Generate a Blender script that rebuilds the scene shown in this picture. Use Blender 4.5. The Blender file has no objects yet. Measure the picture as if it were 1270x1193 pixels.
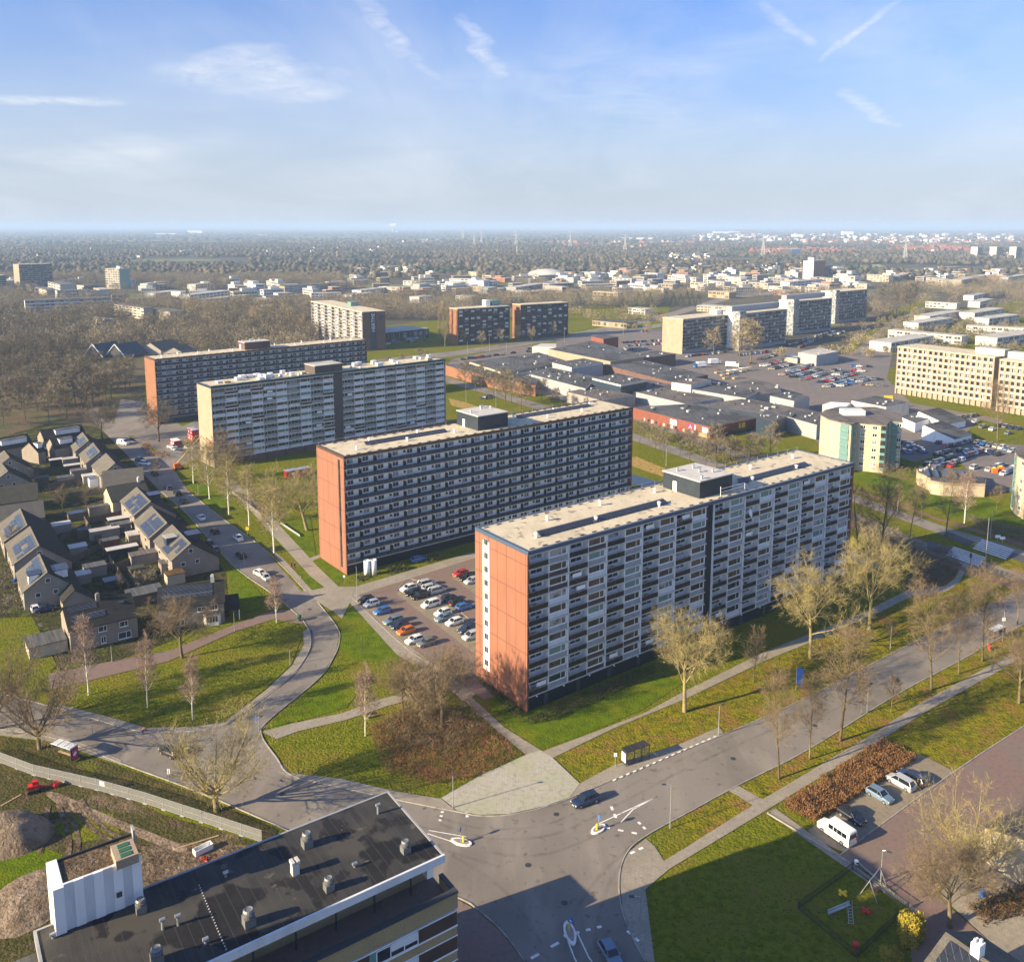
import bpy, math, random
import numpy as np
from mathutils import Vector, Matrix
from mathutils.noise import noise as pnoise
R=math.radians; PI=math.pi; rnd=random.Random(7)
scene=bpy.context.scene; COL=scene.collection
# ---------------------------------------------------------------- camera model (photo pixels 1270x1193 -> ground points)
CF,CPITCH,CP,CH=1105.3,R(8.548),446.66,88.0
_c,_s=math.cos(CPITCH),math.sin(CPITCH)
def g(px,py,z=0.0):
    a=(px-635)/CF; b=(CP-py)/CF
    rz=-_s+b*_c; t=(z-CH)/rz
    return Vector((a*t,(_c+b*_s)*t,z))
def proj(p):
    d=(p[0],p[1],p[2]-CH); zf=d[1]*_c-d[2]*_s; up=d[1]*_s+d[2]*_c
    return 635+CF*d[0]/zf, CP-CF*up/zf
def hgt(bx,by,ty):
    p=g(bx,by); lo,hi=0.,87.9
    for _ in range(40):
        m=(lo+hi)/2
        if proj((p.x,p.y,m))[1]>ty: lo=m
        else: hi=m
    return lo
def hd(deg): return Vector((math.sin(R(deg)),math.cos(R(deg)),0))
def heading(a,b): return math.degrees(math.atan2(b[0]-a[0],b[1]-a[1]))
cd=bpy.data.cameras.new('camera'); cam=bpy.data.objects.new('camera',cd); COL.objects.link(cam)
cam.location=(0,0,CH); cam.rotation_euler=(R(90)-CPITCH,0,0)
cd.sensor_width=36; cd.sensor_fit='HORIZONTAL'; cd.lens=CF/1270*36
cd.shift_y=-(596.5-CP)/1270; cd.clip_end=200000; cd.clip_start=1
scene.camera=cam
# ---------------------------------------------------------------- materials
def newmat(name):
    m=bpy.data.materials.new(name); m.use_nodes=True
    nt=m.node_tree; b=nt.nodes['Principled BSDF']; return m,nt,b
def nd(nt,t,**k):
    n=nt.nodes.new(t)
    for a,v in k.items():
        if a.startswith('i_'): n.inputs[a[2:].replace('_',' ')].default_value=v
        else: setattr(n,a,v)
    return n
def rgba(c): return (c[0],c[1],c[2],1)
def mixc(nt,fac,a,b,blend='MIX'):
    n=nt.nodes.new('ShaderNodeMix'); n.data_type='RGBA'; n.blend_type=blend
    for sock,v in ((n.inputs[0],fac),(n.inputs[6],a),(n.inputs[7],b)):
        if hasattr(v,'links') or hasattr(v,'is_output'): nt.links.new(v,sock)
        elif isinstance(v,(int,float)): sock.default_value=v
        else: sock.default_value=rgba(v)
    return n.outputs[2]
def math_(nt,op,a,b=None,clamp=False):
    n=nt.nodes.new('ShaderNodeMath'); n.operation=op; n.use_clamp=clamp
    for i,v in enumerate((a,b)):
        if v is None: continue
        if hasattr(v,'is_output'): nt.links.new(v,n.inputs[i])
        else: n.inputs[i].default_value=v
    return n.outputs[0]
def coords(nt,kind='pos',scale=(1,1,1),rot=0):
    if kind=='pos': o=nd(nt,'ShaderNodeNewGeometry').outputs['Position']
    else: o=nd(nt,'ShaderNodeTexCoord').outputs['Object']
    if scale!=(1,1,1) or rot:
        mp=nd(nt,'ShaderNodeMapping'); mp.inputs['Scale'].default_value=scale; mp.inputs['Rotation'].default_value=(0,0,rot)
        nt.links.new(o,mp.inputs['Vector']); o=mp.outputs[0]
    return o
def noise_(nt,co,scale,detail=4,rough=.55,lo=.35,hi=.65,dist=0):
    n=nd(nt,'ShaderNodeTexNoise'); n.inputs['Scale'].default_value=scale; n.inputs['Detail'].default_value=detail
    n.inputs['Roughness'].default_value=rough; n.inputs['Distortion'].default_value=dist
    nt.links.new(co,n.inputs['Vector'])
    mr=nd(nt,'ShaderNodeMapRange'); mr.inputs['From Min'].default_value=lo; mr.inputs['From Max'].default_value=hi
    nt.links.new(n.outputs['Fac'],mr.inputs['Value']); return mr.outputs[0]
def bump_(nt,b,h,strength=.3,dist=.05):
    bp=nd(nt,'ShaderNodeBump'); bp.inputs['Strength'].default_value=strength; bp.inputs['Distance'].default_value=dist
    nt.links.new(h,bp.inputs['Height']); nt.links.new(bp.outputs[0],b.inputs['Normal'])
def mat(name,base,layers=(),rough=.8,bump=None,spec=.3,metal=0,kind='pos',objcol=False,trans=0):
    """layers: (colour, scale, lo, hi[, stretch]) - each a noise patch of another real colour"""
    m,nt,b=newmat(name)
    co=coords(nt,kind)
    if objcol: c=nd(nt,'ShaderNodeObjectInfo').outputs['Color']
    else: c=nd(nt,'ShaderNodeRGB').outputs[0]; c.default_value=rgba(base)
    for L in layers:
        cc=co if len(L)<5 else coords(nt,kind,L[4])
        c=mixc(nt,noise_(nt,cc,L[1],lo=L[2],hi=L[3]),c,L[0])
    nt.links.new(c,b.inputs['Base Color'])
    b.inputs['Roughness'].default_value=rough; b.inputs['Specular IOR Level'].default_value=spec; b.inputs['Metallic'].default_value=metal
    if bump: bump_(nt,b,noise_(nt,co,bump[0],6,.6,.2,.8),bump[1],bump[2] if len(bump)>2 else .1)
    return m
MT={}
MT['grass']=mat('grass',(.158,.165,.014),[((.092,.118,.006),.9,.42,.62),((.17,.15,.02),.10,.45,.66),((.19,.135,.035),.35,.60,.74),((.045,.058,.006),2.6,.56,.70)],.95,(2.2,.9,.35),.0)
MT['lawn']=mat('lawn',(.105,.15,.006),[((.068,.105,.005),.5,.42,.65),((.15,.155,.01),.12,.5,.7),((.025,.045,.008),3.,.58,.72)],.95,(3,.7,.2),.0)
MT['dry_grass']=mat('dry_grass',(.215,.192,.012),[((.105,.115,.010),.7,.42,.62),((.23,.14,.035),.22,.50,.66),((.13,.06,.022),.9,.58,.70),((.05,.05,.014),2.6,.56,.70)],.95,(2.2,.9,.35),.0)
MT['leaf_litter']=mat('leaf_litter',(.14,.07,.035),[((.085,.075,.022),.35,.42,.6),((.2,.09,.04),1.3,.5,.7),((.05,.035,.02),2.5,.5,.7)],.95,(3,.9,.3),.1)
MT['soil']=mat('soil',(.16,.115,.075),[((.09,.062,.04),.4,.42,.62),((.24,.185,.125),.9,.5,.72),((.05,.04,.03),2.,.56,.7)],.95,(1.6,1,.5),.1)
MT['far_field']=mat('far_field',(.21,.23,.09),[((.30,.27,.14),.006,.45,.6)],.95)
MT['garden']=mat('garden',(.06,.062,.022),[((.10,.08,.05),.16,.50,.60),((.035,.04,.015),.5,.45,.6),((.16,.14,.11),.22,.62,.68),((.09,.11,.02),.12,.60,.66)],.95,(2,1,.4),.0)
MT['tyre_wear']=mat('tyre_wear',(.12,.105,.088),[],.8); _n=MT['tyre_wear'].node_tree; _n.links.new(math_(_n,'MULTIPLY',noise_(_n,coords(_n,'pos'),.35,5,.6,.38,.72),.24),_n.nodes['Principled BSDF'].inputs['Alpha'])
MT['site_ground']=mat('site_ground',(.085,.075,.03),[((.16,.12,.08),.13,.52,.62),((.06,.06,.02),.5,.45,.62),((.10,.07,.045),.35,.58,.68),((.22,.17,.115),1.1,.66,.74)],.95,(2,1,.4),.0)
MT['verge_brown']=mat('verge_brown',(.085,.075,.025),[((.055,.058,.016),.6,.42,.62),((.12,.09,.038),.25,.5,.66),((.11,.12,.02),.15,.60,.70)],.95,(2.2,.9,.35),.0)
MT['sand']=mat('sand',(.27,.205,.145),[((.17,.125,.085),.35,.42,.60),((.12,.09,.06),1.2,.52,.70),((.36,.28,.20),.8,.60,.72)],.95,(2.,.8,.3),.1)
MT['woodfloor']=mat('woodfloor',(.12,.085,.05),[((.08,.085,.03),.06,.45,.62),((.15,.11,.06),.2,.5,.7)],.95,(1,.6,.5),.1)
MT['reeds']=mat('reeds',(.42,.29,.085),[((.25,.17,.05),.8,.4,.6)],.95,(3,.8,.4),.1)
MT['asphalt']=mat('asphalt',(.205,.180,.152),[((.150,.132,.112),.06,.42,.62),((.245,.217,.182),.22,.50,.72,(1,.25,1)),((.10,.092,.084),.8,.60,.72),((.20,.18,.155),9,.55,.75)],.85,(14,.25,.03),.3)
MT['asphalt_dark']=mat('asphalt_dark',(.075,.078,.085),[((.05,.052,.058),.2,.42,.62),((.11,.105,.10),.7,.58,.72)],.85,(14,.2,.03),.3)
MT['red_asphalt']=mat('red_asphalt',(.20,.095,.075),[((.15,.08,.065),.4,.42,.62)],.85,(14,.2,.03),.3)
MT['white_line']=mat('white_line',(.72,.70,.66),[((.38,.35,.32),2.2,.52,.70)],.7)
MT['kerb']=mat('kerb',(.34,.31,.27),[((.22,.20,.18),.8,.45,.65)],.85)
def pavers(name,c1,c2,mort,sx,sy,rot,stain):
    m,nt,b=newmat(name); co=coords(nt,'pos',(1,1,1),rot)
    br=nd(nt,'ShaderNodeTexBrick'); nt.links.new(co,br.inputs['Vector'])
    br.inputs['Color1'].default_value=rgba(c1); br.inputs['Color2'].default_value=rgba(c2); br.inputs['Mortar'].default_value=rgba(mort)
    br.inputs['Scale'].default_value=1; br.inputs['Brick Width'].default_value=sx; br.inputs['Row Height'].default_value=sy; br.inputs['Mortar Size'].default_value=.018
    pos=coords(nt)
    c=mixc(nt,noise_(nt,pos,.18,lo=.42,hi=.66),br.outputs['Color'],stain)
    c=mixc(nt,noise_(nt,pos,1.4,lo=.5,hi=.8),c,mort)
    nt.links.new(c,b.inputs['Base Color']); b.inputs['Roughness'].default_value=.88
    bump_(nt,b,noise_(nt,pos,6,5,.6,.2,.8),.3,.04); return m
MT['pavement']=pavers('pavement',(.31,.27,.21),(.265,.23,.18),(.17,.15,.115),.6,.6,R(37),(.235,.205,.155))
MT['plaza']=pavers('plaza',(.40,.37,.315),(.35,.325,.28),(.22,.22,.14),.55,.4,R(37),(.32,.32,.22))
MT['brick_road']=pavers('brick_road',(.215,.135,.11),(.185,.12,.10),(.12,.085,.07),.4,.2,R(37),(.165,.125,.10))
MT['bay_paver']=pavers('bay_paver',(.27,.215,.145),(.235,.19,.13),(.14,.115,.08),.4,.2,R(37),(.20,.165,.11))
MT['far_paving']=mat('far_paving',(.165,.135,.118),[((.135,.122,.112),.05,.42,.62),((.195,.165,.14),.3,.5,.7)],.9)
MT['water']=mat('water',(.03,.035,.03),[],.08,(.8,.1,.05),.5)
# building materials
MT['gravel']=mat('gravel',(.57,.49,.345),[((.46,.395,.275),.35,.45,.65,(1,.4,1)),((.24,.20,.14),.50,.60,.65),((.30,.25,.18),1.4,.63,.68),((.58,.51,.40),4,.5,.75)],.95,(9,.5,.06),.2)
MT['terracotta']=None
def panel(name,base,joint,pw,ph,var,kind='obj',jw=.03,axis='xz'):
    m,nt,b=newmat(name)
    o=nd(nt,'ShaderNodeTexCoord').outputs['Object']; sp=nd(nt,'ShaderNodeSeparateXYZ'); nt.links.new(o,sp.inputs[0])
    def line(s,w):
        f=math_(nt,'FRACT',math_(nt,'DIVIDE',s,w)); return math_(nt,'LESS_THAN',f,jw/w)
    h=math_(nt,'ADD',sp.outputs[0],sp.outputs[1])
    l=math_(nt,'MAXIMUM',line(h,pw),line(sp.outputs[2],ph))
    pos=coords(nt)
    c=mixc(nt,noise_(nt,coords(nt,'pos',(1,1,.25)),.5,lo=.4,hi=.7),base,var)
    c=mixc(nt,noise_(nt,pos,3,lo=.5,hi=.8),c,[v*.9 for v in base])
    c=mixc(nt,math_(nt,'MULTIPLY',l,.75),c,joint)
    nt.links.new(c,b.inputs['Base Color']); b.inputs['Roughness'].default_value=.75; return m
MT['terracotta']=panel('terracotta',(.255,.101,.057),(.085,.03,.018),2.9,5.6,(.205,.080,.045),jw=.17)
def brick(name,c,var,mort):
    return panel(name,c,mort,1e6,.0,var) if 0 else mat(name,c,[(var,.35,.42,.62),(mort,5,.52,.7),([v*.8 for v in c],1.2,.55,.75,(.5,.5,2))],.85,(8,.3,.03),.2)
MT['tan_brick']=brick('tan_brick',(.345,.268,.198),(.29,.232,.16),(.245,.20,.14))
MT['yellow_brick']=brick('yellow_brick',(.33,.25,.13),(.29,.215,.11),(.23,.18,.10))
MT['house_brick']=brick('house_brick',(.26,.222,.18),(.225,.19,.155),(.19,.165,.13))
MT['cream']=brick('cream',(.46,.39,.28),(.41,.345,.25),(.36,.305,.225))
MT['brown_brick']=brick('brown_brick',(.15,.085,.07),(.12,.07,.058),(.10,.06,.05))
MT['red_brick']=brick('red_brick',(.22,.07,.05),(.18,.058,.042),(.15,.06,.045))
MT['orange_brick']=brick('orange_brick',(.25,.115,.062),(.21,.10,.055),(.18,.09,.055))
MT['grey_brick']=brick('grey_brick',(.30,.27,.24),(.25,.22,.20),(.2,.18,.16))
MT['dark_brick']=brick('dark_brick',(.095,.078,.072),(.08,.065,.06),(.07,.06,.055))
MT['vent_metal']=mat('vent_metal',(.18,.185,.185),[((.16,.16,.16),1.5,.45,.65)],.5,None,.4,.3)
MT['navy_dark']=mat('navy_dark',(.022,.030,.040),[((.03,.04,.052),.7,.45,.7)],.45)
MT['white']=mat('white',(.78,.775,.76),[((.68,.67,.65),.5,.45,.7,(1,1,.3))],.6)
MT['pale_panel']=mat('pale_panel',(.60,.61,.62),[((.50,.51,.52),.6,.45,.7,(1,1,.3))],.6)
MT['render']=mat('render',(.50,.475,.43),[((.42,.395,.36),.5,.45,.7,(1,1,.3))],.7)
MT['concrete']=mat('concrete',(.52,.505,.475),[((.42,.405,.38),.5,.45,.7,(1,1,.3))],.85)
MT['rail_black']=mat('rail_black',(.012,.013,.016),[((.022,.021,.022),.7,.45,.7)],.4)
MT['rail_brown']=mat('rail_brown',(.030,.020,.017),[((.02,.015,.014),.7,.45,.7)],.5)
MT['plinth_black']=mat('plinth_black',(.010,.014,.022),[],.5)
MT['dark_panel']=mat('dark_panel',(.030,.030,.034),[((.048,.045,.045),.7,.45,.7)],.45)
MT['brown_panel']=mat('brown_panel',(.075,.045,.035),[((.055,.035,.03),.7,.45,.7)],.5)
MT['grey_panel']=mat('grey_panel',(.30,.31,.32),[((.24,.25,.26),.7,.45,.7)],.5)
MT['navy_panel']=mat('navy_panel',(.022,.035,.055),[((.03,.045,.07),.7,.45,.7)],.4)
MT['blue_panel']=mat('blue_panel',(.03,.08,.20),[],.5)
MT['teal_panel']=mat('teal_panel',(.13,.25,.22),[((.10,.19,.17),1,.45,.7)],.5)
MT['red_panel']=mat('red_panel',(.19,.062,.040),[((.15,.05,.034),.4,.45,.7)],.6)
MT['coping']=mat('coping',(.06,.09,.14),[],.4)
MT['steel']=mat('steel',(.45,.46,.47),[((.36,.36,.37),1,.45,.7)],.4,None,.5,.6)
MT['dark_metal']=mat('dark_metal',(.045,.048,.05),[],.5)
MT['glass']=mat('glass',(.018,.024,.03),[((.05,.055,.06),.45,.48,.66)],.07,None,.6)
MT['curtain_glass']=mat('curtain_glass',(.30,.31,.31),[((.10,.11,.12),.6,.48,.6)],.15,None,.5)
MT['amber_glass']=mat('amber_glass',(.085,.06,.045),[((.03,.03,.03),.6,.48,.6)],.08,None,.6)
MT['green_glass']=mat('green_glass',(.13,.22,.22),[],.08,None,.6)
MT['clear_glass']=mat('clear_glass',(.10,.13,.13),[],.05,None,.6); MT['clear_glass'].node_tree.nodes['Principled BSDF'].inputs['Alpha'].default_value=.22
MT['mesh_dark']=mat('mesh_dark',(.012,.022,.014),[],.6)
MT['mesh_veil']=mat('mesh_veil',(.42,.42,.41),[],.8); MT['mesh_veil'].node_tree.nodes['Principled BSDF'].inputs['Alpha'].default_value=.20
MT['solar']=panel('solar',(.026,.030,.042),(.16,.17,.18),1.05,1.65,(.035,.04,.055),jw=.05)
for nn in ('solar','glass'):
    MT[nn].node_tree.nodes['Principled BSDF'].inputs['Roughness'].default_value=.12
def tiles(name,c,v,moss=None):
    m,nt,b=newmat(name); pos=coords(nt)
    cc=mixc(nt,noise_(nt,pos,.5,lo=.4,hi=.66),c,v)
    cc=mixc(nt,noise_(nt,pos,3.5,lo=.5,hi=.7),cc,[x*.7 for x in c])
    if moss: cc=mixc(nt,noise_(nt,pos,1.3,lo=.55,hi=.68),cc,moss)
    nt.links.new(cc,b.inputs['Base Color']); b.inputs['Roughness'].default_value=.85; b.inputs['Specular IOR Level'].default_value=.12
    w=nd(nt,'ShaderNodeTexWave',wave_type='BANDS',bands_direction='Z'); w.inputs['Scale'].default_value=.9; nt.links.new(pos,w.inputs['Vector'])
    bump_(nt,b,w.outputs['Fac'],.4,.05); return m
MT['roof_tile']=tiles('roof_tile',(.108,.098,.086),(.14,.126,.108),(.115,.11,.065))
MT['roof_tile_dark']=tiles('roof_tile_dark',(.020,.020,.021),(.032,.030,.029),(.03,.034,.02))  # dark roofs; also gabled houses' right slopes, with their shade put into the colour
MT['roof_tile_mossy']=tiles('roof_tile_mossy',(.055,.054,.045),(.075,.07,.055),(.06,.068,.03))
MT['roof_tile_red']=tiles('roof_tile_red',(.26,.11,.07),(.21,.09,.06))
def bitumen(name,c,patch,rw,rot=0.0,kind='Object'):
    m,nt,b=newmat(name)
    o=nd(nt,'ShaderNodeTexCoord').outputs[kind]; mp=nd(nt,'ShaderNodeMapping'); mp.inputs['Rotation'].default_value=(0,0,rot); nt.links.new(o,mp.inputs[0]); o=mp.outputs[0]
    sp=nd(nt,'ShaderNodeSeparateXYZ'); nt.links.new(o,sp.inputs[0])
    q=math_(nt,'DIVIDE',sp.outputs[0],rw); fr=math_(nt,'FRACT',q); seam=math_(nt,'LESS_THAN',fr,.09)
    wn=nd(nt,'ShaderNodeTexWhiteNoise',noise_dimensions='1D'); nt.links.new(math_(nt,'FLOOR',q),wn.inputs['W'])
    c1=mixc(nt,wn.outputs['Value'],[x*.8 for x in c],[x*1.35 for x in c])
    c1=mixc(nt,noise_(nt,coords(nt,'obj',(1.5,.12,1)),1.2,lo=.4,hi=.7),c1,[x*1.6 for x in c])
    for pc,sc,lo,hi in patch: c1=mixc(nt,noise_(nt,coords(nt,'obj'),sc,3,.5,lo,hi),c1,pc)
    c1=mixc(nt,math_(nt,'MULTIPLY',seam,.45),c1,[x*2.2 for x in c])
    nt.links.new(c1,b.inputs['Base Color']); b.inputs['Roughness'].default_value=.8; b.inputs['Specular IOR Level'].default_value=.3
    bump_(nt,b,noise_(nt,coords(nt,'obj'),5,5,.6,.2,.8),.35,.05); return m
MT['bitumen_near']=bitumen('bitumen_near',(.026,.025,.024),[((.058,.053,.044),.13,.47,.64),((.009,.009,.010),.17,.51,.55),((.013,.012,.013),.34,.57,.60),((.09,.082,.062),.6,.66,.72)],1.05)
MT['bitumen']=bitumen('bitumen',(.068,.068,.068),[((.04,.04,.042),.10,.50,.6),((.115,.11,.10),.2,.58,.7)],2.2)
MT['bitumen_warm']=bitumen('bitumen_warm',(.098,.084,.074),[((.07,.062,.056),.10,.50,.6),((.19,.165,.14),.2,.58,.7)],2.2)
MT['metal_roof']=bitumen('metal_roof',(.40,.41,.42),[((.3,.31,.32),.2,.5,.6)],3.)
MT['pale_roof']=mat('pale_roof',(.46,.43,.38),[((.34,.32,.28),.15,.42,.62),((.25,.24,.22),.8,.6,.7)],.9)
# vegetation
MT['bark']=mat('bark',(.15,.115,.065),[((.085,.07,.045),1.5,.42,.62),((.20,.175,.075),.8,.52,.7)],.9,(6,.5,.05),.2)
MT['bark_lichen']=mat('bark_lichen',(.25,.20,.095),[((.16,.13,.07),1.0,.42,.62),((.29,.25,.08),.5,.52,.7)],.9,(6,.5,.05),.2)
MT['bark_dark']=mat('bark_dark',(.115,.085,.052),[((.07,.055,.037),1.5,.42,.62)],.9,(6,.5,.05),.2)
MT['birch_bark']=mat('birch_bark',(.66,.62,.54),[((.12,.10,.085),1.6,.60,.66,(1,1,2.5))],.8,None,.2)
MT['twig']=mat('twig',(.205,.172,.112),[((.15,.122,.078),.5,.42,.62)],.9,None,.2)
MT['twig_near']=mat('twig_near',(.20,.145,.08),[((.14,.105,.065),.5,.42,.62)],.9,None,.2)
MT['twig_pale']=mat('twig_pale',(.28,.23,.13),[((.24,.18,.10),.2,.42,.62)],.9,None,.2)
MT['twig_lichen']=mat('twig_lichen',(.31,.255,.095),[((.20,.165,.085),.45,.42,.62)],.9,None,.2)
MT['twig_red']=mat('twig_red',(.29,.205,.15),[((.22,.15,.11),.6,.42,.62)],.9,None,.2)
MT['twig_dark']=mat('twig_dark',(.14,.12,.088),[((.12,.092,.06),.5,.42,.62)],.9,None,.2)
MT['far_wood']=mat('far_wood',(.105,.088,.062),[((.065,.062,.046),.006,.42,.58),((.15,.12,.078),.015,.5,.66),((.038,.05,.034),.004,.56,.62)],.95,None,.1)
MT['evergreen']=mat('evergreen',(.028,.045,.020),[((.045,.06,.022),.7,.45,.65)],.9,None,.2)
MT['hedge_leaf']=mat('hedge_leaf',(.20,.105,.045),[((.16,.075,.028),1.1,.42,.6),((.26,.145,.06),2.2,.52,.7)],.85,None,.2)
MT['shrub_leaf']=mat('shrub_leaf',(.06,.075,.020),[((.11,.085,.03),.7,.45,.62),((.14,.12,.03),1.6,.55,.7)],.85,None,.2)
MT['gold_leaf']=mat('gold_leaf',(.40,.30,.03),[((.22,.20,.03),1.2,.42,.6)],.8,None,.2)
MT['bramble']=mat('bramble',(.23,.095,.055),[((.15,.075,.045),.7,.45,.62),((.14,.12,.035),.4,.52,.66)],.9,None,.2)
# vehicles and small things
MT['paint']=mat('paint',(0,0,0),[],.25,None,.6,objcol=True); MT['paint'].node_tree.nodes['Principled BSDF'].inputs['Coat Weight'].default_value=.6
MT['car_glass']=mat('car_glass',(.012,.016,.02),[],.06,None,.7)
MT['tyre']=mat('tyre',(.018,.018,.018),[],.85)
MT['rim']=mat('rim',(.42,.43,.44),[],.35,None,.5,.7)
MT['lamp_lens']=mat('lamp_lens',(.75,.75,.72),[],.15,None,.6)
MT['tail_lens']=mat('tail_lens',(.38,.02,.015),[],.2,None,.6)
MT['plate']=mat('plate',(.70,.52,.05),[],.5)
MT['tinted']=mat('tinted',(0,0,0),[],.6,None,.3,objcol=True)
MT['timber']=mat('timber',(.42,.30,.17),[((.32,.22,.12),2,.45,.65)],.8)
MT['fence_wood']=mat('fence_wood',(.13,.095,.065),[((.09,.068,.05),1.2,.45,.65)],.9)
MT['skin']=mat('skin',(.50,.30,.21),[],.6)
MT['orange_paint']=mat('orange_paint',(.70,.16,.02),[((.55,.12,.02),1,.45,.65)],.4)
MT['red_paint']=mat('red_paint',(.55,.03,.025),[((.4,.025,.02),1.5,.45,.65)],.4)
MT['blue_paint']=mat('blue_paint',(.02,.12,.45),[],.4)
MT['yellow_paint']=mat('yellow_paint',(.75,.48,.02),[],.45)
MT['green_paint']=mat('green_paint',(.03,.12,.06),[],.5)
MT['magenta']=mat('magenta',(.60,.03,.12),[],.5)
# ---------------------------------------------------------------- mesh building
class MB:
    def __init__(s): s.v=[]; s.f=[]; s.m=[]
    def add(s,vs,fs,m=0):
        o=len(s.v); s.v+= [tuple(v) for v in vs]; s.f+=[tuple(i+o for i in f) for f in fs]; s.m+=[m]*len(fs); return s
    def box(s,x0,y0,z0,x1,y1,z1,m=0):
        return s.add([(x0,y0,z0),(x1,y0,z0),(x1,y1,z0),(x0,y1,z0),(x0,y0,z1),(x1,y0,z1),(x1,y1,z1),(x0,y1,z1)],
          [(0,3,2,1),(4,5,6,7),(0,1,5,4),(1,2,6,5),(2,3,7,6),(3,0,4,7)],m)
    def obox(s,c,u,lx,ly,z0,z1,m=0):
        """box centred at c, long axis u (unit), sizes lx, ly"""
        w=Vector((-u[1],u[0],0)); u=Vector((u[0],u[1],0)); c=Vector((c[0],c[1],0)); P=[]
        for z in (z0,z1):
            for a,b in ((-1,-1),(1,-1),(1,1),(-1,1)):
                q=c+u*(a*lx/2)+w*(b*ly/2); P.append((q.x,q.y,z))
        return s.add(P,[(0,3,2,1),(4,5,6,7),(0,1,5,4),(1,2,6,5),(2,3,7,6),(3,0,4,7)],m)
    def prism(s,pts,z0,z1,m=0,mt=None,bottom=True):
        n=len(pts)
        a=sum(pts[i][0]*pts[(i+1)%n][1]-pts[(i+1)%n][0]*pts[i][1] for i in range(n))
        if a<0: pts=pts[::-1]
        P=[(p[0],p[1],z0) for p in pts]+[(p[0],p[1],z1) for p in pts]
        s.add(P,[(i,(i+1)%n,n+(i+1)%n,n+i) for i in range(n)],m)
        s.add(P[n:],[tuple(range(n))],m if mt is None else mt)
        if bottom: s.add(P[:n],[tuple(range(n-1,-1,-1))],m)
        return s
    def tube(s,pts,rs,k=6,m=0,cap=True):
        ring=[]; n=len(pts); pts=[Vector(p) for p in pts]
        if not hasattr(rs,'__len__'): rs=[rs]*n
        o=len(s.v); up=None
        for i in range(n):
            t=(pts[min(i+1,n-1)]-pts[max(i-1,0)]).normalized()
            a=t.cross(Vector((0,0,1)) if abs(t.z)<.95 else Vector((1,0,0))).normalized(); b=t.cross(a)
            for j in range(k):
                q=pts[i]+(a*math.cos(2*PI*j/k)+b*math.sin(2*PI*j/k))*rs[i]; s.v.append((q.x,q.y,q.z))
        for i in range(n-1):
            for j in range(k):
                s.f.append((o+i*k+j,o+(i+1)*k+j,o+(i+1)*k+(j+1)%k,o+i*k+(j+1)%k)); s.m.append(m)
        if cap:
            s.f.append(tuple(o+j for j in range(k))); s.m.append(m)
            s.f.append(tuple(o+(n-1)*k+j for j in range(k-1,-1,-1))); s.m.append(m)
        return s
    def lathe(s,prof,c=(0,0),k=12,m=0):
        o=len(s.v); n=len(prof)
        for r,z in prof:
            for j in range(k): s.v.append((c[0]+r*math.cos(2*PI*j/k),c[1]+r*math.sin(2*PI*j/k),z))
        for i in range(n-1):
            for j in range(k): s.f.append((o+i*k+j,o+i*k+(j+1)%k,o+(i+1)*k+(j+1)%k,o+(i+1)*k+j)); s.m.append(m)
        s.f.append(tuple(o+(n-1)*k+j for j in range(k))); s.m.append(m)
        s.f.append(tuple(o+j for j in range(k-1,-1,-1))); s.m.append(m)
        return s
    def mesh(s,name,mats,smooth=False):
        me=bpy.data.meshes.new(name); me.from_pydata(s.v,[],s.f)
        if isinstance(mats,str): mats=[mats]
        for x in mats: me.materials.append(MT[x])
        if len(mats)>1: me.polygons.foreach_set('material_index',s.m)
        if smooth: me.polygons.foreach_set('use_smooth',[True]*len(s.f))
        me.update(); return me
    def build(s,name,mats,parent=None,smooth=False,loc=None,rz=None):
        return ob(name,s.mesh(name,mats,smooth),parent,loc,rz)
def ob(name,me,parent=None,loc=None,rz=None):
    o=bpy.data.objects.new(name,me); COL.objects.link(o)
    if parent is not None: o.parent=parent
    if loc is not None: o.location=loc
    if rz is not None: o.rotation_euler=(0,0,rz)
    return o
THINGS=[]   # (object, description, place phrase) - labels are written at the end
def reg(o,cat,desc,place='',group=None):
    o['category']=cat; THINGS.append((o,desc,place))
    if group: o['group']=group
    return o
def thing(name,cat,desc,place='',loc=(0,0,0),rz=0,group=None):
    o=bpy.data.objects.new(name,None); COL.objects.link(o); o.empty_display_size=.2
    o.location=(loc[0],loc[1],loc[2] if len(loc)>2 else 0); o.rotation_euler=(0,0,rz)
    return reg(o,cat,desc,place,group)
def kids(o): return [c for c in o.children]
def dup(o,parent=None):
    c=o.copy(); COL.objects.link(c); c.parent=parent
    for ch in list(o.children): dup(ch,c)
    return c
def dupthing(o,loc,rz,cat,desc,place='',group=None,scale=None,color=None):
    c=dup(o); c.location=(loc[0],loc[1],loc[2] if len(loc)>2 else 0); c.rotation_euler=(0,0,rz)
    if scale: c.scale=scale if hasattr(scale,'__len__') else (scale,)*3
    if color:
        c.color=rgba(color)
        for ch in c.children: ch.color=rgba(color)
    if 'group' in c: del c['group']
    return reg(c,cat,desc,place,group)
def struct(o,kind='structure'): o['kind']=kind; return o
def smooth_line(pts,n=6,closed=False):
    P=[Vector((p[0],p[1],0)) for p in pts]; N=len(P); out=[]
    for i in range(N if closed else N-1):
        def q(j): return P[j%N] if closed else P[max(0,min(N-1,j))]
        a,b,c,d=q(i-1),q(i),q(i+1),q(i+2)
        for k in range(n):
            t=k/n; out.append(.5*((2*b)+(c-a)*t+(2*a-5*b+4*c-d)*t*t+(3*b-a-3*c+d)*t**3))
    if not closed: out.append(P[-1])
    return out
def gp(pts,z=0): return [g(x,y,z) for x,y in pts]
_zk=[0]
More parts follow.
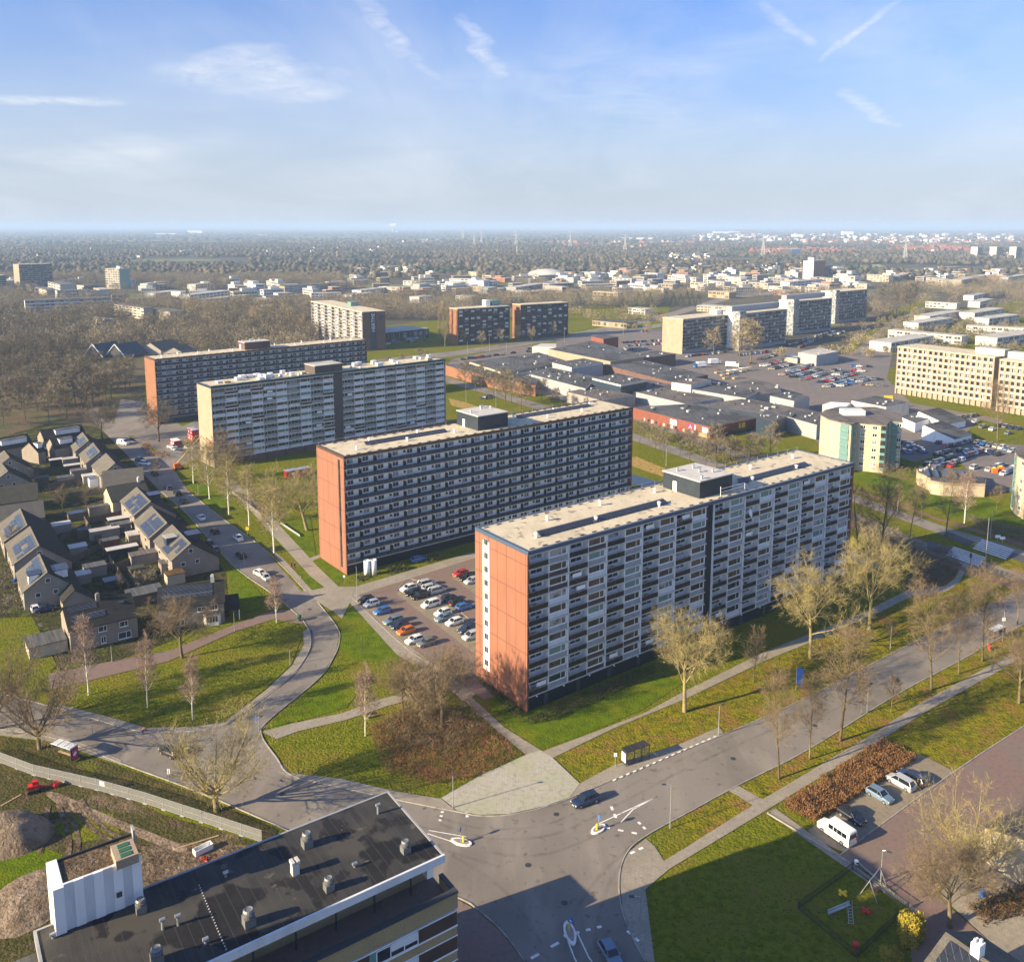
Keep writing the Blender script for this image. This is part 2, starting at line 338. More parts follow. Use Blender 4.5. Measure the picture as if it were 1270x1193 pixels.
def sheet(name,pts,z,m,kind='structure',world=False):
    _zk[0]+=1; z=z+(_zk[0]%13)*.0013
    P=pts if world else gp(pts)
    a=sum(P[i][0]*P[(i+1)%len(P)][1]-P[(i+1)%len(P)][0]*P[i][1] for i in range(len(P)))
    if a<0: P=P[::-1]
    b=MB().add([(p[0],p[1],z) for p in P],[tuple(range(len(P)))])
    return struct(b.build(name,m),kind)
def ribbon(b,line,w,z0,z1=None,m=0):
    """flat strip (or raised kerb when z1 given) along a world polyline"""
    n=len(line); L=[]; Rr=[]
    for i in range(n):
        t=(line[min(i+1,n-1)]-line[max(i-1,0)]); t=Vector((t.x,t.y,0)).normalized(); w_=Vector((-t.y,t.x,0))*(w/2)
        L.append(line[i]+w_); Rr.append(line[i]-w_)
    zz=z0 if z1 is None else z1
    b.add([(p.x,p.y,zz) for p in L+Rr],[(i,n+i,n+i+1,i+1) for i in range(n-1)],m)
    if z1 is not None:
        for S,fl in ((L,1),(Rr,0)):
            V=[(p.x,p.y,z0) for p in S]+[(p.x,p.y,z1) for p in S]
            b.add(V,[(i,i+1,n+i+1,n+i) if not fl else (i+1,i,n+i,n+i+1) for i in range(n-1)],m)
    return b
# ---------------------------------------------------------------- sky, sun, air
SUN_EL,SHADOW_HD=20.3,65.0
wd=bpy.data.worlds.new('World'); scene.world=wd; wd.use_nodes=True; nt=wd.node_tree; bg=nt.nodes['Background']
sky=nd(nt,'ShaderNodeTexSky',sky_type='NISHITA'); sky.sun_disc=False; sky.sun_elevation=R(SUN_EL); sky.sun_rotation=R(SHADOW_HD+180); sky.altitude=60
sky.air_density=1.0; sky.dust_density=1.2; sky.ozone_density=1.6
tc=nd(nt,'ShaderNodeTexCoord'); sp=nd(nt,'ShaderNodeSeparateXYZ'); nt.links.new(tc.outputs['Generated'],sp.inputs[0])
zc=math_(nt,'MAXIMUM',sp.outputs[2],.02); u_=math_(nt,'DIVIDE',sp.outputs[0],math_(nt,'ADD',zc,.12)); v_=math_(nt,'DIVIDE',sp.outputs[1],math_(nt,'ADD',zc,.12))
cx=nd(nt,'ShaderNodeCombineXYZ'); nt.links.new(u_,cx.inputs[0]); nt.links.new(v_,cx.inputs[1]); cvec=cx.outputs[0]
def wis(scale,det,lo,hi,st,rot,loc=(0,0,0),dist=.6):
    mp=nd(nt,'ShaderNodeMapping'); mp.inputs['Scale'].default_value=st; mp.inputs['Rotation'].default_value=(0,0,rot); mp.inputs['Location'].default_value=loc
    nt.links.new(cvec,mp.inputs[0]); return noise_(nt,mp.outputs[0],scale,det,.62,lo,hi,dist)
cl=math_(nt,'MULTIPLY',wis(.9,8,.42,.80,(1,.32,1),R(35)),wis(.5,3,.40,.62,(1,.8,1),0,(3.1,1.7,0)))
cl=math_(nt,'MULTIPLY',cl,.5,True)
thin=math_(nt,'MULTIPLY',wis(.35,6,.38,.75,(1,.5,1),R(-20),(7,2,0)),.20)
def sdir(px,py):
    a=(px-635)/CF; b=(CP-py)/CF; v=Vector((a,_c+b*_s,-_s+b*_c)).normalized(); return (v.x/(max(v.z,.02)+.12),v.y/(max(v.z,.02)+.12))
def streak(p0,p1,wid,amp,nsc,gain=1.0):
    """a wisp of ice cloud: soft band between two sky directions, broken up by noise"""
    a=sdir(*p0); b=sdir(*p1); L=math.hypot(b[0]-a[0],b[1]-a[1]); ang=math.atan2(b[1]-a[1],b[0]-a[0])
    mp=nd(nt,'ShaderNodeMapping',vector_type='TEXTURE'); mp.inputs['Location'].default_value=((a[0]+b[0])/2,(a[1]+b[1])/2,0); mp.inputs['Rotation'].default_value=(0,0,ang); mp.inputs['Scale'].default_value=(L/2,wid,1)
    nt.links.new(cvec,mp.inputs[0])
    nz=nd(nt,'ShaderNodeTexNoise'); nz.inputs['Scale'].default_value=nsc; nz.inputs['Detail'].default_value=6; nt.links.new(cvec,nz.inputs['Vector'])
    s_=nd(nt,'ShaderNodeSeparateXYZ'); nt.links.new(mp.outputs[0],s_.inputs[0])
    yy=math_(nt,'ADD',s_.outputs[1],math_(nt,'MULTIPLY',math_(nt,'SUBTRACT',nz.outputs['Fac'],.5),2.6))
    r2=math_(nt,'ADD',math_(nt,'POWER',math_(nt,'ABSOLUTE',s_.outputs[0]),4),math_(nt,'MULTIPLY',yy,yy))
    f=math_(nt,'SUBTRACT',1,r2,True)
    return math_(nt,'MULTIPLY',math_(nt,'MULTIPLY',f,noise_(nt,cvec,nsc*2.2,7,.65,.30,.72,.8)),amp)
tot=math_(nt,'ADD',cl,thin)
for a in (((-10,128),(160,126),.10,.75,2.2),((185,80),(430,122),.26,.5,2.4),((250,62),(380,96),.20,.55,2.8),((448,-10),(505,75),.045,.42,5),((500,60),(548,104),.03,.22,6),
          ((575,15),(622,100),.05,.55,6),((1040,108),(1110,160),.05,.55,6),((1010,80),(1120,-5),.022,.45,6),((940,0),(1010,60),.030,.35,6),
          ((630,60),(900,170),.5,.26,1.6),((700,20),(1270,90),.6,.20,1.2),((20,205),(250,180),.4,.25,1.5)):
    tot=math_(nt,'ADD',tot,streak(*a))
tot=math_(nt,'MINIMUM',tot,.92)
skyc=mixc(nt,1.0,sky.outputs[0],(.335,.485,.80),'MULTIPLY')
hzf=nd(nt,'ShaderNodeMapRange',interpolation_type='SMOOTHSTEP'); hzf.inputs['From Min'].default_value=.27; hzf.inputs['From Max'].default_value=-.05; nt.links.new(sp.outputs[2],hzf.inputs['Value'])
skyc=mixc(nt,hzf.outputs[0],skyc,(2.35,2.60,2.95))
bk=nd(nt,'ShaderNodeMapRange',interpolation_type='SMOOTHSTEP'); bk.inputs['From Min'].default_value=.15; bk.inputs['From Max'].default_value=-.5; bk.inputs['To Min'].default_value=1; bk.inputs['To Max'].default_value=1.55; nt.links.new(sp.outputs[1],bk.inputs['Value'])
skm=nd(nt,'ShaderNodeVectorMath',operation='SCALE'); nt.links.new(skyc,skm.inputs[0]); nt.links.new(bk.outputs[0],skm.inputs['Scale']); bf=math_(nt,'MULTIPLY',math_(nt,'SUBTRACT',bk.outputs[0],1),2.0); skyc=mixc(nt,bf,skm.outputs[0],mixc(nt,1.0,skm.outputs[0],(1.10,1.03,.93),'MULTIPLY'))   # sky behind the camera brightened and whitened as added fill for shaded facades
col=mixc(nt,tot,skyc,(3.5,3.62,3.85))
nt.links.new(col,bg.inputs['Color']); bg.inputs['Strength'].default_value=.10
ld=bpy.data.lights.new('sun','SUN'); ld.energy=5.0; ld.angle=R(.5); ld.color=(1,.81,.51)
lo=bpy.data.objects.new('sun',ld); COL.objects.link(lo)
sd=hd(SHADOW_HD)*math.cos(R(SUN_EL))+Vector((0,0,-math.sin(R(SUN_EL)))); lo.rotation_euler=sd.to_track_quat('-Z','Y').to_euler()
vs=scene.view_settings; vs.view_transform='Standard'; vs.look='None'; vs.exposure=1.42; vs.gamma=1; vs.use_curve_mapping=False
scene.cycles.use_denoising=True; scene.cycles.max_bounces=5; scene.cycles.volume_bounces=1; scene.cycles.diffuse_bounces=3; scene.cycles.glossy_bounces=2; scene.cycles.transparent_max_bounces=6
HAZE=True
if HAZE:
    hz=MB().box(-26000,-600,-1.5,26000,41000,125).build('haze',[])
    m=bpy.data.materials.new('haze'); m.use_nodes=True; n2=m.node_tree; n2.nodes.remove(n2.nodes['Principled BSDF'])
    pv=nd(n2,'ShaderNodeVolumePrincipled'); pv.inputs['Color'].default_value=(.46,.63,.88,1); pv.inputs['Density'].default_value=1.25e-4; pv.inputs['Anisotropy'].default_value=0.0
    n2.links.new(pv.outputs[0],n2.nodes['Material Output'].inputs['Volume']); hz.data.materials.append(m); struct(hz,'stuff')
# ---------------------------------------------------------------- ground
m,nt,b=newmat('terrain'); pos=coords(nt)
c=mixc(nt,noise_(nt,pos,.0016,6,.6,.44,.56),(.105,.09,.065),(.07,.07,.052))
c=mixc(nt,noise_(nt,coords(nt,'pos',(.45,1,1)),.0035,4,.5,.54,.58),c,(.17,.18,.075))
c=mixc(nt,noise_(nt,pos,.004,5,.6,.56,.64),c,(.19,.145,.10))
c=mixc(nt,noise_(nt,pos,.03,5,.6,.5,.7),c,(.12,.10,.05))
nt.links.new(c,b.inputs['Base Color']); b.inputs['Roughness'].default_value=1; b.inputs['Specular IOR Level'].default_value=.05; MT['terrain']=m
struct(MB().add([(-25500,-500,0),(25500,-500,0),(25500,40500,0),(-25500,40500,0)],[(0,1,2,3)]).build('ground','terrain'))
def sh(name,pts,lv,m,sm=0):
    P=[(p[0],p[1]) for p in pts]
    if sm: P=[(p.x,p.y) for p in smooth_line(P,sm,True)]
    return sheet(name,P,.02*lv,m)
sh('meadow',[(-300,600),(-100,430),(560,430),(1400,470),(1700,700),(1900,1193),(1300,1330),(-600,1330)],1,'grass')
sh('woodland_floor',[(-200,400),(60,392),(250,392),(390,420),(400,440),(180,445),(178,500),(130,530),(60,545),(-200,560)],2,'woodfloor')
sh('leaf_strewn_grass',[(686,940),(1000,800),(1100,735),(1300,640),(1500,700),(1700,900),(1300,960),(1185,955),(1137,938),(1095,917),(935,1000),(870,1035)],2,'dry_grass')
sh('dry_grass_verge',[(850,1045),(905,985),(1200,812),(1290,770),(1290,830),(1190,850),(1083,913),(935,1000),(840,1058)],3,'dry_grass')
# roads (asphalt)
R1=[(-60,898),(63,915),(153,948),(250,984),(350,1027),(455,1072),(530,1098),(564,1112),(591,1127),(624,1157),(651,1193),(690,1260),(830,1260),(801,1193),(788,1170),(771,1127),(768,1087),(778,1057),(801,1037),(848,1011),(918,973),(997,933),(1110,863),(1197,816),(1290,762),(1290,722),(1200,762),(1140,793),(1070,829),(991,870),(898,911),(847,931),(790,955),(754,970),(707,990),(677,1001),(631,1011),(594,1012),(567,1007),(496,993),(424,977),(362,962),(340,935),(322,912),(334,893),(394,843),(414,815),(421,795),(418,778),(408,762),(394,747),(380,734),(354,704),(331,684),(277,644),(234,610),(214,580),(190,560),(157,540),(143,527),(120,505),(105,512),(133,540),(160,567),(180,590),(200,610),(234,640),(287,700),(334,734),(360,755),(378,773),(385,790),(383,808),(367,832),(340,854),(312,875),(280,899),(240,907),(182,908),(140,899),(77,880),(20,862),(-60,845)]
sh('road',R1,3,'asphalt')
sh('side_road',[(190,563),(214,583),(262,560),(330,545),(300,520),(255,515),(215,535)],4,'asphalt')
sh('side_road_entrance',[(140,530),(157,541),(230,535),(200,500),(150,495)],4,'asphalt')
# pavements
sh('pavement',[(70,873),(130,888),(182,903),(240,902),(280,895),(330,856),(362,826),(377,800),(376,783),(384,780),(386,795),(381,815),(367,835),(340,857),(312,878),(280,900),(240,909),(182,910),(140,900),(77,882)],5,'pavement')
sh('path_beside_bus_shelter',[(-60,893),(63,909),(110,925),(150,943),(153,950),(63,920),(-60,905)],5,'pavement')
sh('pavement_corner',[(343,957),(367,960),(424,966),(487,981),(547,991),(567,1007),(496,993),(424,977),(360,966)],5,'pavement')
sh('paved_plaza',[(547,990),(600,960),(654,936),(671,931),(684,939),(703,957),(719,972),(707,989),(677,1000),(631,1010),(594,1011),(567,1006)],6,'plaza')
sh('footpath',[(567,857),(584,864),(625,902),(671,931),(654,938),(610,901),(575,868)],5,'pavement')
sh('footpath',[(671,933),(735,909),(800,884),(848,858),(905,830),(945,810),(1000,788),(1070,760),(1120,735),(1130,740),(1075,768),(1005,797),(950,819),(848,868),(760,904),(684,941)],5,'pavement')
sh('bus_stop_pavement',[(719,972),(760,950),(846,922),(892,902),(898,911),(847,932),(790,956),(754,971),(707,990)],5,'pavement')
sh('footpath',[(790,1112),(830,1078),(954,1003),(1088,921),(1150,882),(1270,815),(1400,745),(1400,735),(1270,803),(1140,873),(1083,910),(935,998),(848,1053),(800,1082),(776,1062),(768,1087),(772,1127)],5,'pavement')
sh('footpath_link',[(904,981),(916,975),(952,995),(940,1003)],5,'pavement')
sh('corner_pavement',[(772,1127),(768,1087),(778,1058),(801,1040),(812,1050),(830,1078),(800,1100),(812,1193),(803,1193),(788,1170)],4,'pavement')
sh('brick_pavement',[(500,1112),(564,1114),(591,1129),(624,1159),(651,1195),(690,1270),(520,1270)],5,'brick_road')
sh('brick_path',[(60,836),(130,822),(215,806),(285,777),(340,757),(362,757),(378,775),(340,768),(290,784),(210,820),(120,842),(62,856)],5,'brick_road')
sh('footpath',[(325,908),(365,897),(424,885),(470,868),(540,850),(548,856),(480,876),(430,893),(370,907),(343,917)],5,'pavement')
sh('footpath',[(331,676),(354,696),(392,738),(440,728),(590,684),(640,668),(640,676),(590,692),(445,738),(505,800),(590,862),(575,870),(536,838),(492,812),(434,748),(420,745),(394,747),(380,734),(354,706)],5,'pavement')
sh('drive_apron',[(380,734),(408,728),(440,728),(434,748),(424,768),(415,760),(394,747)],6,'pavement')
sh('footpath',[(278,597),(330,655),(385,715),(410,735),(420,728),(395,704),(345,650),(292,597)],5,'pavement')
sh('footpath',[(371,697),(397,688),(399,691),(375,701)],5,'pavement')
sh('site_soil',[(140,1193),(-40,1193),(-40,1150),(60,1133)],3,'site_ground')
# lawns
def lawn(pts,m='lawn',lv=4): return sh('lawn',pts,lv,m)
lawn([(418,755),(432,750),(497,808),(500,815),(480,823),(430,818),(418,800),(424,780)])
lawn([(325,910),(390,852),(434,842),(452,848),(430,878),(370,895),(345,907)])
lawn([(348,922),(440,893),(540,858),(600,900),(652,938),(600,960),(547,990),(487,980),(424,965),(367,956),(352,942)],'grass')
lawn([(585,840),(600,838),(650,885),(820,840),(850,845),(798,880),(735,907),(672,930),(630,900)])
lawn([(282,710),(295,704),(325,738),(325,757),(295,763)])
lawn([(232,600),(250,598),(300,640),(262,628)],'lawn'); lawn([(262,628),(300,640),(335,690),(375,735),(378,720),(330,664),(280,605),(250,598)],'grass',3)
lawn([(345,650),(385,640),(392,690),(372,697)]); lawn([(384,692),(398,690),(428,712),(425,722),(413,724)]); lawn([(357,712),(374,704),(408,730),(392,733),(384,731)])
lawn([(310,590),(392,585),(393,640),(345,648),(318,618)],'grass')
lawn([(75,858),(130,842),(215,822),(300,790),(345,770),(368,772),(376,785),(362,824),(330,854),(280,892),(240,900),(182,901),(130,886)],'grass')
lawn([(0,770),(40,765),(70,825),(60,838),(0,840)],'grass')
lawn([(90,650),(92,643),(130,635),(134,641)])
sh('trodden_soil',[(-60,935),(30,930),(110,968),(200,1010),(320,1045),(345,1040),(300,1110),(170,1140),(60,1130),(-60,1180)],4,'site_ground')
lawn([(-60,1060),(20,1040),(78,1060),(70,1085),(20,1105),(20,1120),(-60,1130)],'lawn',5)
lawn([(100,1000),(140,1010),(150,1036),(100,1045),(60,1030)],'grass',5)
lawn([(-60,905),(60,922),(150,952),(250,988),(345,1030),(335,1045),(200,1004),(110,975),(-60,945)],'verge_brown',5)
sh('site_ground',[(160,1090),(180,1050),(240,1045),(320,1050),(300,1090),(240,1110)],5,'soil')
sh('sand_track',[(57,985),(75,985),(130,1010),(200,1038),(232,1052),(215,1056),(140,1025),(80,1002)],6,'sand',3)
sh('sand_patch',[(20,1105),(45,1082),(66,1080),(70,1130),(40,1150)],6,'sand',3)
# brick parking between the two near flats, bays, right hand parking court
sh('parking_court',[(436,741),(470,726),(590,688),(655,668),(655,850),(600,868),(505,805)],4,'brick_road')
sh('parking_bays',[(490,736),(520,721),(620,800),(590,812)],5,'bay_paver'); sh('parking_bays',[(560,716),(590,705),(640,730),(600,745)],5,'bay_paver')
sh('parking_bays',[(440,748),(452,742),(530,795),(512,806)],5,'bay_paver')
sh('brick_lane',[(1040,1062),(1184,957),(1290,888),(1400,830),(1500,880),(1270,1010),(1195,1065),(1160,1110),(1230,1170),(1230,1300),(1140,1300),(1125,1125),(1090,1090)],4,'brick_road')
sh('parking_bays',[(1002,1030),(1095,965),(1140,935),(1184,957),(1048,1058),(1018,1045)],5,'bay_paver')
sh('bay_edging',[(952,1008),(962,1003),(1062,1075),(1140,1130),(1128,1128),(1050,1077)],5,'pavement')
sh('forecourt',[(1195,1065),(1270,1005),(1290,1060),(1290,1300),(1230,1170),(1165,1110)],6,'pavement')
sh('shaded_lawn',[(806,1108),(952,1012),(1050,1078),(1128,1128),(1062,1193),(1040,1260),(812,1260)],3,'grass')
sh('playground_lawn',[(990,1127),(1057,1078),(1126,1127),(1062,1188)],4,'grass')
# ground beyond the near flats
sh('canal',[(780,600),(783,588),(860,610),(900,620),(1080,690),(1090,705),(1000,680),(850,612)],3,'water')
sh('reed_bank',[(556,494),(580,500),(602,508),(590,511),(560,503)],3,'reeds'); sh('reed_bank',[(775,566),(790,567),(826,582),(842,592),(830,594),(800,584),(778,576)],4,'reeds')
N1=[(540,470),(600,488),(680,512),(760,538),(860,572),(960,610),(1060,648),(1160,690),(1300,735),(1300,722),(1160,678),(1060,637),(960,600),(860,562),(760,529),(680,504),(600,481),(548,466)]
sh('dual_road',N1,4,'asphalt'); 
N2=[(555,463),(640,482),(760,512),(860,547),(960,585),(1070,627),(1170,664),(1300,705),(1300,692),(1170,653),(1070,617),(960,577),(860,539),(760,505),(640,476),(560,459)]
sh('dual_road',N2,4,'asphalt')
sh('red_cycle_lane',[(860,574),(960,612),(1060,651),(1160,692),(1300,738),(1300,744),(1160,697),(1060,656),(960,616),(860,577)],5,'red_asphalt')
sh('red_cycle_lane',[(640,474),(760,503),(860,536),(960,574),(1070,613),(1170,648),(1300,687),(1300,682),(1170,645),(1070,610),(960,571),(860,533),(760,500),(640,471)],5,'red_asphalt')
for a in ([(1150,671),(1192,683),(1180,690),(1150,681)],[(1212,697),(1258,713),(1252,720),(1202,704)],[(1174,659),(1210,673),(1200,677),(1170,664)],[(1240,680),(1290,696),(1280,702),(1232,685)]): sh('dark_road_table',a,6,'asphalt_dark')
sh('footpath',[(1205,700),(1199,705),(1190,722),(1176,733),(1150,738),(1120,740),(1120,734),(1150,731),(1172,727),(1184,718),(1192,703),(1198,697)],5,'pavement')
sh('leaf_bank',[(1120,735),(1130,700),(1150,690),(1190,704),(1182,718),(1170,727),(1148,730)],4,'leaf_litter')
sh('precinct_paving',[(548,462),(560,446),(690,420),(800,405),(905,420),(1040,440),(1110,425),(1100,470),(1130,500),(1240,520),(1300,560),(1300,606),(1225,612),(1180,560),(1130,575),(1018,560),(1012,545),(940,540),(860,530),(760,498),(640,470)],3,'far_paving')
sh('lawn',[(1090,560),(1140,575),(1240,625),(1290,640),(1290,655),(1180,640),(1060,595),(1060,580)],4,'lawn'); sh('lawn',[(1110,488),(1240,512),(1290,522),(1290,512),(1230,503),(1115,484)],4,'lawn')
sh('lawn',[(1195,540),(1215,520),(1270,535),(1270,552),(1225,550)],5,'grass'); sh('lawn',[(940,541),(1010,531),(1016,545),(970,552)],4,'grass')
sh('lawn',[(465,440),(548,440),(690,418),(690,425),(560,440),(470,447)],4,'grass'); sh('lawn',[(700,412),(760,404),(800,400),(826,408),(760,412),(705,420)],4,'lawn')
sh('far_road',[(460,447),(560,436),(700,416),(800,404),(830,400),(830,404),(800,409),(700,421),(565,442),(470,452)],5,'asphalt')
sh('far_road',[(700,415),(760,404),(830,388),(905,366),(1080,352),(1080,355),(910,370),(835,393),(765,408)],5,'asphalt')
sh('far_road',[(1056,440),(1077,420),(1102,400),(1130,388),(1145,381),(1148,383),(1122,396),(1098,411),(1082,427),(1074,441)],5,'asphalt')
sh('far_lawn',[(1080,400),(1130,375),(1160,368),(1150,385),(1105,400)],4,'grass')
sh('far_meadow',[(390,440),(470,405),(700,380),(830,380),(830,400),(700,418),(550,440)],2,'grass'); sh('far_meadow',[(1040,438),(1100,395),(1290,370),(1290,440),(1110,440)],2,'grass')
sh('car_park',[(160,545),(200,520),(250,535),(262,560),(225,562),(190,556)],3,'far_paving')
for fp in ([(232,303),(282,301),(278,304),(236,305.5)],[(325,300),(450,297.5),(452,299.5),(330,302)],[(520,297),(560,296),(562,297.5),(524,298.5)],[(430,306),(480,305),(470,307),(440,308)],[(1040,331),(1090,328),(1100,331),(1050,335)],[(740,306),(800,304.5),(806,306),(750,308)],[(0,304),(60,302),(50,304),(5,306)],[(120,299),(170,298),(165,299.5),(125,300.5)],[(560,329),(640,327),(650,329),(570,332)],[(300,344),(380,341),(450,341.5),(440,345),(320,348)]): sh('far_field',fp,6,'far_field')
sh('garden_soil',[(-60,560),(60,525),(130,530),(180,590),(225,640),(280,710),(285,765),(200,800),(100,835),(60,830),(40,765),(-60,770)],3,'garden')
# kerbs
kb=MB()
def kerb(pts,n=5): ribbon(kb,[g(p.x,p.y) for p in smooth_line(pts,n)],.16,0,.17)
for k_ in ([(-60,898),(63,915),(153,948),(250,984),(350,1027),(455,1072),(564,1112),(591,1127),(624,1157),(651,1193)],[(801,1193),(788,1170),(771,1127),(768,1087),(778,1057),(801,1037),(848,1011),(918,973),(997,933),(1110,863),(1197,816),(1290,762)],
  [(1290,722),(1200,762),(1140,793),(991,870),(898,911),(847,931),(754,970),(707,990),(677,1001),(631,1011),(594,1012),(567,1007),(496,993),(424,977),(362,962),(343,940),(324,911),(334,893),(394,843),(414,815),(421,795),(418,778),(394,747)],
  [(380,734),(331,684),(277,644),(234,610)],[(200,610),(234,640),(287,700),(334,734),(360,755),(378,773),(385,790),(383,808),(367,832),(340,854),(312,875),(280,899)],[(240,907),(182,908),(140,899),(77,880),(-60,845)],
  [(436,741),(505,805),(560,838)],[(490,736),(520,721),(620,800)],[(1040,1062),(1184,957),(1290,888)]): kerb(k_)
struct(kb.build('kerb','kerb'))
gut=MB()
ribbon(gut,[g(p.x,p.y) for p in smooth_line([(386,781),(388,800),(377,820),(363,839),(338,858),(310,880),(284,898)],6)],.42,.075)
struct(gut.build('gutter','asphalt_dark'))
# painted markings
ml=MB()
def dash(a,b,n,w=.3,duty=.45):
    A,B=g(*a),g(*b); d=(B-A)/n; u=d.normalized()
    for i in range(n): ml.obox(A+d*(i+.5),u,d.length*duty,w,.085,.087)
dash((545,1020),(552,995),5,.45,.4); dash((580,1015),(576,1000),3,.45,.5); dash((695,1162),(750,1148),4,.4,.4); dash((651,1193),(700,1165),2,.4,.4)
dash((757,998),(765,1017),2,.45,.5); dash((745,1025),(795,1035),3,.4,.4); dash((779,1060),(800,1050),2,.4,.5); dash((790,1018),(802,1030),2,.4,.5)
dash((775,1152),(795,1170),2,.4,.45)
ribbon(ml,[g(578,1038),g(532,1030)],.15,.086); ribbon(ml,[g(570,1047),g(530,1034)],.15,.086)
ribbon(ml,[g(742,1022),g(772,1008),g(815,988)],.18,.086); ribbon(ml,[g(770,1020),g(785,1004),g(815,988)],.18,.086)
ribbon(ml,[g(703,1163),g(712,1187),g(730,1225)],.18,.086); ribbon(ml,[g(716,1157),g(730,1187),g(760,1230)],.18,.086)
A,B=g(760,969),g(892,912)
for i in range(34):
    if i%2==0: ml.obox(A+(B-A)*((i+.5)/34),(B-A).normalized(),(B-A).length/34,.30,.175,.182)
for (a,b) in (((1048,1057),(1180,962)),((1012,1028),(1137,946))): dash(a,b,34,.14,.5)
for k in range(9):
    t=k/8; p=Vector((1050+(1182-1050)*t,1056+(960-1056)*t,0)); q=Vector((1012+(1138-1012)*t,1028+(944-1028)*t,0)); dash((p.x,p.y),(q.x,q.y),9,.10,.5)
def zebra(c0,c1,n,ln):
    A,B=g(*c0),g(*c1); d=(B-A)/n; u=d.normalized(); w=Vector((-u.y,u.x,0))
    for i in range(n): ml.obox(A+d*(i+.5),w,ln,d.length*.5,.145,.147)
zebra((1178,684),(1216,690),7,6.5) if 0 else None
for (p,q,n) in ((( 1186,679),(1176,690),6),((1221,670),(1209,682),6)):
    A,B=g(*p),g(*q); dd=(B-A)/n; u=Vector(((g(1212,697)-g(1186,688)).x,(g(1212,697)-g(1186,688)).y,0)).normalized()
    for i in range(n): ml.obox(A+dd*(i+.5)+u*4,u,9.5,dd.length*.5,.145,.147)
struct(ml.build('road_marking','white_line'))
tw_=MB()
for pts in ([(540,1012),(600,1028),(680,1022),(760,985),(850,940),(960,890)],[(545,1022),(610,1040),(690,1034),(770,996),(860,949),(970,900)],[(700,1180),(720,1120),(760,1070),(820,1024),(900,985),(990,938)],[(735,1185),(750,1110),(780,1062),(830,1030)],[(560,1060),(620,1100),(660,1150),(680,1190)],[(380,985),(440,1005),(540,1030)],[(360,1000),(430,1025),(540,1052),(620,1075)],[(100,890),(200,925),(290,950),(370,975)],[(600,1056),(660,1062),(720,1045),(790,1008)],[(990,905),(1090,850),(1180,800)],[(970,892),(1075,838),(1170,788)]):
    ribbon(tw_,[g(p.x,p.y) for p in smooth_line(pts,8)],.55,.084)
struct(tw_.build('tyre_wear','tyre_wear'))
tk_=MB()
for pts in ([(72,998),(82,1025),(86,1050),(80,1085)],[(80,996),(92,1022),(97,1048),(92,1075)],[(92,996),(112,1026),(150,1050),(190,1066)],[(100,992),(122,1022),(160,1045),(200,1060)],[(60,1000),(55,1030),(50,1060)]): ribbon(tk_,[g(p.x,p.y) for p in smooth_line(pts,8)],.7,.152)
struct(tk_.build('wheel_track','soil'))
mh=MB()
for (x,y) in ((655,1073),(909,941),(350,985),(690,1010),(1010,900),(480,1000),(384,756),(353,744),(700,1120),(470,998)): p=g(x,y); mh.prism([(p.x+.45*math.cos(a),p.y+.45*math.sin(a)) for a in [2*PI*i/10 for i in range(10)]],.05,.092)
struct(mh.build('manhole_cover','dark_metal'))
# ---------------------------------------------------------------- repeated parts of one building
SOL1=[(6.7,4.6,16),(64.5,4.8,12)]; SOL2=[(10,7.0,12),(62,9.0,14)]
def many(parent,name,mesh_or_list,places,stuffname=None,limit=100,pick=None):
    """places: list of (x,y,z) in the building's frame; the 100 nearest the camera are parts, the rest one stuff part"""
    M=mesh_or_list if isinstance(mesh_or_list,list) else [mesh_or_list]
    mw=parent.matrix_basis if parent.parent is None else parent.parent.matrix_basis
    pl=sorted(places,key=lambda p:((mw@Vector(p[:3]))-Vector((0,0,CH))).length)
    out=[]
    for i,p in enumerate(pl[:limit]):
        me=M[p[3]] if len(p)>3 else M[0]
        out.append(ob(name,me,parent,Vector(p[:3])))
    if len(pl)>limit:
        b=MB(); mats=[]
        for p in pl[limit:]:
            me=M[p[3]] if len(p)>3 else M[0]
            idx=[]
            for x in me.materials:
                if x.name not in mats: mats.append(x.name)
                idx.append(mats.index(x.name))
            vs=[(v.co.x+p[0],v.co.y+p[1],v.co.z+p[2]) for v in me.vertices]
            o=len(b.v); b.v+=vs
            for q in me.polygons: b.f.append(tuple(k+o for k in q.vertices)); b.m.append(idx[q.material_index])
        r=b.build(name,mats,parent); r['kind']='stuff'
    return out
def xform(th): return R(90-th)
def frame_window(w,h,d=.12,fr='white',gl='glass',muls=(.62,),sill=True,transom=None):
    """window in the xz plane facing -y, x from 0"""
    b=MB(); t=.09
    b.box(0,-d,0,w,0,t); b.box(0,-d,h-t,w,0,h); b.box(0,-d,t,t,0,h-t); b.box(w-t,-d,t,w,0,h-t)
    for f in muls: b.box(w*f-t/2,-d,t,w*f+t/2,0,h-t)
    if transom: b.box(t,-d,h*transom-t/2,w-t,0,h*transom+t/2)
    if sill: b.box(-.06,-d-.1,-.08,w+.06,0,0)
    b.box(t,-.05,t,w-t,-.03,h-t,1)
    return b.mesh('window',[fr,gl])
def roof_kit(t,L,W,h,pent=(.5,10,.0),solar=True,gravel='gravel',cope='coping',pmat=('dark_panel','pale_roof')):
    b=MB().box(0.3,0.3,h-.25,L-.3,W-.3,h-.02); b.build('roof',gravel,t)
    b=MB()
    for (x0,y0,x1,y1) in ((-.25,-.25,L+.25,.3),(-.25,W-.3,L+.25,W+.25),(-.25,.3,.3,W-.3),(L-.3,.3,L+.25,W-.3)): b.box(x0,y0,h-.55,x1,y1,h+.12)
    b.build('roof_edge',cope,t)
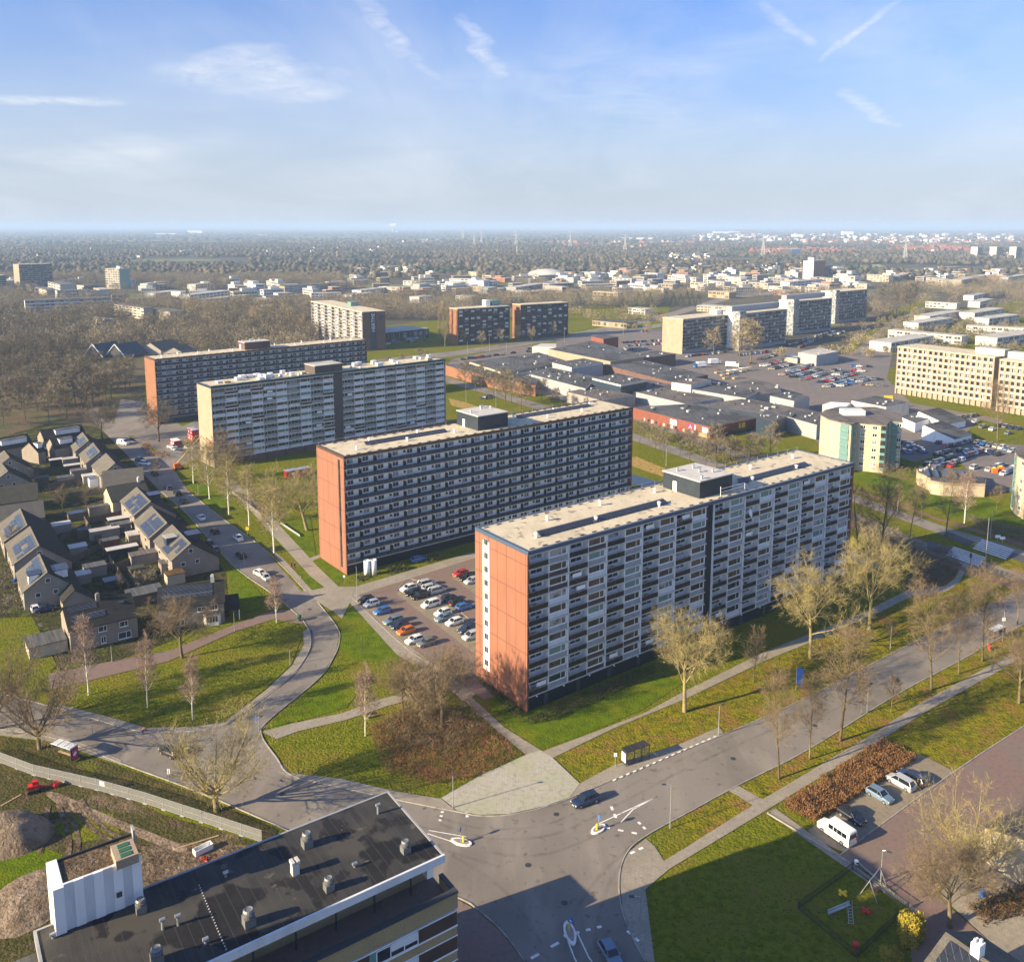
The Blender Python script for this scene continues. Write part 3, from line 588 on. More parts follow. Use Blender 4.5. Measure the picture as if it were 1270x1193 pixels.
def rooftop_bits(t,L,W,h,pent,solars,seed=1):
    r=random.Random(seed)
    x,y,lx,ly,hh,pm=pent
    pm=pm[0] if isinstance(pm,list) else pm
    b=MB().box(x,y,h-.02,x+lx,y+ly,h+hh); p=b.build('lift_house',pm,t)
    MB().box(x-.15,y-.15,h+hh,x+lx+.15,y+ly+.15,h+hh+.25).build('roof_cap','render',p)
    MB().box(x-.06,y+ly*.62,h,x-.003,y+ly*.62+1.1,h+2.2).build('door','white',p)
    for k in range(5):
        a,c=x+.8+r.random()*(lx-1.6),y+.8+r.random()*(ly-1.6); MB().lathe([(.25,h+hh+.25),(.25,h+hh+.8),(.4,h+hh+.85),(.38,h+hh+1.0)],(a,c),8).build('vent','steel',p)
    for (sx,sy,n) in solars:
        for i in range(n):
            b=MB(); x0=sx+i*2.12
            b.add([(x0,sy,h+.25),(x0+2.08,sy,h+.25),(x0+2.08,sy+1.6,h+.75),(x0,sy+1.6,h+.75),(x0,sy,h+.20),(x0+2.08,sy,h+.20),(x0+2.08,sy+1.6,h+.70),(x0,sy+1.6,h+.70)],[(0,1,2,3),(7,6,5,4),(0,4,5,1),(1,5,6,2),(2,6,7,3),(3,7,4,0)])
            b.box(x0+.2,sy+.2,h-.02,x0+.3,sy+1.4,h+.3); b.box(x0+1.7,sy+.2,h-.02,x0+1.8,sy+1.4,h+.3)
            b.build('solar_panel','solar',t)
    me=MB().lathe([(.28,0),(.28,.7),(.42,.75),(.42,.95),(.2,1.05)],(0,0),8).mesh('roof_vent',['white'])
    for k in range(int(L/8)):
        ob('roof_vent',me,t,(4+k*8+r.random()*2,W*(.70 if k%2 else .28)+r.random(),h-.02)) if not (x-1<4+k*8+1<x+lx+1) else None
    me=MB().box(-.5,-.12,0,.5,.12,.14).mesh('roof_anchor',['dark_metal'])
    for k in range(int(L/3)):
        ob('roof_anchor',me,t,(1.5+k*3,.9,h-.02)); ob('roof_anchor',me,t,(1.5+k*3,W-1.1,h-.02))
    b=MB()
    for i in range(int(L/4)+1): b.box(min(i*4,L-.1),W-.5,h,min(i*4,L-.1)+.05,W-.45,h+1.0)
    b.box(0,W-.5,h+.95,L,W-.46,h+1.0); b.build('guard_rail','steel',t)
def xat(P0,u,h,px,lim):
    lo,hi=0,lim
    for _ in range(40):
        m_=(lo+hi)/2
        if proj(P0+u*m_+Vector((0,0,h)))[0]<px: lo=m_
        else: hi=m_
    return lo
# ---------------------------------------------------------------- front flat with balconies
def balcony_flat(name,desc,P,th,L,W,h,endm,gap,npair,nf,facade='white',railm=('rail_black','rail_brown'),lower='grey_panel',seed=1,ground='plinth_black',edge='coping',slabm='concrete',style=0):
    t=thing(name,'flat block',desc,'',P,xform(th)); r=random.Random(seed)
    gz=2.9; fz=(h-.7-gz)/nf; D=1.5
    MB().box(.0,D,0,L,W,h-.55).build('wall',facade,t)
    e=MB().box(-.30,-.12,0,-.003,W+.12,h-.56)
    e=e.build('end_wall',endm,t)
    MB().box(L+.003,-.12,0,L+.30,W+.12,h-.56).build('end_wall',endm,t)
    MB().box(.05,.35,.0,L-.05,D-.003,gz-.25).build('plinth',ground,t)
    for k in range(12): MB().box(4+k*8,.28,.1,4.9+k*8,.347,2.3).build('plinth_door','dark_metal',t)
    roof_kit(t,L,W,h,cope=edge)
    g0,g1=gap
    MB().box(g0,.5,gz-.25,g1,D-.003,h-.56).build('stair_strip',ground if style==0 else 'brown_brick',t)
    secs=[(0,g0),(g1,L)]
    for (a,c) in secs:
        for k in range(nf+1):
            MB().box(a+.02,.0,gz+k*fz-.22,c-.02,D-.003,gz+k*fz).build('floor_slab',slabm,t)
    rails=[];lw=[];pw=[];pan=[];piers=[];lamps=[]
    for si,(a,c) in enumerate(secs):
        bw=(c-a)/(npair*2); wb=bw*.98
        for i in range(npair):
            x=a+i*2*bw
            for k in range(nf):
                z=gz+k*fz
                rails.append((x+.12,0,z,1 if r.random()<.25 else 0)); lw.append((x+.5,D,z+.05,r.choice((0,0,1,2,3))))
                pw.append((x+bw+.35,.42,z+1.02,r.choice((0,0,0,1,2,2,3)))); pan.append((x+bw,.42,z,r.choice((0,0,0,0,0,1,2))))
            piers.append(x)
        for x in piers[-npair:]:
            b=MB().box(x-.02,.02,gz,x+.08,D,h-.56); b.box(x+bw-.05,.02,gz,x+bw+.05,D,h-.56); b.build('dividing_wall',facade,t)
        if si==0: BW=bw
    b1=[]
    for m_ in railm:
        w=BW-.3; b=MB().box(0,-.08,.12,w*.49,-.02,1.02).box(w*.51,-.08,.12,w,-.02,1.02); b.box(0,-.06,1.04,w,-.01,1.10,1); b1.append(b.mesh('balcony_rail',[m_,'steel']))
    many(t,'balcony_rail',b1,rails)
    dw=[]
    for gl in ('glass','curtain_glass','amber_glass','glass'):
        b=MB(); w=BW-1.0
        b.box(0,-.06,.0,.95,-.002,2.2,1); b.box(1.05,-.06,.95,w,-.002,2.2,1); b.box(.1,-.075,.25,.85,-.061,2.1,0); b.box(1.15,-.075,1.05,w-.1,-.061,2.1,0); b.box(1.15+(w-1.25)*.5-.05,-.09,1.05,1.15+(w-1.25)*.5+.05,-.076,2.1,1)
        if gl=='glass' and len(dw)==3: b.box(1.2,-1.1,.05,1.9,-.5,.95,2); b.box(2.3,-.9,.05,2.8,-.5,.6,2)
        dw.append(b.mesh('balcony_door',[gl,'pale_panel','timber']))
    many(t,'balcony_door',dw,lw)
    w=BW-.7; wm=[frame_window(w,fz-1.35,.1,'white',gl,(.72,) ) for gl in ('glass','curtain_glass','amber_glass','green_glass')]
    many(t,'window',wm,pw)
    pm=[]
    for m_ in (lower,'pale_panel','brown_panel'):
        b=MB().box(0.05,-.05,.0,BW-.05,.0,.98).box(.05,0,0,BW-.05,D-.43,.98,1); b.box(.05,-.01,fz-.34,BW-.05,D-.43,fz-.22,1); b.box(.05,-.01,.98,.33,D-.43,fz-.34,1); b.box(BW-.33,-.01,.98,BW-.05,D-.43,fz-.34,1); b.box(.33,.12,.98,BW-.33,D-.43,fz-.34,1); pm.append(b.mesh('window_bay',[m_,facade]))
    many(t,'window_bay',pm,pan)
    cl_=[]
    for k_,(m1,m2) in enumerate((('timber','green_paint'),('white','blue_paint'),('dark_metal','red_panel'),('render','teal_panel'),('white','white'))):
        q=MB().box(0,-.9,.05,.6,-.4,.9 if k_%2 else .5,0).box(.8,-1.2,.05,1.2,-.8,1.25 if k_==0 else .7,1)
        if k_==4: q.box(.2,-1.25,1.15,2.4,-1.2,1.95,0)
        cl_.append(q.mesh('balcony_clutter',[m1,m2]))
    many(t,'balcony_clutter',cl_,[(x+r.uniform(0,BW-2.9),y,z,r.randrange(5)) for x,y,z,_ in lw if r.random()<.55])
    b=MB().box(-.12,-.25,0,.12,0,.16).mesh('downlight',['white'])
    many(t,'downlight',b,[(x,0,gz-.42) for x in np.linspace(2,L-2,16)])
    return t
P1=(2.91,151.78); TH1=53.26; L1,W1,h1=100.63,16.24,30.66
u1=hd(TH1); p1=Vector((*P1,0))
ga=xat(p1,u1,h1,878.5,100); gb=xat(p1,u1,h1,887,100)
b1=balcony_flat('balcony_flats','long ten-storey flat block with dark balcony rails and orange end wall in front',P1,TH1,L1,W1,h1,'terracotta',(ga,gb),5,10,seed=3)
e=MB()
zz=2.9+.2; st=MB().box(-.36,W1*.78-1.05,zz,-.303,W1*.78+1.05,h1-1.6); sp_=st.build('stair_panel','white',b1)
wm=frame_window(1.25,1.25,.06,'grey_panel','glass',(.5,),False)
for k in range(10):
    o=ob('stair_window',wm,sp_,(-.362,W1*.78+.55,zz+.9+k*2.7)); o.rotation_euler=(0,0,R(-90))
px0=xat(p1,u1,h1,826,100)
rooftop_bits(b1,L1,W1,h1,(48.4,3.0,10.5,10.6,3.6,['navy_dark','render']),SOL1,1)
# antenna frames by the lift house and a dish
MB().tube([(ga+5,1.0,h1),(ga+5,1.0,h1+2.4)],.06,5).tube([(ga+5,1,h1+1.8),(ga+13,1,h1+1.8)],.05,5).tube([(ga+13,1.0,h1),(ga+13,1.0,h1+1.8)],.06,5).tube([(ga+5,1,h1+1.1),(ga+13,1,h1+1.1)],.05,5).build('antenna_frame','white',b1)
MB().lathe([(.05,0),(.6,.12),(1.0,.38),(1.02,.40),(.6,.16),(.05,.05)],(0,0),14).build('satellite_dish','white',b1,loc=(gb+10.5,-.7,26.1)).rotation_euler=(R(75),0,R(25))
# ---------------------------------------------------------------- gallery flats
def gallery_flat(name,desc,P,th,L,W,h,endm,nf,nb,pent,solars,seed=2,rail='navy_panel',wallm='pale_panel',ground='plinth_black',slit=True):
    t=thing(name,'flat block',desc,'',P,xform(th)); r=random.Random(seed)
    gz=2.7; fz=(h-.6-gz)/nf; D=1.5
    MB().box(.0,D,0,L,W,h-.55).build('wall',wallm,t)
    MB().box(-.30,-.15,0,-.003,W+.12,h-.56).build('end_wall',endm,t); MB().box(L+.003,-.15,0,L+.30,W+.12,h-.56).build('end_wall',endm,t)
    if slit: MB().box(-.35,1.9,1.5,-.303,2.9,h-1.2).build('stair_glazing','glass',t)
    MB().box(.05,.5,.0,L-.05,D-.003,gz-.25).build('plinth',ground,t)
    roof_kit(t,L,W,h,cope='brown_panel')
    for k in range(nf+1): MB().box(.02,.0,gz+k*fz-.2,L-.02,D-.003,gz+k*fz).build('gallery_slab','concrete',t)
    for k in range(nf):
        b=MB(); z=gz+k*fz; n=nb*2
        for i in range(n): b.box(.1+i*(L-.2)/n+.03,-.05,z+.08,.1+(i+1)*(L-.2)/n-.03,-.003,z+1.05)
        b.box(.05,-.07,z+1.06,L-.05,.0,z+1.12); b.build('gallery_rail',rail,t)
    bw=L/nb; D_=[];W_=[];F_=[];Pp=[]
    for k in range(nf):
        for i in range(nb):
            x=i*bw; z=gz+k*fz; s=r.choice((0,0,0,1,2))
            D_.append((x+.15,D,z,s)); W_.append((x+1.35,D,z+1.0,r.choice((0,0,1,2)))); 
        F_+= [(x*bw+.05,.05,z+fz-.42) for x in range(nb)]
    dm=[MB().box(0,-.05,0,1.0,-.002,2.25,a).box(.12,-.062,1.35,.88,-.051,2.1,1).mesh('door',['dark_panel','glass','white']) for a in (0,0,2)]
    many(t,'door',dm,D_)
    many(t,'window',[frame_window(bw*.40,1.25,.06,'pale_panel',gl,(.5,),False) for gl in ('glass','curtain_glass','glass')],W_)
    many(t,'gallery_lamp',MB().box(0,0,0,.30,.9,.2).mesh('gallery_lamp',['white']),F_)
    rooftop_bits(t,L,W,h,pent,solars,seed)
    return t
P2=(-41.95,216.7); TH2=52.72; L2,W2,h2=100.7,15.34,30.99; u2=hd(TH2); p2=Vector((*P2,0))
px2=xat(p2,u2,h2,588,100)
b2=gallery_flat('gallery_flats','long ten-storey flat block with dark gallery rails and orange end wall behind the car park',P2,TH2,L2,W2,h2,'terracotta',10,23,(43.0,3.0,10.5,10.6,4.0,['navy_dark','render']),SOL2,5,wallm='white')
P4=(-158.11,390.31); TH4=49.75; L4,W4,h4=107.74,13.25,29.6
b4=gallery_flat('gallery_flats','farther long gallery flat block with orange end and brown brick lift house',P4,TH4,L4,W4,h4,'orange_brick',10,23,(43,3,13,7,3.4,'brown_brick'),[],6,'navy_panel','pale_panel','navy_panel',False)
P3=(-109.18,318.46); TH3=49.76; L3,W3,h3=104.43,13.14,30.22; u3=hd(TH3); p3=Vector((*P3,0))
ga=xat(p3,u3,h3,414,100); gb=xat(p3,u3,h3,424.5,100)
b3=balcony_flat('balcony_flats','tan-ended flat block with white balconies and a dark stair tower, roof under repair',P3,TH3,L3,W3,h3,'tan_brick',(ga,gb),5,10,'grey_brick',('grey_panel','pale_panel'),'pale_panel',9,'brown_brick','navy_panel','white',1)
MB().box(ga-.2,.25,2.6,gb+.2,.497,h3+3.2).box(ga-8,.5,h3-.02,gb+.2,9,h3+3.2).build('stair_tower','dark_brick',b3)
MB().box(ga-8.2,.2,h3+3.2,gb+.4,9.2,h3+3.45).build('tower_roof','pale_roof',b3)
r=random.Random(5)
for k in range(46):
    x=r.uniform(1,L3-2); 
    if ga-10<x<gb+1: continue
    s=r.uniform(.8,2.6); ob('roof_pallet',MB().box(0,0,0,s,s*.8,.5+r.random()*1.0,0).box(.1,.1,-.15,s-.1,s*.8-.1,-.002,1).mesh('roof_pallet',[r.choice(('white','white','pale_panel','timber')),'timber']),b3,(x,r.uniform(1,W3-3),h3+.16))
MB().box(-.2,-.3,h3+.121,L3+.2,-.15,h3+.45).build('roof_netting','teal_panel',b3)
# ---------------------------------------------------------------- block with roof terrace at the bottom edge
zr=24.0
C1=g(547,1062,zr); C2=g(481,982,zr); Wd=g(42.9,1155,zr)
ax=(Wd-C2); ax.z=0; Ln=ax.length; ax.normalize(); thx=math.degrees(math.atan2(ax.x,ax.y)); 
cr=(C1-C2); wid=abs(cr.x*ax.y-cr.y*ax.x)
rz0=math.atan2(ax.y,ax.x)
t=thing('terrace_flats','flat block','nearest flat block with stained black roof and a roof terrace below its white eave','',(C2.x,C2.y),rz0)
# local x runs away to the left along the rear eave from the corner; local y>0 is toward the street corner (SE)
def toL(px,py,z): v=g(px,py,z)-Vector((C2.x,C2.y,0)); return (v.x*ax.x+v.y*ax.y, -v.x*ax.y+v.y*ax.x)
sgn=1 if toL(547,1062,zr)[1]>0 else -1
def LB(b,x0,y0,z0,x1,y1,z1,m=0):
    a,c=sorted((y0*sgn,y1*sgn)); return b.box(min(x0,x1),a,z0,max(x0,x1),c,z1,m)
W0=wid; Lx=Ln
tx,ty=toL(565,1108,21.0); ty*=sgn
LB(MB(),.15,.15,zr-.3,Lx-.15,W0-.15,zr).build('roof','bitumen_near',t)
b=MB(); LB(b,-.12,-.12,zr-.4,Lx+.1,.1,zr+.06,1); LB(b,-.12,W0-.12,zr-.75,Lx+.1,W0+.12,zr+.10,0); LB(b,-.1,.1,zr-.4,.1,W0-.12,zr+.08,1); LB(b,Lx-.15,.1,zr-.75,Lx+.1,W0-.12,zr+.10,1); b.build('roof_edge',['pale_panel','grey_panel'],t)
LB(MB(),1.2,.2,21.0-.003,Lx-.2,W0-2.6,zr-.3).build('penthouse_wall','yellow_brick',t)
ZT=19.9
LB(MB(),-.2,.1,0,Lx,ty-.3,ZT-.15).build('wall','yellow_brick',t)
LB(MB(),.0,W0-2.6+.003,ZT-.147,Lx-.2,ty-.5,ZT).build('terrace_floor','brick_road',t)
LB(MB(),.6,.2,ZT-.147,Lx-.2,W0-2.6,21.0).build('penthouse_base','yellow_brick',t)
b=MB(); LB(b,-.4,ty-.5,ZT-.6,Lx,ty,21.05); LB(b,-.4,W0-1.,ZT-.6,0,ty-.5,21.05); b.build('parapet','yellow_brick',t)
b=MB(); LB(b,-.45,ty-.6,21.053,Lx,ty+.08,21.2); LB(b,-.45,W0-1,21.053,.05,ty-.6,21.2); b.build('parapet_coping','dark_metal',t)
for k in range(9):
    LB(MB(),3+k*4.1,W0-1.55,ZT,3.15+k*4.1,W0-1.40,zr-.76).build('post','dark_metal',t)
    LB(MB(),3.6+k*4.1,W0-2.597,21.2,6.6+k*4.1,W0-2.53,zr-1.1).build('penthouse_window','glass',t) if k else None
LB(MB(),.9,W0-2.5,21.6,1.6,W0-.6,zr-.76).build('fin','white',t)
for fl in range(7):
    z=ZT-.9-fl*2.8
    if z<1: break
    LB(MB(),-.3,ty-.297,z-1.55,Lx,ty-.03,z).build('brown_band','brown_panel',t)
    b=MB(); LB(b,-.35,ty-.297,z-1.7,Lx,ty+.03,z-1.553); LB(b,-.35,ty-.297,z+.003,Lx,ty+.03,z+.1); b.build('white_band','white',t)
    LB(MB(),-.3,ty-.297,z-2.7,Lx,ty-.02,z-1.703).build('brick_band','yellow_brick',t)
    for k in range(7):
        x=4.2+k*7.2; gl=('glass','curtain_glass','glass')[(k+fl)%3]
        bb=MB(); LB(bb,x,ty-.03,z-1.5,x+4.6,ty+.02,z-.05,0); w=bb
        for s in range(4): LB(bb,x+s*1.5,ty+.021,z-1.5,x+s*1.5+.1,ty+.05,z-.05,1)
        LB(bb,x,ty+.021,z-1.5,x+4.6,ty+.05,z-1.4,1); LB(bb,x,ty+.021,z-.15,x+4.6,ty+.05,z-.05,1); LB(bb,x+.1,ty+.021,z-.95,x+1.5,ty+.045,z-.88,1); LB(bb,x+4.6,ty-.03,z-1.5,x+5.3,ty+.01,z-.05,2)
        if k==0: LB(bb,x+.1,ty+.05,z-.8,x+3.0,ty+.12,z-.1,3)
        bb.build('window',[gl,'white','teal_panel','pale_panel'],t)
def vent(px,py,hh,rr,boxy=False):
    x,y=toL(px,py,zr); 
    if boxy: b=MB().box(x-.35,y-.35,zr,x+.35,y+.35,zr+hh*.8).box(x-.42,y-.42,zr+hh*.8+.0,x-.1,y+.42,zr+hh).box(x+.1,y-.42,zr+hh*.8,x+.42,y+.42,zr+hh)
    else: b=MB().box(x-rr,y-rr,zr,x+rr,y+rr,zr+hh*.55).lathe([(rr*.85,zr+hh*.55),(rr*1.05,zr+hh*.62),(rr*1.05,zr+hh*.78),(rr*.8,zr+hh*.8),(rr*.8,zr+hh*.86),(rr*1.0,zr+hh*.9),(rr*.75,zr+hh),(rr*.5,zr+hh*.96)],(x,y),14)
    b.build('roof_vent','render' if boxy else 'vent_metal',t)
vent(381,1049,1.6,.50); vent(503,1056,1.3,.43); vent(408,1103,1.35,.44); vent(309,1146,1.6,.52); vent(366,1083,1.5,.4,True); vent(175,1130,1.35,.46); vent(195,1193,1.5,.5)
for (px,py,hh) in ((469,1009,1.1),(202,1152,1.0),(221,1147,1.0),(280,1087,.5),(440,1075,.4),(66,1163,.4),(255,1170,.5)):
    x,y=toL(px,py,zr); MB().tube([(x,y,zr),(x,y,zr+hh)],.14,8).tube([(x-.25,y,zr+hh),(x+.25,y,zr+hh)],.16,8).build('roof_pipe','steel',t)
bx,by=toL(247,1098,zr); cx_,cy_=toL(282,1181,zr); 
n=24; me=MB().box(-.05,-.05,0,.05,.05,.08).mesh('roof_weight',['concrete'])
for i in range(n): ob('roof_weight',me,t,(bx+(cx_-bx)*i/n,by+(cy_-by)*i/n,zr))
# stair tower with white ribbed wall
sx0,sy0=toL(178,1115,zr); sx1,sy1=toL(83,1153,zr); 
ySE=(sy0+sy1)/2*sgn; zt=28.4; bxk,byk=toL(158.5,1037,zt); yNW=byk*sgn
LB(MB(),sx0,yNW,0,sx1,ySE-.2,zt-.1).build('stair_tower','grey_brick',t)
LB(MB(),sx0+.15,yNW+.15,zt-.097,sx1-.15,ySE-.25,zt).build('tower_roof','soil',t)
b=MB(); n=8; w=(sx1-sx0)/n
for i in range(n):
    LB(b,sx0+i*w,ySE-.197,zr-.2,sx0+(i+1)*w,ySE+(.06 if i%2 else .12),zt+.25,i%2)
b.build('ribbed_wall',['white','pale_panel'],t)
b=MB(); LB(b,sx1+.003,yNW-.2,0,sx1+.9,ySE+.3,zt+.2); b.build('white_side_wall','white',t)
b=MB(); LB(b,sx0,yNW-.12,zt-.5,sx1,yNW-.003,zt+.2); b.build('tower_coping','dark_metal',t); LB(MB(),sx0-.2,yNW-.3,10,sx0-.003,yNW+.7,zt+.9).build('flue','grey_panel',t)
vx,vy=toL(155,1064,zt); vb=MB().box(vx-1.0,vy-1.3,zt,vx+1.0,vy+1.3,zt+.9).build('vent_box','tan_brick',t)
for k in range(3): MB().box(vx-.5,vy-1.0+k*.75,zt+.903,vx+.5,vy-.45+k*.75,zt+.96).build('louvre','green_paint',vb)
LB(MB(),sx0+(sx1-sx0)*.28,ySE+.225,zr+1.4,sx0+(sx1-sx0)*.35,ySE+.28,zr+1.9).build('vent_hole','dark_metal',t)
# low wing on the far side of the same block
LB(MB(),-2.5,-5.7,0,9,.097,9.6).build('low_wing','yellow_brick',t)
T_=Vector((49.3,109.4,0))+2*hd(147)-hd(SHADOW_HD)*(44/math.tan(R(SUN_EL)))
tt=thing('slab_tower','flat block','tall slab block beyond the frame edge whose shadow covers the playground lawn','',(T_.x,T_.y),R(90-147)); MB().box(0,-14,0,44,0,43.7).build('wall','tan_brick',tt); MB().box(-.2,-14.2,43.703,44.2,.2,44).build('roof','gravel',tt)
LB(MB(),Lx+.1,1.0,0,Lx+14,W0-1,22.2).build('west_wing','yellow_brick',t); LB(MB(),Lx+.1,.8,22.203,Lx+14,W0-.8,22.5).build('west_wing_roof','bitumen',t)
# ---------------------------------------------------------------- other flats: facade grids
def rect_from(A,B,C,h):
    """roof pixels A (near corner) B (along the long side) C (along the short side) at height h"""
    a,b,c=g(*A,h),g(*B,h),g(*C,h); u=b-a; u.z=0; L=u.length; u.normalize(); w=Vector((-u.y,u.x,0)); W=(c-a).dot(w)
    return a,u,w,L,W
def grid_block(name,desc,place,A,B,C,h,nf,nb,wallm,endm,roofm='gravel',slab='concrete',rail='dark_panel',gl='glass',bright='white',ph=None,gz=2.6,pat=None,seed=1,limit=100,minW=None,cope='coping',group=None,piers=0):
    a,u,w,L,W=rect_from(A,B,C,h)
    flip=W<0
    if minW: W=math.copysign(min(max(abs(W),minW),18),W)
    t=thing(name,'flat block',desc,place,(a.x,a.y),math.atan2(u.y,u.x),group); s=-1 if flip else 1; r=random.Random(seed); W=abs(W)
    # facade 1: along x at y=0 ; facade 2: the end at x=0
    def B_(b,x0,y0,z0,x1,y1,z1,m=0):
        p,q=sorted((y0*s,y1*s)); return b.box(x0,p,z0,x1,q,z1,m)
    fz=(h-.5-gz)/nf
    B_(MB(),0,.9,0,L,W,h-.4).build('wall',wallm,t)
    B_(MB(),-.2,-.05,0,-.003,W,h-.4).build('end_wall',endm,t); B_(MB(),L+.003,-.05,0,L+.2,W,h-.4).build('end_wall',endm,t)
    B_(MB(),-.25,-.1,h-.397,L+.25,W+.1,h).build('roof',roofm,t)
    for k in range(nf+1): B_(MB(),0,0,gz+k*fz-.25,L,.897,gz+k*fz).build('floor_slab',slab,t)
    bw=L/nb; rr=[];ww=[];br=[]
    if piers:
        for i in range(nb+1): B_(MB(),max(0,i*bw-bw*piers/2),-.02,0,min(L,i*bw+bw*piers/2),.897,h-.4).build('pier',wallm,t)
    for k in range(nf):
        for i in range(nb):
            z=gz+k*fz
            rr.append((i*bw+.1,0,z)); ww.append((i*bw+bw*.15,.9*s,z+.75,r.choice((0,0,1))))
            if pat and pat(i,k): br.append((i*bw+bw*.2,-.06*s,z+.05))
    b=MB(); B_(b,0,.0,.1,bw-.2,.05,1.05); many(t,'balcony_rail',b.mesh('balcony_rail',[rail]),rr,limit=limit)
    wm=[]
    for q in (gl,'curtain_glass'):
        b=MB(); B_(b,0,-.08,0,bw*.7,-.004,fz-1.2,1); B_(b,.1,-.12,.1,bw*.33,-.081,fz-1.3,0); B_(b,bw*.37,-.12,.1,bw*.7-.1,-.081,fz-1.3,0); wm.append(b.mesh('window',[q,bright]))
    many(t,'window',wm,ww,limit=limit)
    if br: b=MB(); B_(b,0,-.06,0,bw*.6,-.003,fz*.55); many(t,'white_panel',b.mesh('white_panel',['render']),br,limit=limit)
    if ph:
        for (x0,y0,lx,ly,hh,m_) in ph: B_(MB(),x0*L,y0*W,h-.003,x0*L+lx,y0*W+ly,h+hh).build('roof_house',m_,t)
    return t,L,W,s,B_
hh=hgt(449,436,387)
t,L,W,s,B_=grid_block('flat_block','flat block with lettered dark brown end and white lit balconies','',(449,387),(385.5,373.5),(477.6,385.5),hh,10,14,'grey_brick','brown_brick','gravel','render','dark_panel','glass','render',[(.42,.55,7,6,3.2,'teal_panel')],seed=3,pat=lambda i,k:i%2==0,minW=13,piers=.22)
e=B_(MB(),-.28,W*.32,1,-.203,W*.60,hh-.2).build('sign_panel','navy_panel',t)
fc=bpy.data.curves.new('lettering','FONT'); fc.body='HERTME'; fc.size=3.6; fc.extrude=.04; fc.align_x='RIGHT'; fc.materials.append(MT['white'])
f=bpy.data.objects.new('tmp',fc); COL.objects.link(f); dg=bpy.context.evaluated_depsgraph_get(); me=bpy.data.meshes.new_from_object(f.evaluated_get(dg)); bpy.data.objects.remove(f)
me.materials.clear(); me.materials.append(MT['white'])
fo=ob('lettering',me,e); 
# text reads upward on the end wall (normal -x): text x -> +z, text y -> along the wall
ydir=-1.0*s if s>0 else 1.0
fo.matrix_local=Matrix(((0,0,-1,-.36),(0,-1,0,(W*.46+1.2)*s) if True else 0,(1,0,0,hh-1.5),(0,0,0,1))) if False else Matrix.Identity(4)
zx=Vector((0,0,1)); nrm=Vector((-1,0,0)); yv=nrm.cross(zx)
fo.matrix_local=Matrix(((zx.x,yv.x,nrm.x,-.36),(zx.y,yv.y,nrm.y,W*.46*s-yv.y*1.25),(zx.z,yv.z,nrm.z,hh-1.2),(0,0,0,1)))
B_(MB(),-.30,W*.72,hh-6,-.203,W*.92,hh-3).build('emblem','dark_metal',t)
h2b=hgt(567.8,428.6,383.3)
grid_block('flat_block','dark flat block with scattered white panels and an orange lit end behind tall poplars','',(567.8,383.3),(632,379.4),(548.3,383.3),h2b,9,9,'navy_dark','orange_brick','gravel','navy_dark','navy_panel','glass','navy_dark',[(.75,.5,7,5,4.2,'teal_panel'),(.62,.5,4,5,4.6,'white')],pat=lambda i,k:(i*2+k)%4==0 or (i+2*k)%7==0,seed=4,minW=13)
grid_block('flat_block','dark flat block with scattered white panels, right-hand half beside the orange stair end','',(645.8,378.2),(704.6,375),(637,378.2),h2b,9,9,'navy_dark','orange_brick','gravel','navy_dark','navy_panel','glass','navy_dark',None,pat=lambda i,k:(i*2+k)%4==1 or (i+2*k)%7==3,seed=5,minW=12)
# stepped row of slabs with glass stair towers
def slab(desc,A,B,C,base,nb,endm,tower,back=None,seed=1):
    h=hgt(A[0],base,A[1])
    t,L,W,s,B_=grid_block('slab_flats',desc,'',A,B,C,h,9,nb,'grey_panel',endm,'gravel','grey_panel','dark_panel','glass','grey_panel',back,pat=lambda i,k:(i*3+k*5)%7==0,seed=seed,minW=11,limit=60)
    if tower:
        tw=B_(MB(),-tower,-1.5,0,-.203,5,h+1.6).build('glass_tower','curtain_glass',t)
        b=MB()
        for k in range(10): B_(b,-tower-.05,-1.56,1+k*2.9,-.203,-1.503,1.2+k*2.9)
        b.build('tower_bar','dark_metal',tw)
    return t
slab('first slab of the stepped grey row, lit tan end wall beside the market',(847.3,396),(908,389.6),(826.7,392.6),439.5,13,'tan_brick',0,[(.8,.3,8,6,3,'white')],1)
slab('second slab of the stepped grey row with pale glass stair tower',(923.3,388.7),(976,383.2),(905,385),434,12,'white',7,[(.0,.6,60,5,4,'grey_panel')],2)
slab('third slab of the stepped grey row with pale glass stair tower',(989.4,373.4),(1032,369.8),(972,371),415,12,'white',7,[(.0,.6,55,5,4,'grey_panel')],3)
slab('last slab of the stepped grey row with pale glass stair tower',(1039.8,361.9),(1076,358.7),(1026,360),401,12,'white',6,None,4)
# tan flats on the right
h=hgt(1113.8,488,429.4)
def tan(desc,A,B,C,nb,ph,seed): return grid_block('tan_flats',desc,'',A,B,C,h,7,nb,'tan_brick','tan_brick','gravel','cream','render','glass','dark_panel',ph,gz=3.2,seed=seed,pat=None,minW=12,cope='white',piers=.42)
tan('sunlit tan flat block with recessed balconies above the lawn, left part',(1113.8,429.4),(1233.5,443),(1140,424.5),18,[(.75,.35,14,6,3.0,'render')],1)
tan('sunlit tan flat block cut by the frame edge, beyond the blue strip',(1240.5,445.5),(1330,456),(1262,440),12,[(.0,.4,9,6,3.0,'render')],2)
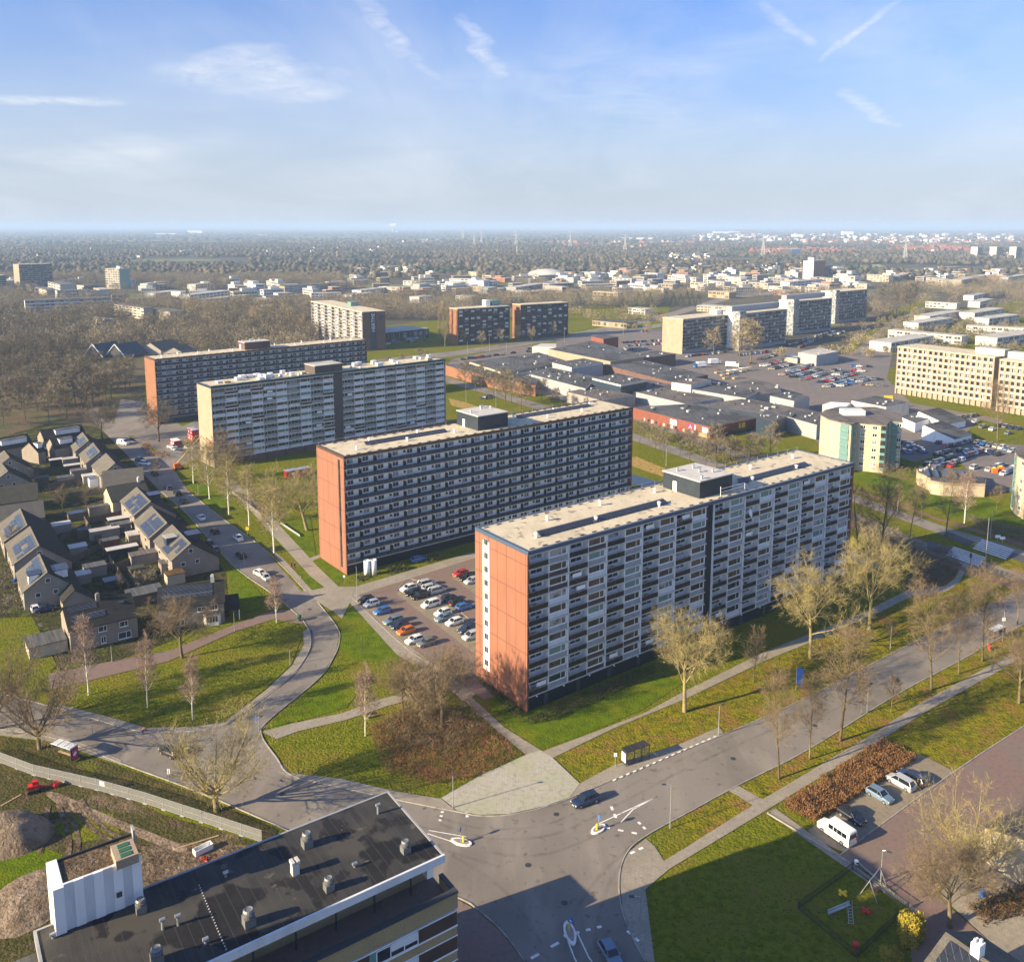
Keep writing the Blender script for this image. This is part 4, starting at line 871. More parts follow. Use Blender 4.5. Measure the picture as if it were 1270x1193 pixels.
# faceted tan towers
def facet(name,desc,roofpx,base,h0=None):
    h=h0; P=[g(x,y,h) for x,y in roofpx]; c=sum(P,Vector())/len(P); c.z=0
    t=thing(name,'flat block',desc,'',(c.x,c.y)); Q=[(p.x-c.x,p.y-c.y) for p in P]
    MB().prism(Q,0,h-.3,0).build('wall','cream',t); 
    K=[(q[0]*1.02,q[1]*1.02) for q in Q]; MB().prism(K,h-.297,h+.1).build('roof','bitumen_warm',t)
    return t,Q,h
def wallwin(t,p,q,h,nf,items,gz=1.2):
    """windows / balcony strips on wall p->q (local), facing right of p->q"""
    d=Vector((q[0]-p[0],q[1]-p[1],0)); L=d.length; d.normalize(); ang=math.atan2(d.y,d.x); fz=(h-gz-.3)/nf
    for f,w,kind in items:
        for k in range(nf):
            x=f*L-w/2; z=gz+k*fz
            if kind=='w': me=frame_window(w,1.35,.06,'white','glass' if (k+int(f*10))%3 else 'curtain_glass',(.5,),True) if k==0 or 1 else None; zz=z+.9; nm='window'
            else: me=MB().box(0,-.5,0,w,.0,.95,0).box(0,-.3,.95,w,-.004,fz-.15,1).mesh('balcony',['teal_panel' if kind=='b' else kind,'green_glass' if kind=='b' else 'glass']); zz=z; nm='balcony'
            o=ob(nm,me,t,(p[0]+d.x*x,p[1]+d.y*x,zz)); o.rotation_euler=(0,0,ang)
ho=hgt(1099,585.7,525.7)
t,Q,h=facet('point_flats','cream six-storey point block with green balconies',[(1018,514),(1029,520),(1041,523),(1056,527),(1064,524),(1099,527),(1104,522),(1119,523),(1116,512),(1085,505),(1040,505),(1024,509)],0,ho)
wallwin(t,Q[1],Q[2],h,6,[]); wallwin(t,Q[2],Q[3],h,6,[(.5,4,'b')]); wallwin(t,Q[3],Q[4],h,6,[(.5,2.2,'b')]); wallwin(t,Q[4],Q[5],h,6,[(.2,1.6,'w'),(.62,1.6,'w'),(.92,1.6,'teal_panel')]); wallwin(t,Q[5],Q[6],h,6,[(.5,2.,'b')]); wallwin(t,Q[6],Q[7],h,6,[(.4,2,'b'),(.8,1.4,'w')])
MB().box(-5,2,h+.1,3,7,h+2).build('roof_house','pale_panel',t)
h_=hgt(1266,632,562)
t,Q,h=facet('point_flats','cream point block cut by the right frame edge',[(1259,560),(1264,566),(1275,572),(1300,572),(1310,560),(1290,552),(1262,554)],0,h_)
wallwin(t,Q[0],Q[1],h,6,[(.5,2,'b')]); wallwin(t,Q[1],Q[2],h,6,[(.5,1.6,'w')])
# far towers
def tower(desc,A,B,C,base,wallm,endm,nf,nb,ph=None,seed=1,bright='white',rail='dark_panel',minW=11):
    h=hgt(A[0],base,A[1]); return grid_block('tower_block',desc,'',A,B,C,h,nf,nb,wallm,endm,'pale_roof','concrete',rail,'glass',bright,ph,seed=seed,limit=40,minW=minW)
tower('cream and pink lit tower standing behind the stepped grey slabs',(996.5,323.5),(1011,322.4),(983,326.5),346,'orange_brick','render',10,4,[(.2,.2,10,10,5,'render')],1)
tower('dark grey half of the far tower behind the stepped slabs',(1012.5,329.6),(1028,329.2),(1010,328),344,'navy_panel','grey_panel',8,5,None,2)
for i,(x,w) in enumerate(((1205,14),(1228,15),(1252,16))):
    tower(('left of three far white towers above the woods','middle of three far white towers above the woods','right of three far white towers above the woods')[i],(x+w*.55,306.5),(x+w,306.3),(x,306),321,'grey_panel','render',11,4,None,3+i)
tower('dark slab tower with lit tan end at the far left woods',(23.2,328.2),(64,326.9),(13.4,325),358.7,'navy_panel','tan_brick',11,12,None,6,'navy_panel')
tower('dark slab tower cut by the left frame edge',(-30,342.5),(7,341.2),(-34,341.5),366,'navy_panel','tan_brick',9,9,None,7,'navy_panel')
tower('tan tower with green scaffold netting among the far left woods',(147.6,333.5),(129.8,333),(160,332.8),359,'cream','teal_panel',8,6,[(.2,.3,6,5,3,'white')],8,'white','cream')
# lower flats among the woods on the left
def low(desc,A,B,C,base,wallm,endm,nf,nb,seed=1,rail='render',roof='bitumen_warm',bright='render',name='low_flats',minW=9,place=''):
    h=hgt(A[0],base,A[1]); return grid_block(name,desc,place,A,B,C,h,nf,nb,wallm,endm,roof,'concrete',rail,'glass',bright,None,seed=seed,limit=30,minW=minW,gz=.8)
low('long shaded grey flats with white left end behind the bare trees',(31,373),(138,369),(29,371),391,'grey_panel','render',4,18,1,'pale_panel')
low('sunlit cream flats left of two staggered blocks in the woods',(178,382),(140.5,377),(183,381),397,'cream','grey_brick',4,8,2,'cream')
low('sunlit cream flats right of two staggered blocks in the woods',(210.5,387),(180,381.5),(222,384),399,'cream','grey_brick',4,7,3,'cream')
low('white stepped flats behind the long shaded grey block',(74.5,353),(59,349),(93,351),367,'cream','grey_panel',4,5,4,'render')
low('pale green terraced flats running right behind the long grey block',(71,361),(112,359.5),(71,358),372,'cream','render',3,9,5,'pale_panel')
low('grey flats beside the pale green terraced block',(112,362),(133,360),(112,358),370,'grey_panel','render',3,5,6,'pale_panel')
low('small dark flats with white gable near the scaffolded tower',(104,354),(122,353),(101.5,353),361,'grey_panel','render',3,4,7,'dark_panel')
low('sunlit row of cream flats left of the dark slab tower',(58,360),(31.5,352),(60,359.5),368,'cream','grey_brick',3,7,8,'cream')
low('brown brick end of flats in front of the scaffolded tower',(139,366),(155,365.5),(137.5,364.5),377,'brown_brick','orange_brick',3,4,9,'brown_panel')
low('yellow-ended blue and white flats behind the woods',(353,355),(437,350.5),(335,353),363,'grey_panel','yellow_brick',3,16,10,'render')
low('lilac-grey long low flats in the woods',(330,368),(371,366.5),(328,366.5),374,'grey_panel','pale_panel',2,9,11,'pale_panel')
# ---------------------------------------------------------------- shops
def shop(name,desc,roofpx,h,wallm,roofm='bitumen',nv=6,cat='shop',seed=1,fascia=None,low=None,place=''):
    P=[g(x,y,h) for x,y in roofpx]; c=sum(P,Vector())/len(P); Q=[(p.x-c.x,p.y-c.y) for p in P]
    a=sum(Q[i][0]*Q[(i+1)%len(Q)][1]-Q[(i+1)%len(Q)][0]*Q[i][1] for i in range(len(Q)))
    if a<0: Q=Q[::-1]
    t=thing(name,cat,desc,place,(c.x,c.y)); n=len(Q)
    MB().prism(Q,0,h-.9).build('wall',wallm,t)
    K=[(q[0]*1.003,q[1]*1.003) for q in Q]
    MB().prism(K,h-.897,h-.0).build('fascia',fascia or wallm,t)
    I=[(q[0]*.985,q[1]*.985) for q in Q]; MB().prism(I,h+.003,h+.06).build('roof',roofm,t)
    r=random.Random(seed)
    e0=Vector((Q[1][0]-Q[0][0],Q[1][1]-Q[0][1],0)); e1=Vector((Q[-1][0]-Q[0][0],Q[-1][1]-Q[0][1],0)); an=math.atan2(e0.y,e0.x)
    for k in range(nv):
        s,q=r.uniform(.1,.9),r.uniform(.12,.88); p=Vector((*Q[0],0))+e0*s+e1*q; w=r.choice((.6,.8,1.1,1.8)); d=w*r.uniform(.6,1.2)
        b=MB().box(-w/2,-d/2,h+.06,w/2,d/2,h+.06+r.uniform(.4,.9)); o=b.build('roof_vent',r.choice(('render','steel','grey_panel','dark_metal','grey_panel')),t,False,(p.x,p.y,0),an)
    return t,Q,h
S=shop
S('shop_hall','large flat grey roofed hall with white front parapet near the dual road',[(582,449),(621,461.5),(701,447),(668,437)],7,'cream','bitumen',10,seed=2)
S('shop_hall','far flat roofed hall with pale tan fascia toward the precinct',[(680,433),(757,448.5),(801,442),(735,422)],8,'tan_brick','bitumen',8,seed=3)
S('shop_hall','flat roofed shop unit with long pale green fascia in mid precinct',[(658.7,464.5),(726,482),(742,468),(684,456)],6.5,'grey_panel','bitumen',14,seed=4)
S('shop_hall','raised glazed hall with white frame between the two flat shop roofs',[(685,450),(709,456),(748,449.5),(724,444.5)],9,'grey_panel','bitumen',6,seed=5,fascia='render')
S('shop_hall','raised dark-walled hall with white top edge in mid precinct',[(734.5,469),(770,477.5),(802,471.5),(766,463)],9.4,'navy_panel','bitumen',8,seed=6,fascia='render')
S('shop_hall','reddish brown flat shop roof beside the glazed lean-to',[(703,486),(747,497),(788,490),(735,480)],5.5,'grey_brick','bitumen_warm',9,seed=7)
S('shop_hall','low wide warm grey shop roof filling the middle of the precinct',[(770,482),(850,501),(905,492),(800,470)],5,'grey_panel','bitumen_warm',16,seed=8)
S('shop_hall','low grey shop roof west of the glazed hall behind the road trees',[(622,463),(659,473),(703,458),(668,450)],5.2,'grey_panel','bitumen',14,seed=9)
S('shop_hall','grey shop roof row between the halls and the market square',[(748,452),(833,474),(878,465),(800,447)],6.2,'brown_brick','bitumen',12,seed=10)
S('shop_hall','white upper storey with small windows and a brown roof amid the shops',[(833,474),(857,477.5),(882,471),(857,468)],9,'render','bitumen_warm',2,seed=11)
S('shop_hall','dark flat roof with pale parapet right of the white upper storey',[(858,483),(925,494),(940,486),(884,473)],6.6,'grey_panel','bitumen',10,seed=12)
S('shop_hall','warm grey roof in front of the market square with angled front',[(885,480),(938,489),(969,486),(966,478),(936,470)],5.8,'grey_brick','bitumen_warm',6,seed=13)
S('shop_hall','low roof lantern hall with pale rim near the parking square',[(955,491),(985,497.5),(1004,492),(975,485.5)],8.5,'grey_panel','bitumen',3,seed=14)
S('shop_hall','long low warm grey roof running right to the loading bay',[(868,502),(1012,522),(1022,512),(925,494)],6,'navy_panel','bitumen_warm',14,seed=15)
S('shop_hall','dark recessed shop block beside the loading yard',[(938,517),(960,523),(976,517),(952,510.5)],7.5,'navy_panel','bitumen',4,seed=16)
S('shop_hall','grey supermarket wall and flat roof behind the loading yard',[(962,513),(1013,527),(1022,521),(978,510)],6.4,'grey_panel','bitumen',6,seed=17)
t,Q,h=S('shop_hall','red brick cube standing on the far corner of the precinct',[(733,417.5),(748.5,420.7),(767,418),(752,415)],11,'red_brick','bitumen',1,seed=18)
S('shop_hall','pale roofed low hall just left of the first grey slab',[(778,440.5),(800,444.5),(838,439),(815,435)],7,'brown_brick','bitumen',4,seed=19)
S('shop_canopy','thin white canopy roof over the far precinct entrance',[(660,430),(690,431),(690,426.5),(672,426)],5,'render','render',0,seed=20,cat='canopy')
S('shop_canopy','thin white canopy roof beside the cream point block',[(1020,502),(1048,506),(1055,500),(1030,498.5)],6,'steel','white',0,seed=21,cat='canopy')
S('shop_hall','grey garage hall with red shutters on the market square',[(990,437),(1013,441),(1040,436),(1016,431)],7,'grey_panel','pale_roof',2,seed=22,fascia='grey_panel')
S('shop_hall','colourful mural kiosk beside the grey garage hall',[(973,441),(989,443.5),(996,440.5),(980,439)],4,'cream','pale_roof',0,seed=23,fascia='blue_panel')
S('shop_hall','white shop with yellow sign and parapet near the parking',[(1056,497),(1099,505),(1128,499),(1086,491)],7,'render','bitumen',5,seed=24)
MB().box(0,0,0,4.2,.2,3.6).build('sign','yellow_paint',THINGS[-1][0],False,(g(1095,507,0).x-THINGS[-1][0].location.x,g(1095,507,0).y-THINGS[-1][0].location.y-.6,3.0))
# red store by the dual road
hr=hgt(880.8,545,530)
t,Q,h=shop('red_store','red store with a grey flat roof and coloured signs above the dual road',[(782,505),(880.8,530),(939,518.5),(868,500)],hr,'red_panel','bitumen',9,seed=31,fascia='red_panel')
P=[g(x,y,hr)-Vector((t.location.x,t.location.y,hr)) for x,y in ((782,505),(880.8,530),(939,518.5))]
def onwall(t,p,q,f,w,z0,z1,m,off=.1,name='sign'):
    d=(q-p); d.z=0; L=d.length; d.normalize(); n=Vector((d.y,-d.x,0)); c=p+d*(f*L)+n*off
    b=MB().obox(c,d,w,.16,z0,z1); return b.build(name,m,t)
H0,H1=hr*.42,hr*.86
onwall(t,P[0],P[1],.56,3.2,H0,H1,'white'); onwall(t,P[0],P[1],.60,.7,H0,H1,'white'); s_=onwall(t,P[0],P[1],.775,3.8,H0,H1,'magenta')
d=(P[1]-P[0]).normalized(); n_=Vector((d.y,-d.x,0)); c=P[0]+d*(.775*(P[1]-P[0]).length)+n_*.22; zm=(H1-H0)
MB().tube([(c.x-d.x*.9,c.y-d.y*.9,H0+zm*.15),(c.x,c.y,H0+zm*.85),(c.x+d.x*.9,c.y+d.y*.9,H0+zm*.15)],.14,6).tube([(c.x-d.x*.55,c.y-d.y*.55,H0+zm*.4),(c.x+d.x*.55,c.y+d.y*.55,H0+zm*.4)],.1,6).build('emblem','white',s_)
onwall(t,P[0],P[1],.83,.8,H0,H1,'white'); onwall(t,P[0],P[1],.925,1.1,H0,H1,'white'); onwall(t,P[0],P[1],.96,2.2,H0,H1,'white')
onwall(t,P[1],P[2],.62,1.0,H0,H1,'yellow_paint'); onwall(t,P[1],P[2],.70,2.2,H0,H1,'yellow_paint')
for k in range(14): onwall(t,P[0],P[1],.2+k*.05,1.4,.4,hr*.34,('cream','glass','render','glass','red_paint')[k%5],.06,'shop_window')
onwall(t,P[0],P[1],.92,5,.3,hr*.34,'yellow_brick',.05,'shop_window'); onwall(t,P[1],P[2],.62,18,.2,hr*.38,'glass',.05,'shop_window')
t2,Q2,h2_=shop('brick_store','long orange brick store side wall behind the gallery flats',[(548,452),(600,466),(664,478),(640,464),(590,452)],6,'orange_brick','bitumen',3,seed=33)
# white pavilions and the low eight-sided centre
def gab(name,cat,desc,apex,back,zr,wl,wr,hl,hr_,wall,rl,rr,L=None,place='',solar=None,win=True,chim=False,th=None,tri=None,seed=1,group=None):
    F,B=g(*apex,zr),g(*back,zr); 
    if th is None: th=heading(F,B)
    L=L or (B-F).length
    t=thing(name,cat,desc,place,(F.x,F.y),R(-th),group); r=random.Random(seed)
    b=MB(); pr=[(-wl,0),(-wl,hl),(0,zr-.22),(wr,hr_),(wr,0)]
    b.add([(x,0,z) for x,z in pr]+[(x,L,z) for x,z in pr],[(4,3,2,1,0),(5,6,7,8,9)]+[(i,i+1,i+6,i+5) for i in (0,3)]+[(4,0,5,9),(1,2,7,6),(2,3,8,7)]); b.build('wall',wall,t)
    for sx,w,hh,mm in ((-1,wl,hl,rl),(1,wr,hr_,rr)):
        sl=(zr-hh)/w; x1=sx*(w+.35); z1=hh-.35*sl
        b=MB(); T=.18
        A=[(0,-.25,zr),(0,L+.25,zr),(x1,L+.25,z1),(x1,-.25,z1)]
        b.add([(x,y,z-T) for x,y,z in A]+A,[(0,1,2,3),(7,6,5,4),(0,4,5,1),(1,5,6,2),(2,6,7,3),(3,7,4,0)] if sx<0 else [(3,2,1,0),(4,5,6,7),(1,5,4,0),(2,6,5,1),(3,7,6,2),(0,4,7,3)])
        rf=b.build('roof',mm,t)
        if solar and sx in solar:
            n1,n2=solar[sx]; sl_=Vector((x1,0,z1-zr)); ln=sl_.length; sl_.normalize(); nr=Vector((-sl_.z*sx,0,sl_.x*sx)); 
            for a in range(n1):
                for c in range(n2):
                    if r.random()<.12: continue
                    o=Vector((0,1.0+c*(1.75),zr))+sl_*(.7+a*1.75)+nr*.06; p=sl_*1.66; q=Vector((0,1.68,0)); k=nr*.05
                    V=[o,o+p,o+p+q,o+q]; MB().add([v for v in V]+[v+k for v in V],[(0,1,2,3),(7,6,5,4),(0,4,5,1),(1,5,6,2),(2,6,7,3),(3,7,4,0)]).build('solar_panel','solar',rf)
    if win:
        wm=MB().box(-.55,-.07,0,.55,-.003,1.1,1).box(-.45,-.09,.1,.45,-.071,1.0,0).mesh('window',['glass','white'])
        ob('window',wm,t,(-.1,0,zr-2.6)); 
        if hl>3.5: ob('window',wm,t,(-wl*.45,0,2.9)); ob('window',wm,t,(wr*.2,0,3.0))
        ws=MB().box(-.07,-.8,0,-.003,.8,1.2,1).box(-.09,-.7,.1,-.071,-.05,1.1,0).box(-.09,.05,.1,-.071,.7,1.1,0).mesh('window',['glass','white'])
        if hl>4:
            for y in (L*.25,L*.7): ob('window',ws,t,(-wl,y,2.9)); ob('window',ws,t,(-wl,y,.9))
    if chim: MB().box(-.5,L*.4,zr-.8,.4,L*.4+.8,zr+1.1).box(-.3,L*.4+.15,zr+1.1,.2,L*.4+.65,zr+1.35).build('chimney','white' if chim=='w' else 'house_brick',t)
    return t,L
def skylight(t,x,y,z,ang,m='pale_panel'):
    o=MB().box(-.5,-.6,0,.5,.6,.14).build('skylight',m,t,False,(x,y,z)); o.rotation_euler=(0,ang,0)
D_='with solar panels on the lit roof slope'
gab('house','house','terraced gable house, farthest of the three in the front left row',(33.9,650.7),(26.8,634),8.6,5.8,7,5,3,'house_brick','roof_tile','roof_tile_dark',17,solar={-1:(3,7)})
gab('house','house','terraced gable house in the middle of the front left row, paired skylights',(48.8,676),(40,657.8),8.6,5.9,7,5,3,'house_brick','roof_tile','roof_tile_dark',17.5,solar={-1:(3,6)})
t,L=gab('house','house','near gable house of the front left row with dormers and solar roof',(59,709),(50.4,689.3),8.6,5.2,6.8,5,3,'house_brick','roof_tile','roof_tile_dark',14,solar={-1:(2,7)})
MB().box(-3.9,1.2,5.8,-1.6,4.2,8.0).box(-4.1,1.0,8.0,-1.2,4.4,8.15,1).build('dormer',['white','solar'],t); MB().box(1.6,2.0,5.8,4.4,6.2,7.7).box(1.3,1.8,7.7,4.7,6.4,7.85,1).build('dormer',['white','solar'],t)
def annex(t,x0,x1,y0,y1,zr,hl,m='roof_tile_dark'):
    xm=x0+(x1-x0)*.4; b=MB(); pr=[(x0,0),(x0,hl),(xm,zr-.2),(x1,hl-.6),(x1,0)]
    b.add([(x,y0,z) for x,z in pr]+[(x,y1,z) for x,z in pr],[(4,3,2,1,0),(5,6,7,8,9),(0,1,6,5),(3,4,9,8),(1,2,7,6),(2,3,8,7)]); w=b.build('annex','house_brick',t)
    for xa,za in ((x0-.2,hl-.1),(x1+.2,hl-.7)):
        b=MB(); A=[(xm,y0-.2,zr),(xm,y1+.2,zr),(xa,y1+.2,za),(xa,y0-.2,za)]; F_=[(0,1,2,3),(7,6,5,4),(0,4,5,1),(1,5,6,2),(2,6,7,3),(3,7,4,0)]
        if xa>xm: F_=[f[::-1] for f in F_]
        b.add([(x,y,z-.15) for x,y,z in A]+A,F_); b.build('annex_roof',m,w)
annex(t,2.,8.6,-5.5,-.3,5.0,2.6)
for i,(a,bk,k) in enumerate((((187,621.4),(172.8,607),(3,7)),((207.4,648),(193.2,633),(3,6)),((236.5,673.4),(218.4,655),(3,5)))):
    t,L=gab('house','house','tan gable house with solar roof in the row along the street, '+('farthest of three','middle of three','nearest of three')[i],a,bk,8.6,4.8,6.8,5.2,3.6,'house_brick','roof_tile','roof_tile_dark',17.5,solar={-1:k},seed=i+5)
    if i!=1: MB().box(1.4,L*.45,5.9,4.6,L*.45+3.6,7.9).box(1.1,L*.45-.2,7.9,4.9,L*.45+3.8,8.05,1).build('dormer',['navy_panel','solar'],t)
    if i==2: MB().box(-3.8,L*.5,5.9,-1.3,L*.5+3,7.9).box(-4,L*.5-.2,7.9,-1,L*.5+3.2,8.05,1).build('dormer',['navy_panel','pale_roof'],t)
for i,(a,bk) in enumerate((((110,546),(103,536.5)),((124,560),(118,552)),((143,574),(134.6,565)))):
    gab('house','house','brown-roofed house in the back row before the white van, '+('farthest of three','middle of three','nearest of three')[i],a,bk,8.6,4.8,7,5.0,3,'house_brick','roof_tile','roof_tile_dark',16,solar={-1:(2,6)} if i<2 else None,seed=i+15)
for i,(a,d) in enumerate((((12,567),'upper'),((10,584),'lower'))):
    gab('house','house',d+' of two gable houses at the left frame edge in the back rows',a,(a[0]-8,a[1]-10),8.2,5,7,4.8,3,'house_brick','roof_tile','roof_tile_dark',12,seed=i+25)
# ridge-along-the-street houses
def longhouse(desc,ra,rb,zr,wf,wb,hf,wall,roof,rows,seed=1,chim=None,solar=None,porch=False):
    a,b_=g(*ra,zr),g(*rb,zr); u=b_-a; u.z=0; L=u.length; ang=math.atan2(u.y,u.x)
    t=thing('house','house',desc,'',(a.x,a.y),ang); pr=[(-wf,0),(-wf,hf-.12),(0,zr-.3),(wb,hf-.12),(wb,0)]
    b=MB(); b.add([(0,y,z) for y,z in pr]+[(L,y,z) for y,z in pr],[(0,1,2,3,4),(9,8,7,6,5),(1,0,5,6),(4,3,8,9),(2,1,6,7),(3,2,7,8),(0,4,9,5)]); b.build('wall',wall,t)
    for w in (-wf-.4,wb+.4):
        z1=zr-(zr-hf)*abs(w)/(wf if w<0 else wb); A=[(-.3,0,zr),(L+.3,0,zr),(L+.3,w,z1),(-.3,w,z1)]; F_=[(0,1,2,3),(7,6,5,4),(0,4,5,1),(1,5,6,2),(2,6,7,3),(3,7,4,0)]
        if w<0: F_=[f[::-1] for f in F_]
        b=MB().add([(x,y,z-.16) for x,y,z in A]+A,[f[::-1] for f in F_]); rf=b.build('roof',roof,t)
        if solar and w<0:
            sl=Vector((0,w,z1-zr)).normalized(); nr=Vector((0,sl.z,-sl.y)); nr=-nr if nr.z<0 else nr
            for (x0,n1,n2,off) in solar:
                for i in range(n1):
                    for j in range(n2):
                        o=Vector((x0+i*1.1,0,zr))+sl*(off+j*1.75)+nr*.05; p=Vector((1.05,0,0)); q=sl*1.68; k=nr*.05; V=[o,o+p,o+p+q,o+q]
                        MB().add(V+[v+k for v in V],[(0,1,2,3),(7,6,5,4),(0,4,5,1),(1,5,6,2),(2,6,7,3),(3,7,4,0)]).build('solar_panel','solar',rf)
    for (x,z,w,hh) in rows:
        me=frame_window(w,hh,.07,'white','glass',(.5,) if w<1.7 else (.62,),True); ob('window',me,t,(x,-wf-.003,z))
    if chim is not None: MB().box(chim,-.5,zr-.6,chim+.8,.4,zr+1.2).box(chim+.15,-.3,zr+1.2,chim+.65,.2,zr+1.5).build('chimney','house_brick' if chim<7 else 'concrete',t)
    return t,L,wf
t,L,wf=longhouse('wide cream house with mossy dark roof, its front facing the lawn and birches',(78.7,752.6),(160.6,734.5),8,6.2,5,5.1,'house_brick','roof_tile_dark',[(1.5,3.2,1.7,1.2),(5.4,3.2,1.7,1.2),(9.6,3.2,1.7,1.2),(5.8,.6,1.0,1.5),(9.2,.5,2.6,1.5),(2,.5,1.8,1.4)],1,6.3,[(.8,5,1,.6),(.9,6,1,3.4)])
skylight(t,11,-2.2,7.1,0,'glass')
b=MB().box(-7.5,-4.6,0,-.35,1.5,2.6).box(-7.7,-4.8,2.6,-.35,1.7,2.75,1); b.build('garage',['cream','bitumen'],t)
t,L,wf=longhouse('tan house with black roof and white bay window beside the brick path',(197,728),(276,718.4),8,5.6,5,5.1,'house_brick','roof_tile_dark',[(2,3.2,1.6,1.2),(8,3.3,1.6,1.1),(10.4,3.3,1.9,1.3),(3,.7,2.2,1.4)],2,11.0,[(.6,6,2,.5),(7,4,2,.8)])
b=MB(); b.prism([(9.2,-wf),(9.7,-wf-.9),(12.3,-wf-.9),(12.8,-wf)],0,2.7,0); b.prism([(9.0,-wf),(9.6,-wf-1.1),(12.4,-wf-1.1),(13,-wf)],2.7,2.85,1); b.build('bay_window',['white','dark_panel'],t)
for k in range(4): MB().box(9.9+k*.6,-wf-.95,.9,10.3+k*.6,-wf-.903,2.2).build('pane','glass',t)
b=MB().box(L+.05,-wf+.3,2.5,L+3.4,wf-2,2.7).box(L+3.1,-wf+.4,0,L+3.3,-wf+.6,2.5,1).box(L+3.1,wf-2.4,0,L+3.3,wf-2.2,2.5,1); b.build('carport',['roof_tile_dark','white'],t)
longhouse('house with white gable and a shaded brown roof facing the green lane',(132.3,603.5),(178,595.6),8,5.4,5,4.6,'cream','roof_tile_mossy',[],3,9.2)
longhouse('house with a long brown shaded roof behind the white-gabled one',(127.6,584),(176,579),7.4,6.,5,3.2,'white','roof_tile',[],4)
longhouse('shaded grey-brown house with a small window left of the green lane',(-30,607),(45,598),8,5.4,5,4.2,'house_brick','roof_tile_mossy',[(9,1.6,1.4,1.2)],5)
longhouse('low shaded house wing with one skylight at the left frame edge',(-40,633),(52,620),6.2,5,5,2.6,'house_brick','roof_tile',[(12,.9,1.2,1.2)],6)
for i,(a,b_,dsc) in enumerate((((-20,547),(33,538),'dark-roofed house with long white dormer at the left frame edge'),((36,548),(45,546),'dark-roofed small house with dormer beside the bare trees'),((50,533),(100,526),'long dark-roofed house with white dormer under the bare wood'),((62,543),(88,539),'white-dormered dark house behind the gardens'))):
    t,L,wf=longhouse(dsc,a,b_,8,5,5,4.8,'house_brick','roof_tile_dark',[],7+i)
    MB().box(L*.3,-3.6,5.2,L*.9,-.8,7.5).box(L*.3-.2,-3.8,7.5,L*.9+.2,-.6,7.65,1).build('dormer',['white','bitumen'],t)
# A-frame roofs in the wood
for i,(a,bk) in enumerate((((115,427.5),(138,424)),((142.5,427.5),(161,424.5)))):
    t,L=gab('hall','house','steep black roofed hall with white gable boards in the wood, '+('left one','right one')[i],a,bk,9,8,8,1.2,1.2,'dark_panel','navy_panel','navy_panel',20,win=False)
    for s_ in (-1,1): MB().tube([(0,-.4,9.1),(s_*8.6,-.4,.7)],.42,4).build('gable_board','white',t)
gab('hall','house','brown tiled hip roofed hall beside the steep black halls',(186,425),(212,420.5),8,9,9,3,3,'grey_brick','roof_tile','roof_tile',22,win=False)
gab('hall','house','low brown roofed hall in front of the far gallery flats',(215,431),(235,426),7,8,8,3,3,'grey_brick','roof_tile','roof_tile',16,win=False)
# pavilions on the right parking
t,Q,h=S('pavilion','white pavilion with stepped grey roofs beside the parking, lower wing',[(1116,517),(1135,525),(1163,516),(1142,509)],4,'white','bitumen',2,seed=41,cat='pavilion')
gab('pavilion','pavilion','white monopitch pavilion with dark roof, nearer the parked cars',(1146,527),(1170,521),6.5,.6,13,6.0,3.2,'white','bitumen','bitumen',14,win=False)
gab('pavilion','pavilion','white monopitch pavilion with dark roof, nearer the tan flats',(1140,510),(1166,505),6.5,.6,13,6.0,3.2,'white','bitumen','bitumen',15,win=False)
t,Q,h=S('community_centre','low cream eight-sided centre with a grooved dark roof on the lawn',[(1137,581),(1139,586),(1153,592),(1155,596),(1170,598.5),(1222,600),(1223,594),(1205,588),(1203,583),(1160,579)],4.6,'cream','bitumen',12,seed=42,cat='community centre',fascia='tan_brick')
for k in range(5):
    p=g(1150+k*11,587+k*.8,4.7)-Vector((t.location.x,t.location.y,0)); MB().box(-.5,-5,4.66,.5,4,5.3).build('roof_light','solar',t,False,(p.x,p.y,0),R(-20))
for k in range(5): o=MB().box(0,-.25,.6,2.6,0,3.2).build('window','glass',t,False,((g(1156+k*13,604.5)-t.location).x,(g(1156+k*13,604.5)-t.location).y,0),R(-8))
# houses at the bottom right corner
def rh(desc,ra,rb,zr,wf,wb,hf,wall,roof,chim=None,solar=None,wch='white'):
    t,L,w=longhouse(desc,ra,rb,zr,wf,wb,hf,wall,roof,[],9,None,solar); 
    if chim is not None:
        c=MB().box(chim-.5,-.6,zr-1,chim+.5,.6,zr+1.4).box(chim-.35,-.4,zr+1.4,chim-.05,-.1,zr+1.8,1).box(chim+.05,.1,zr+1.4,chim+.35,.4,zr+1.8,1).build('chimney',['white','concrete'],t)
    return t
_A=g(1218,1066); _B=_A+hd(heading(_A,g(1268,1101)))*14; _m=(_A+_B)/2
gab('house','house','cream gabled house with a grey roof beyond the leaning tree at the right edge',proj((_m.x,_m.y,7.6)),(1300,1003),7.6,7,7,5.2,5.2,'cream','roof_tile','roof_tile',12,win=False,th=heading(_A,_B)-90)
rh('grey tiled house with a white chimney cropped by the bottom edge',(1176,1157),(1262,1216),8,6.5,6,5.2,'house_brick','roof_tile',3.4,[(.6,4,2,.6)])
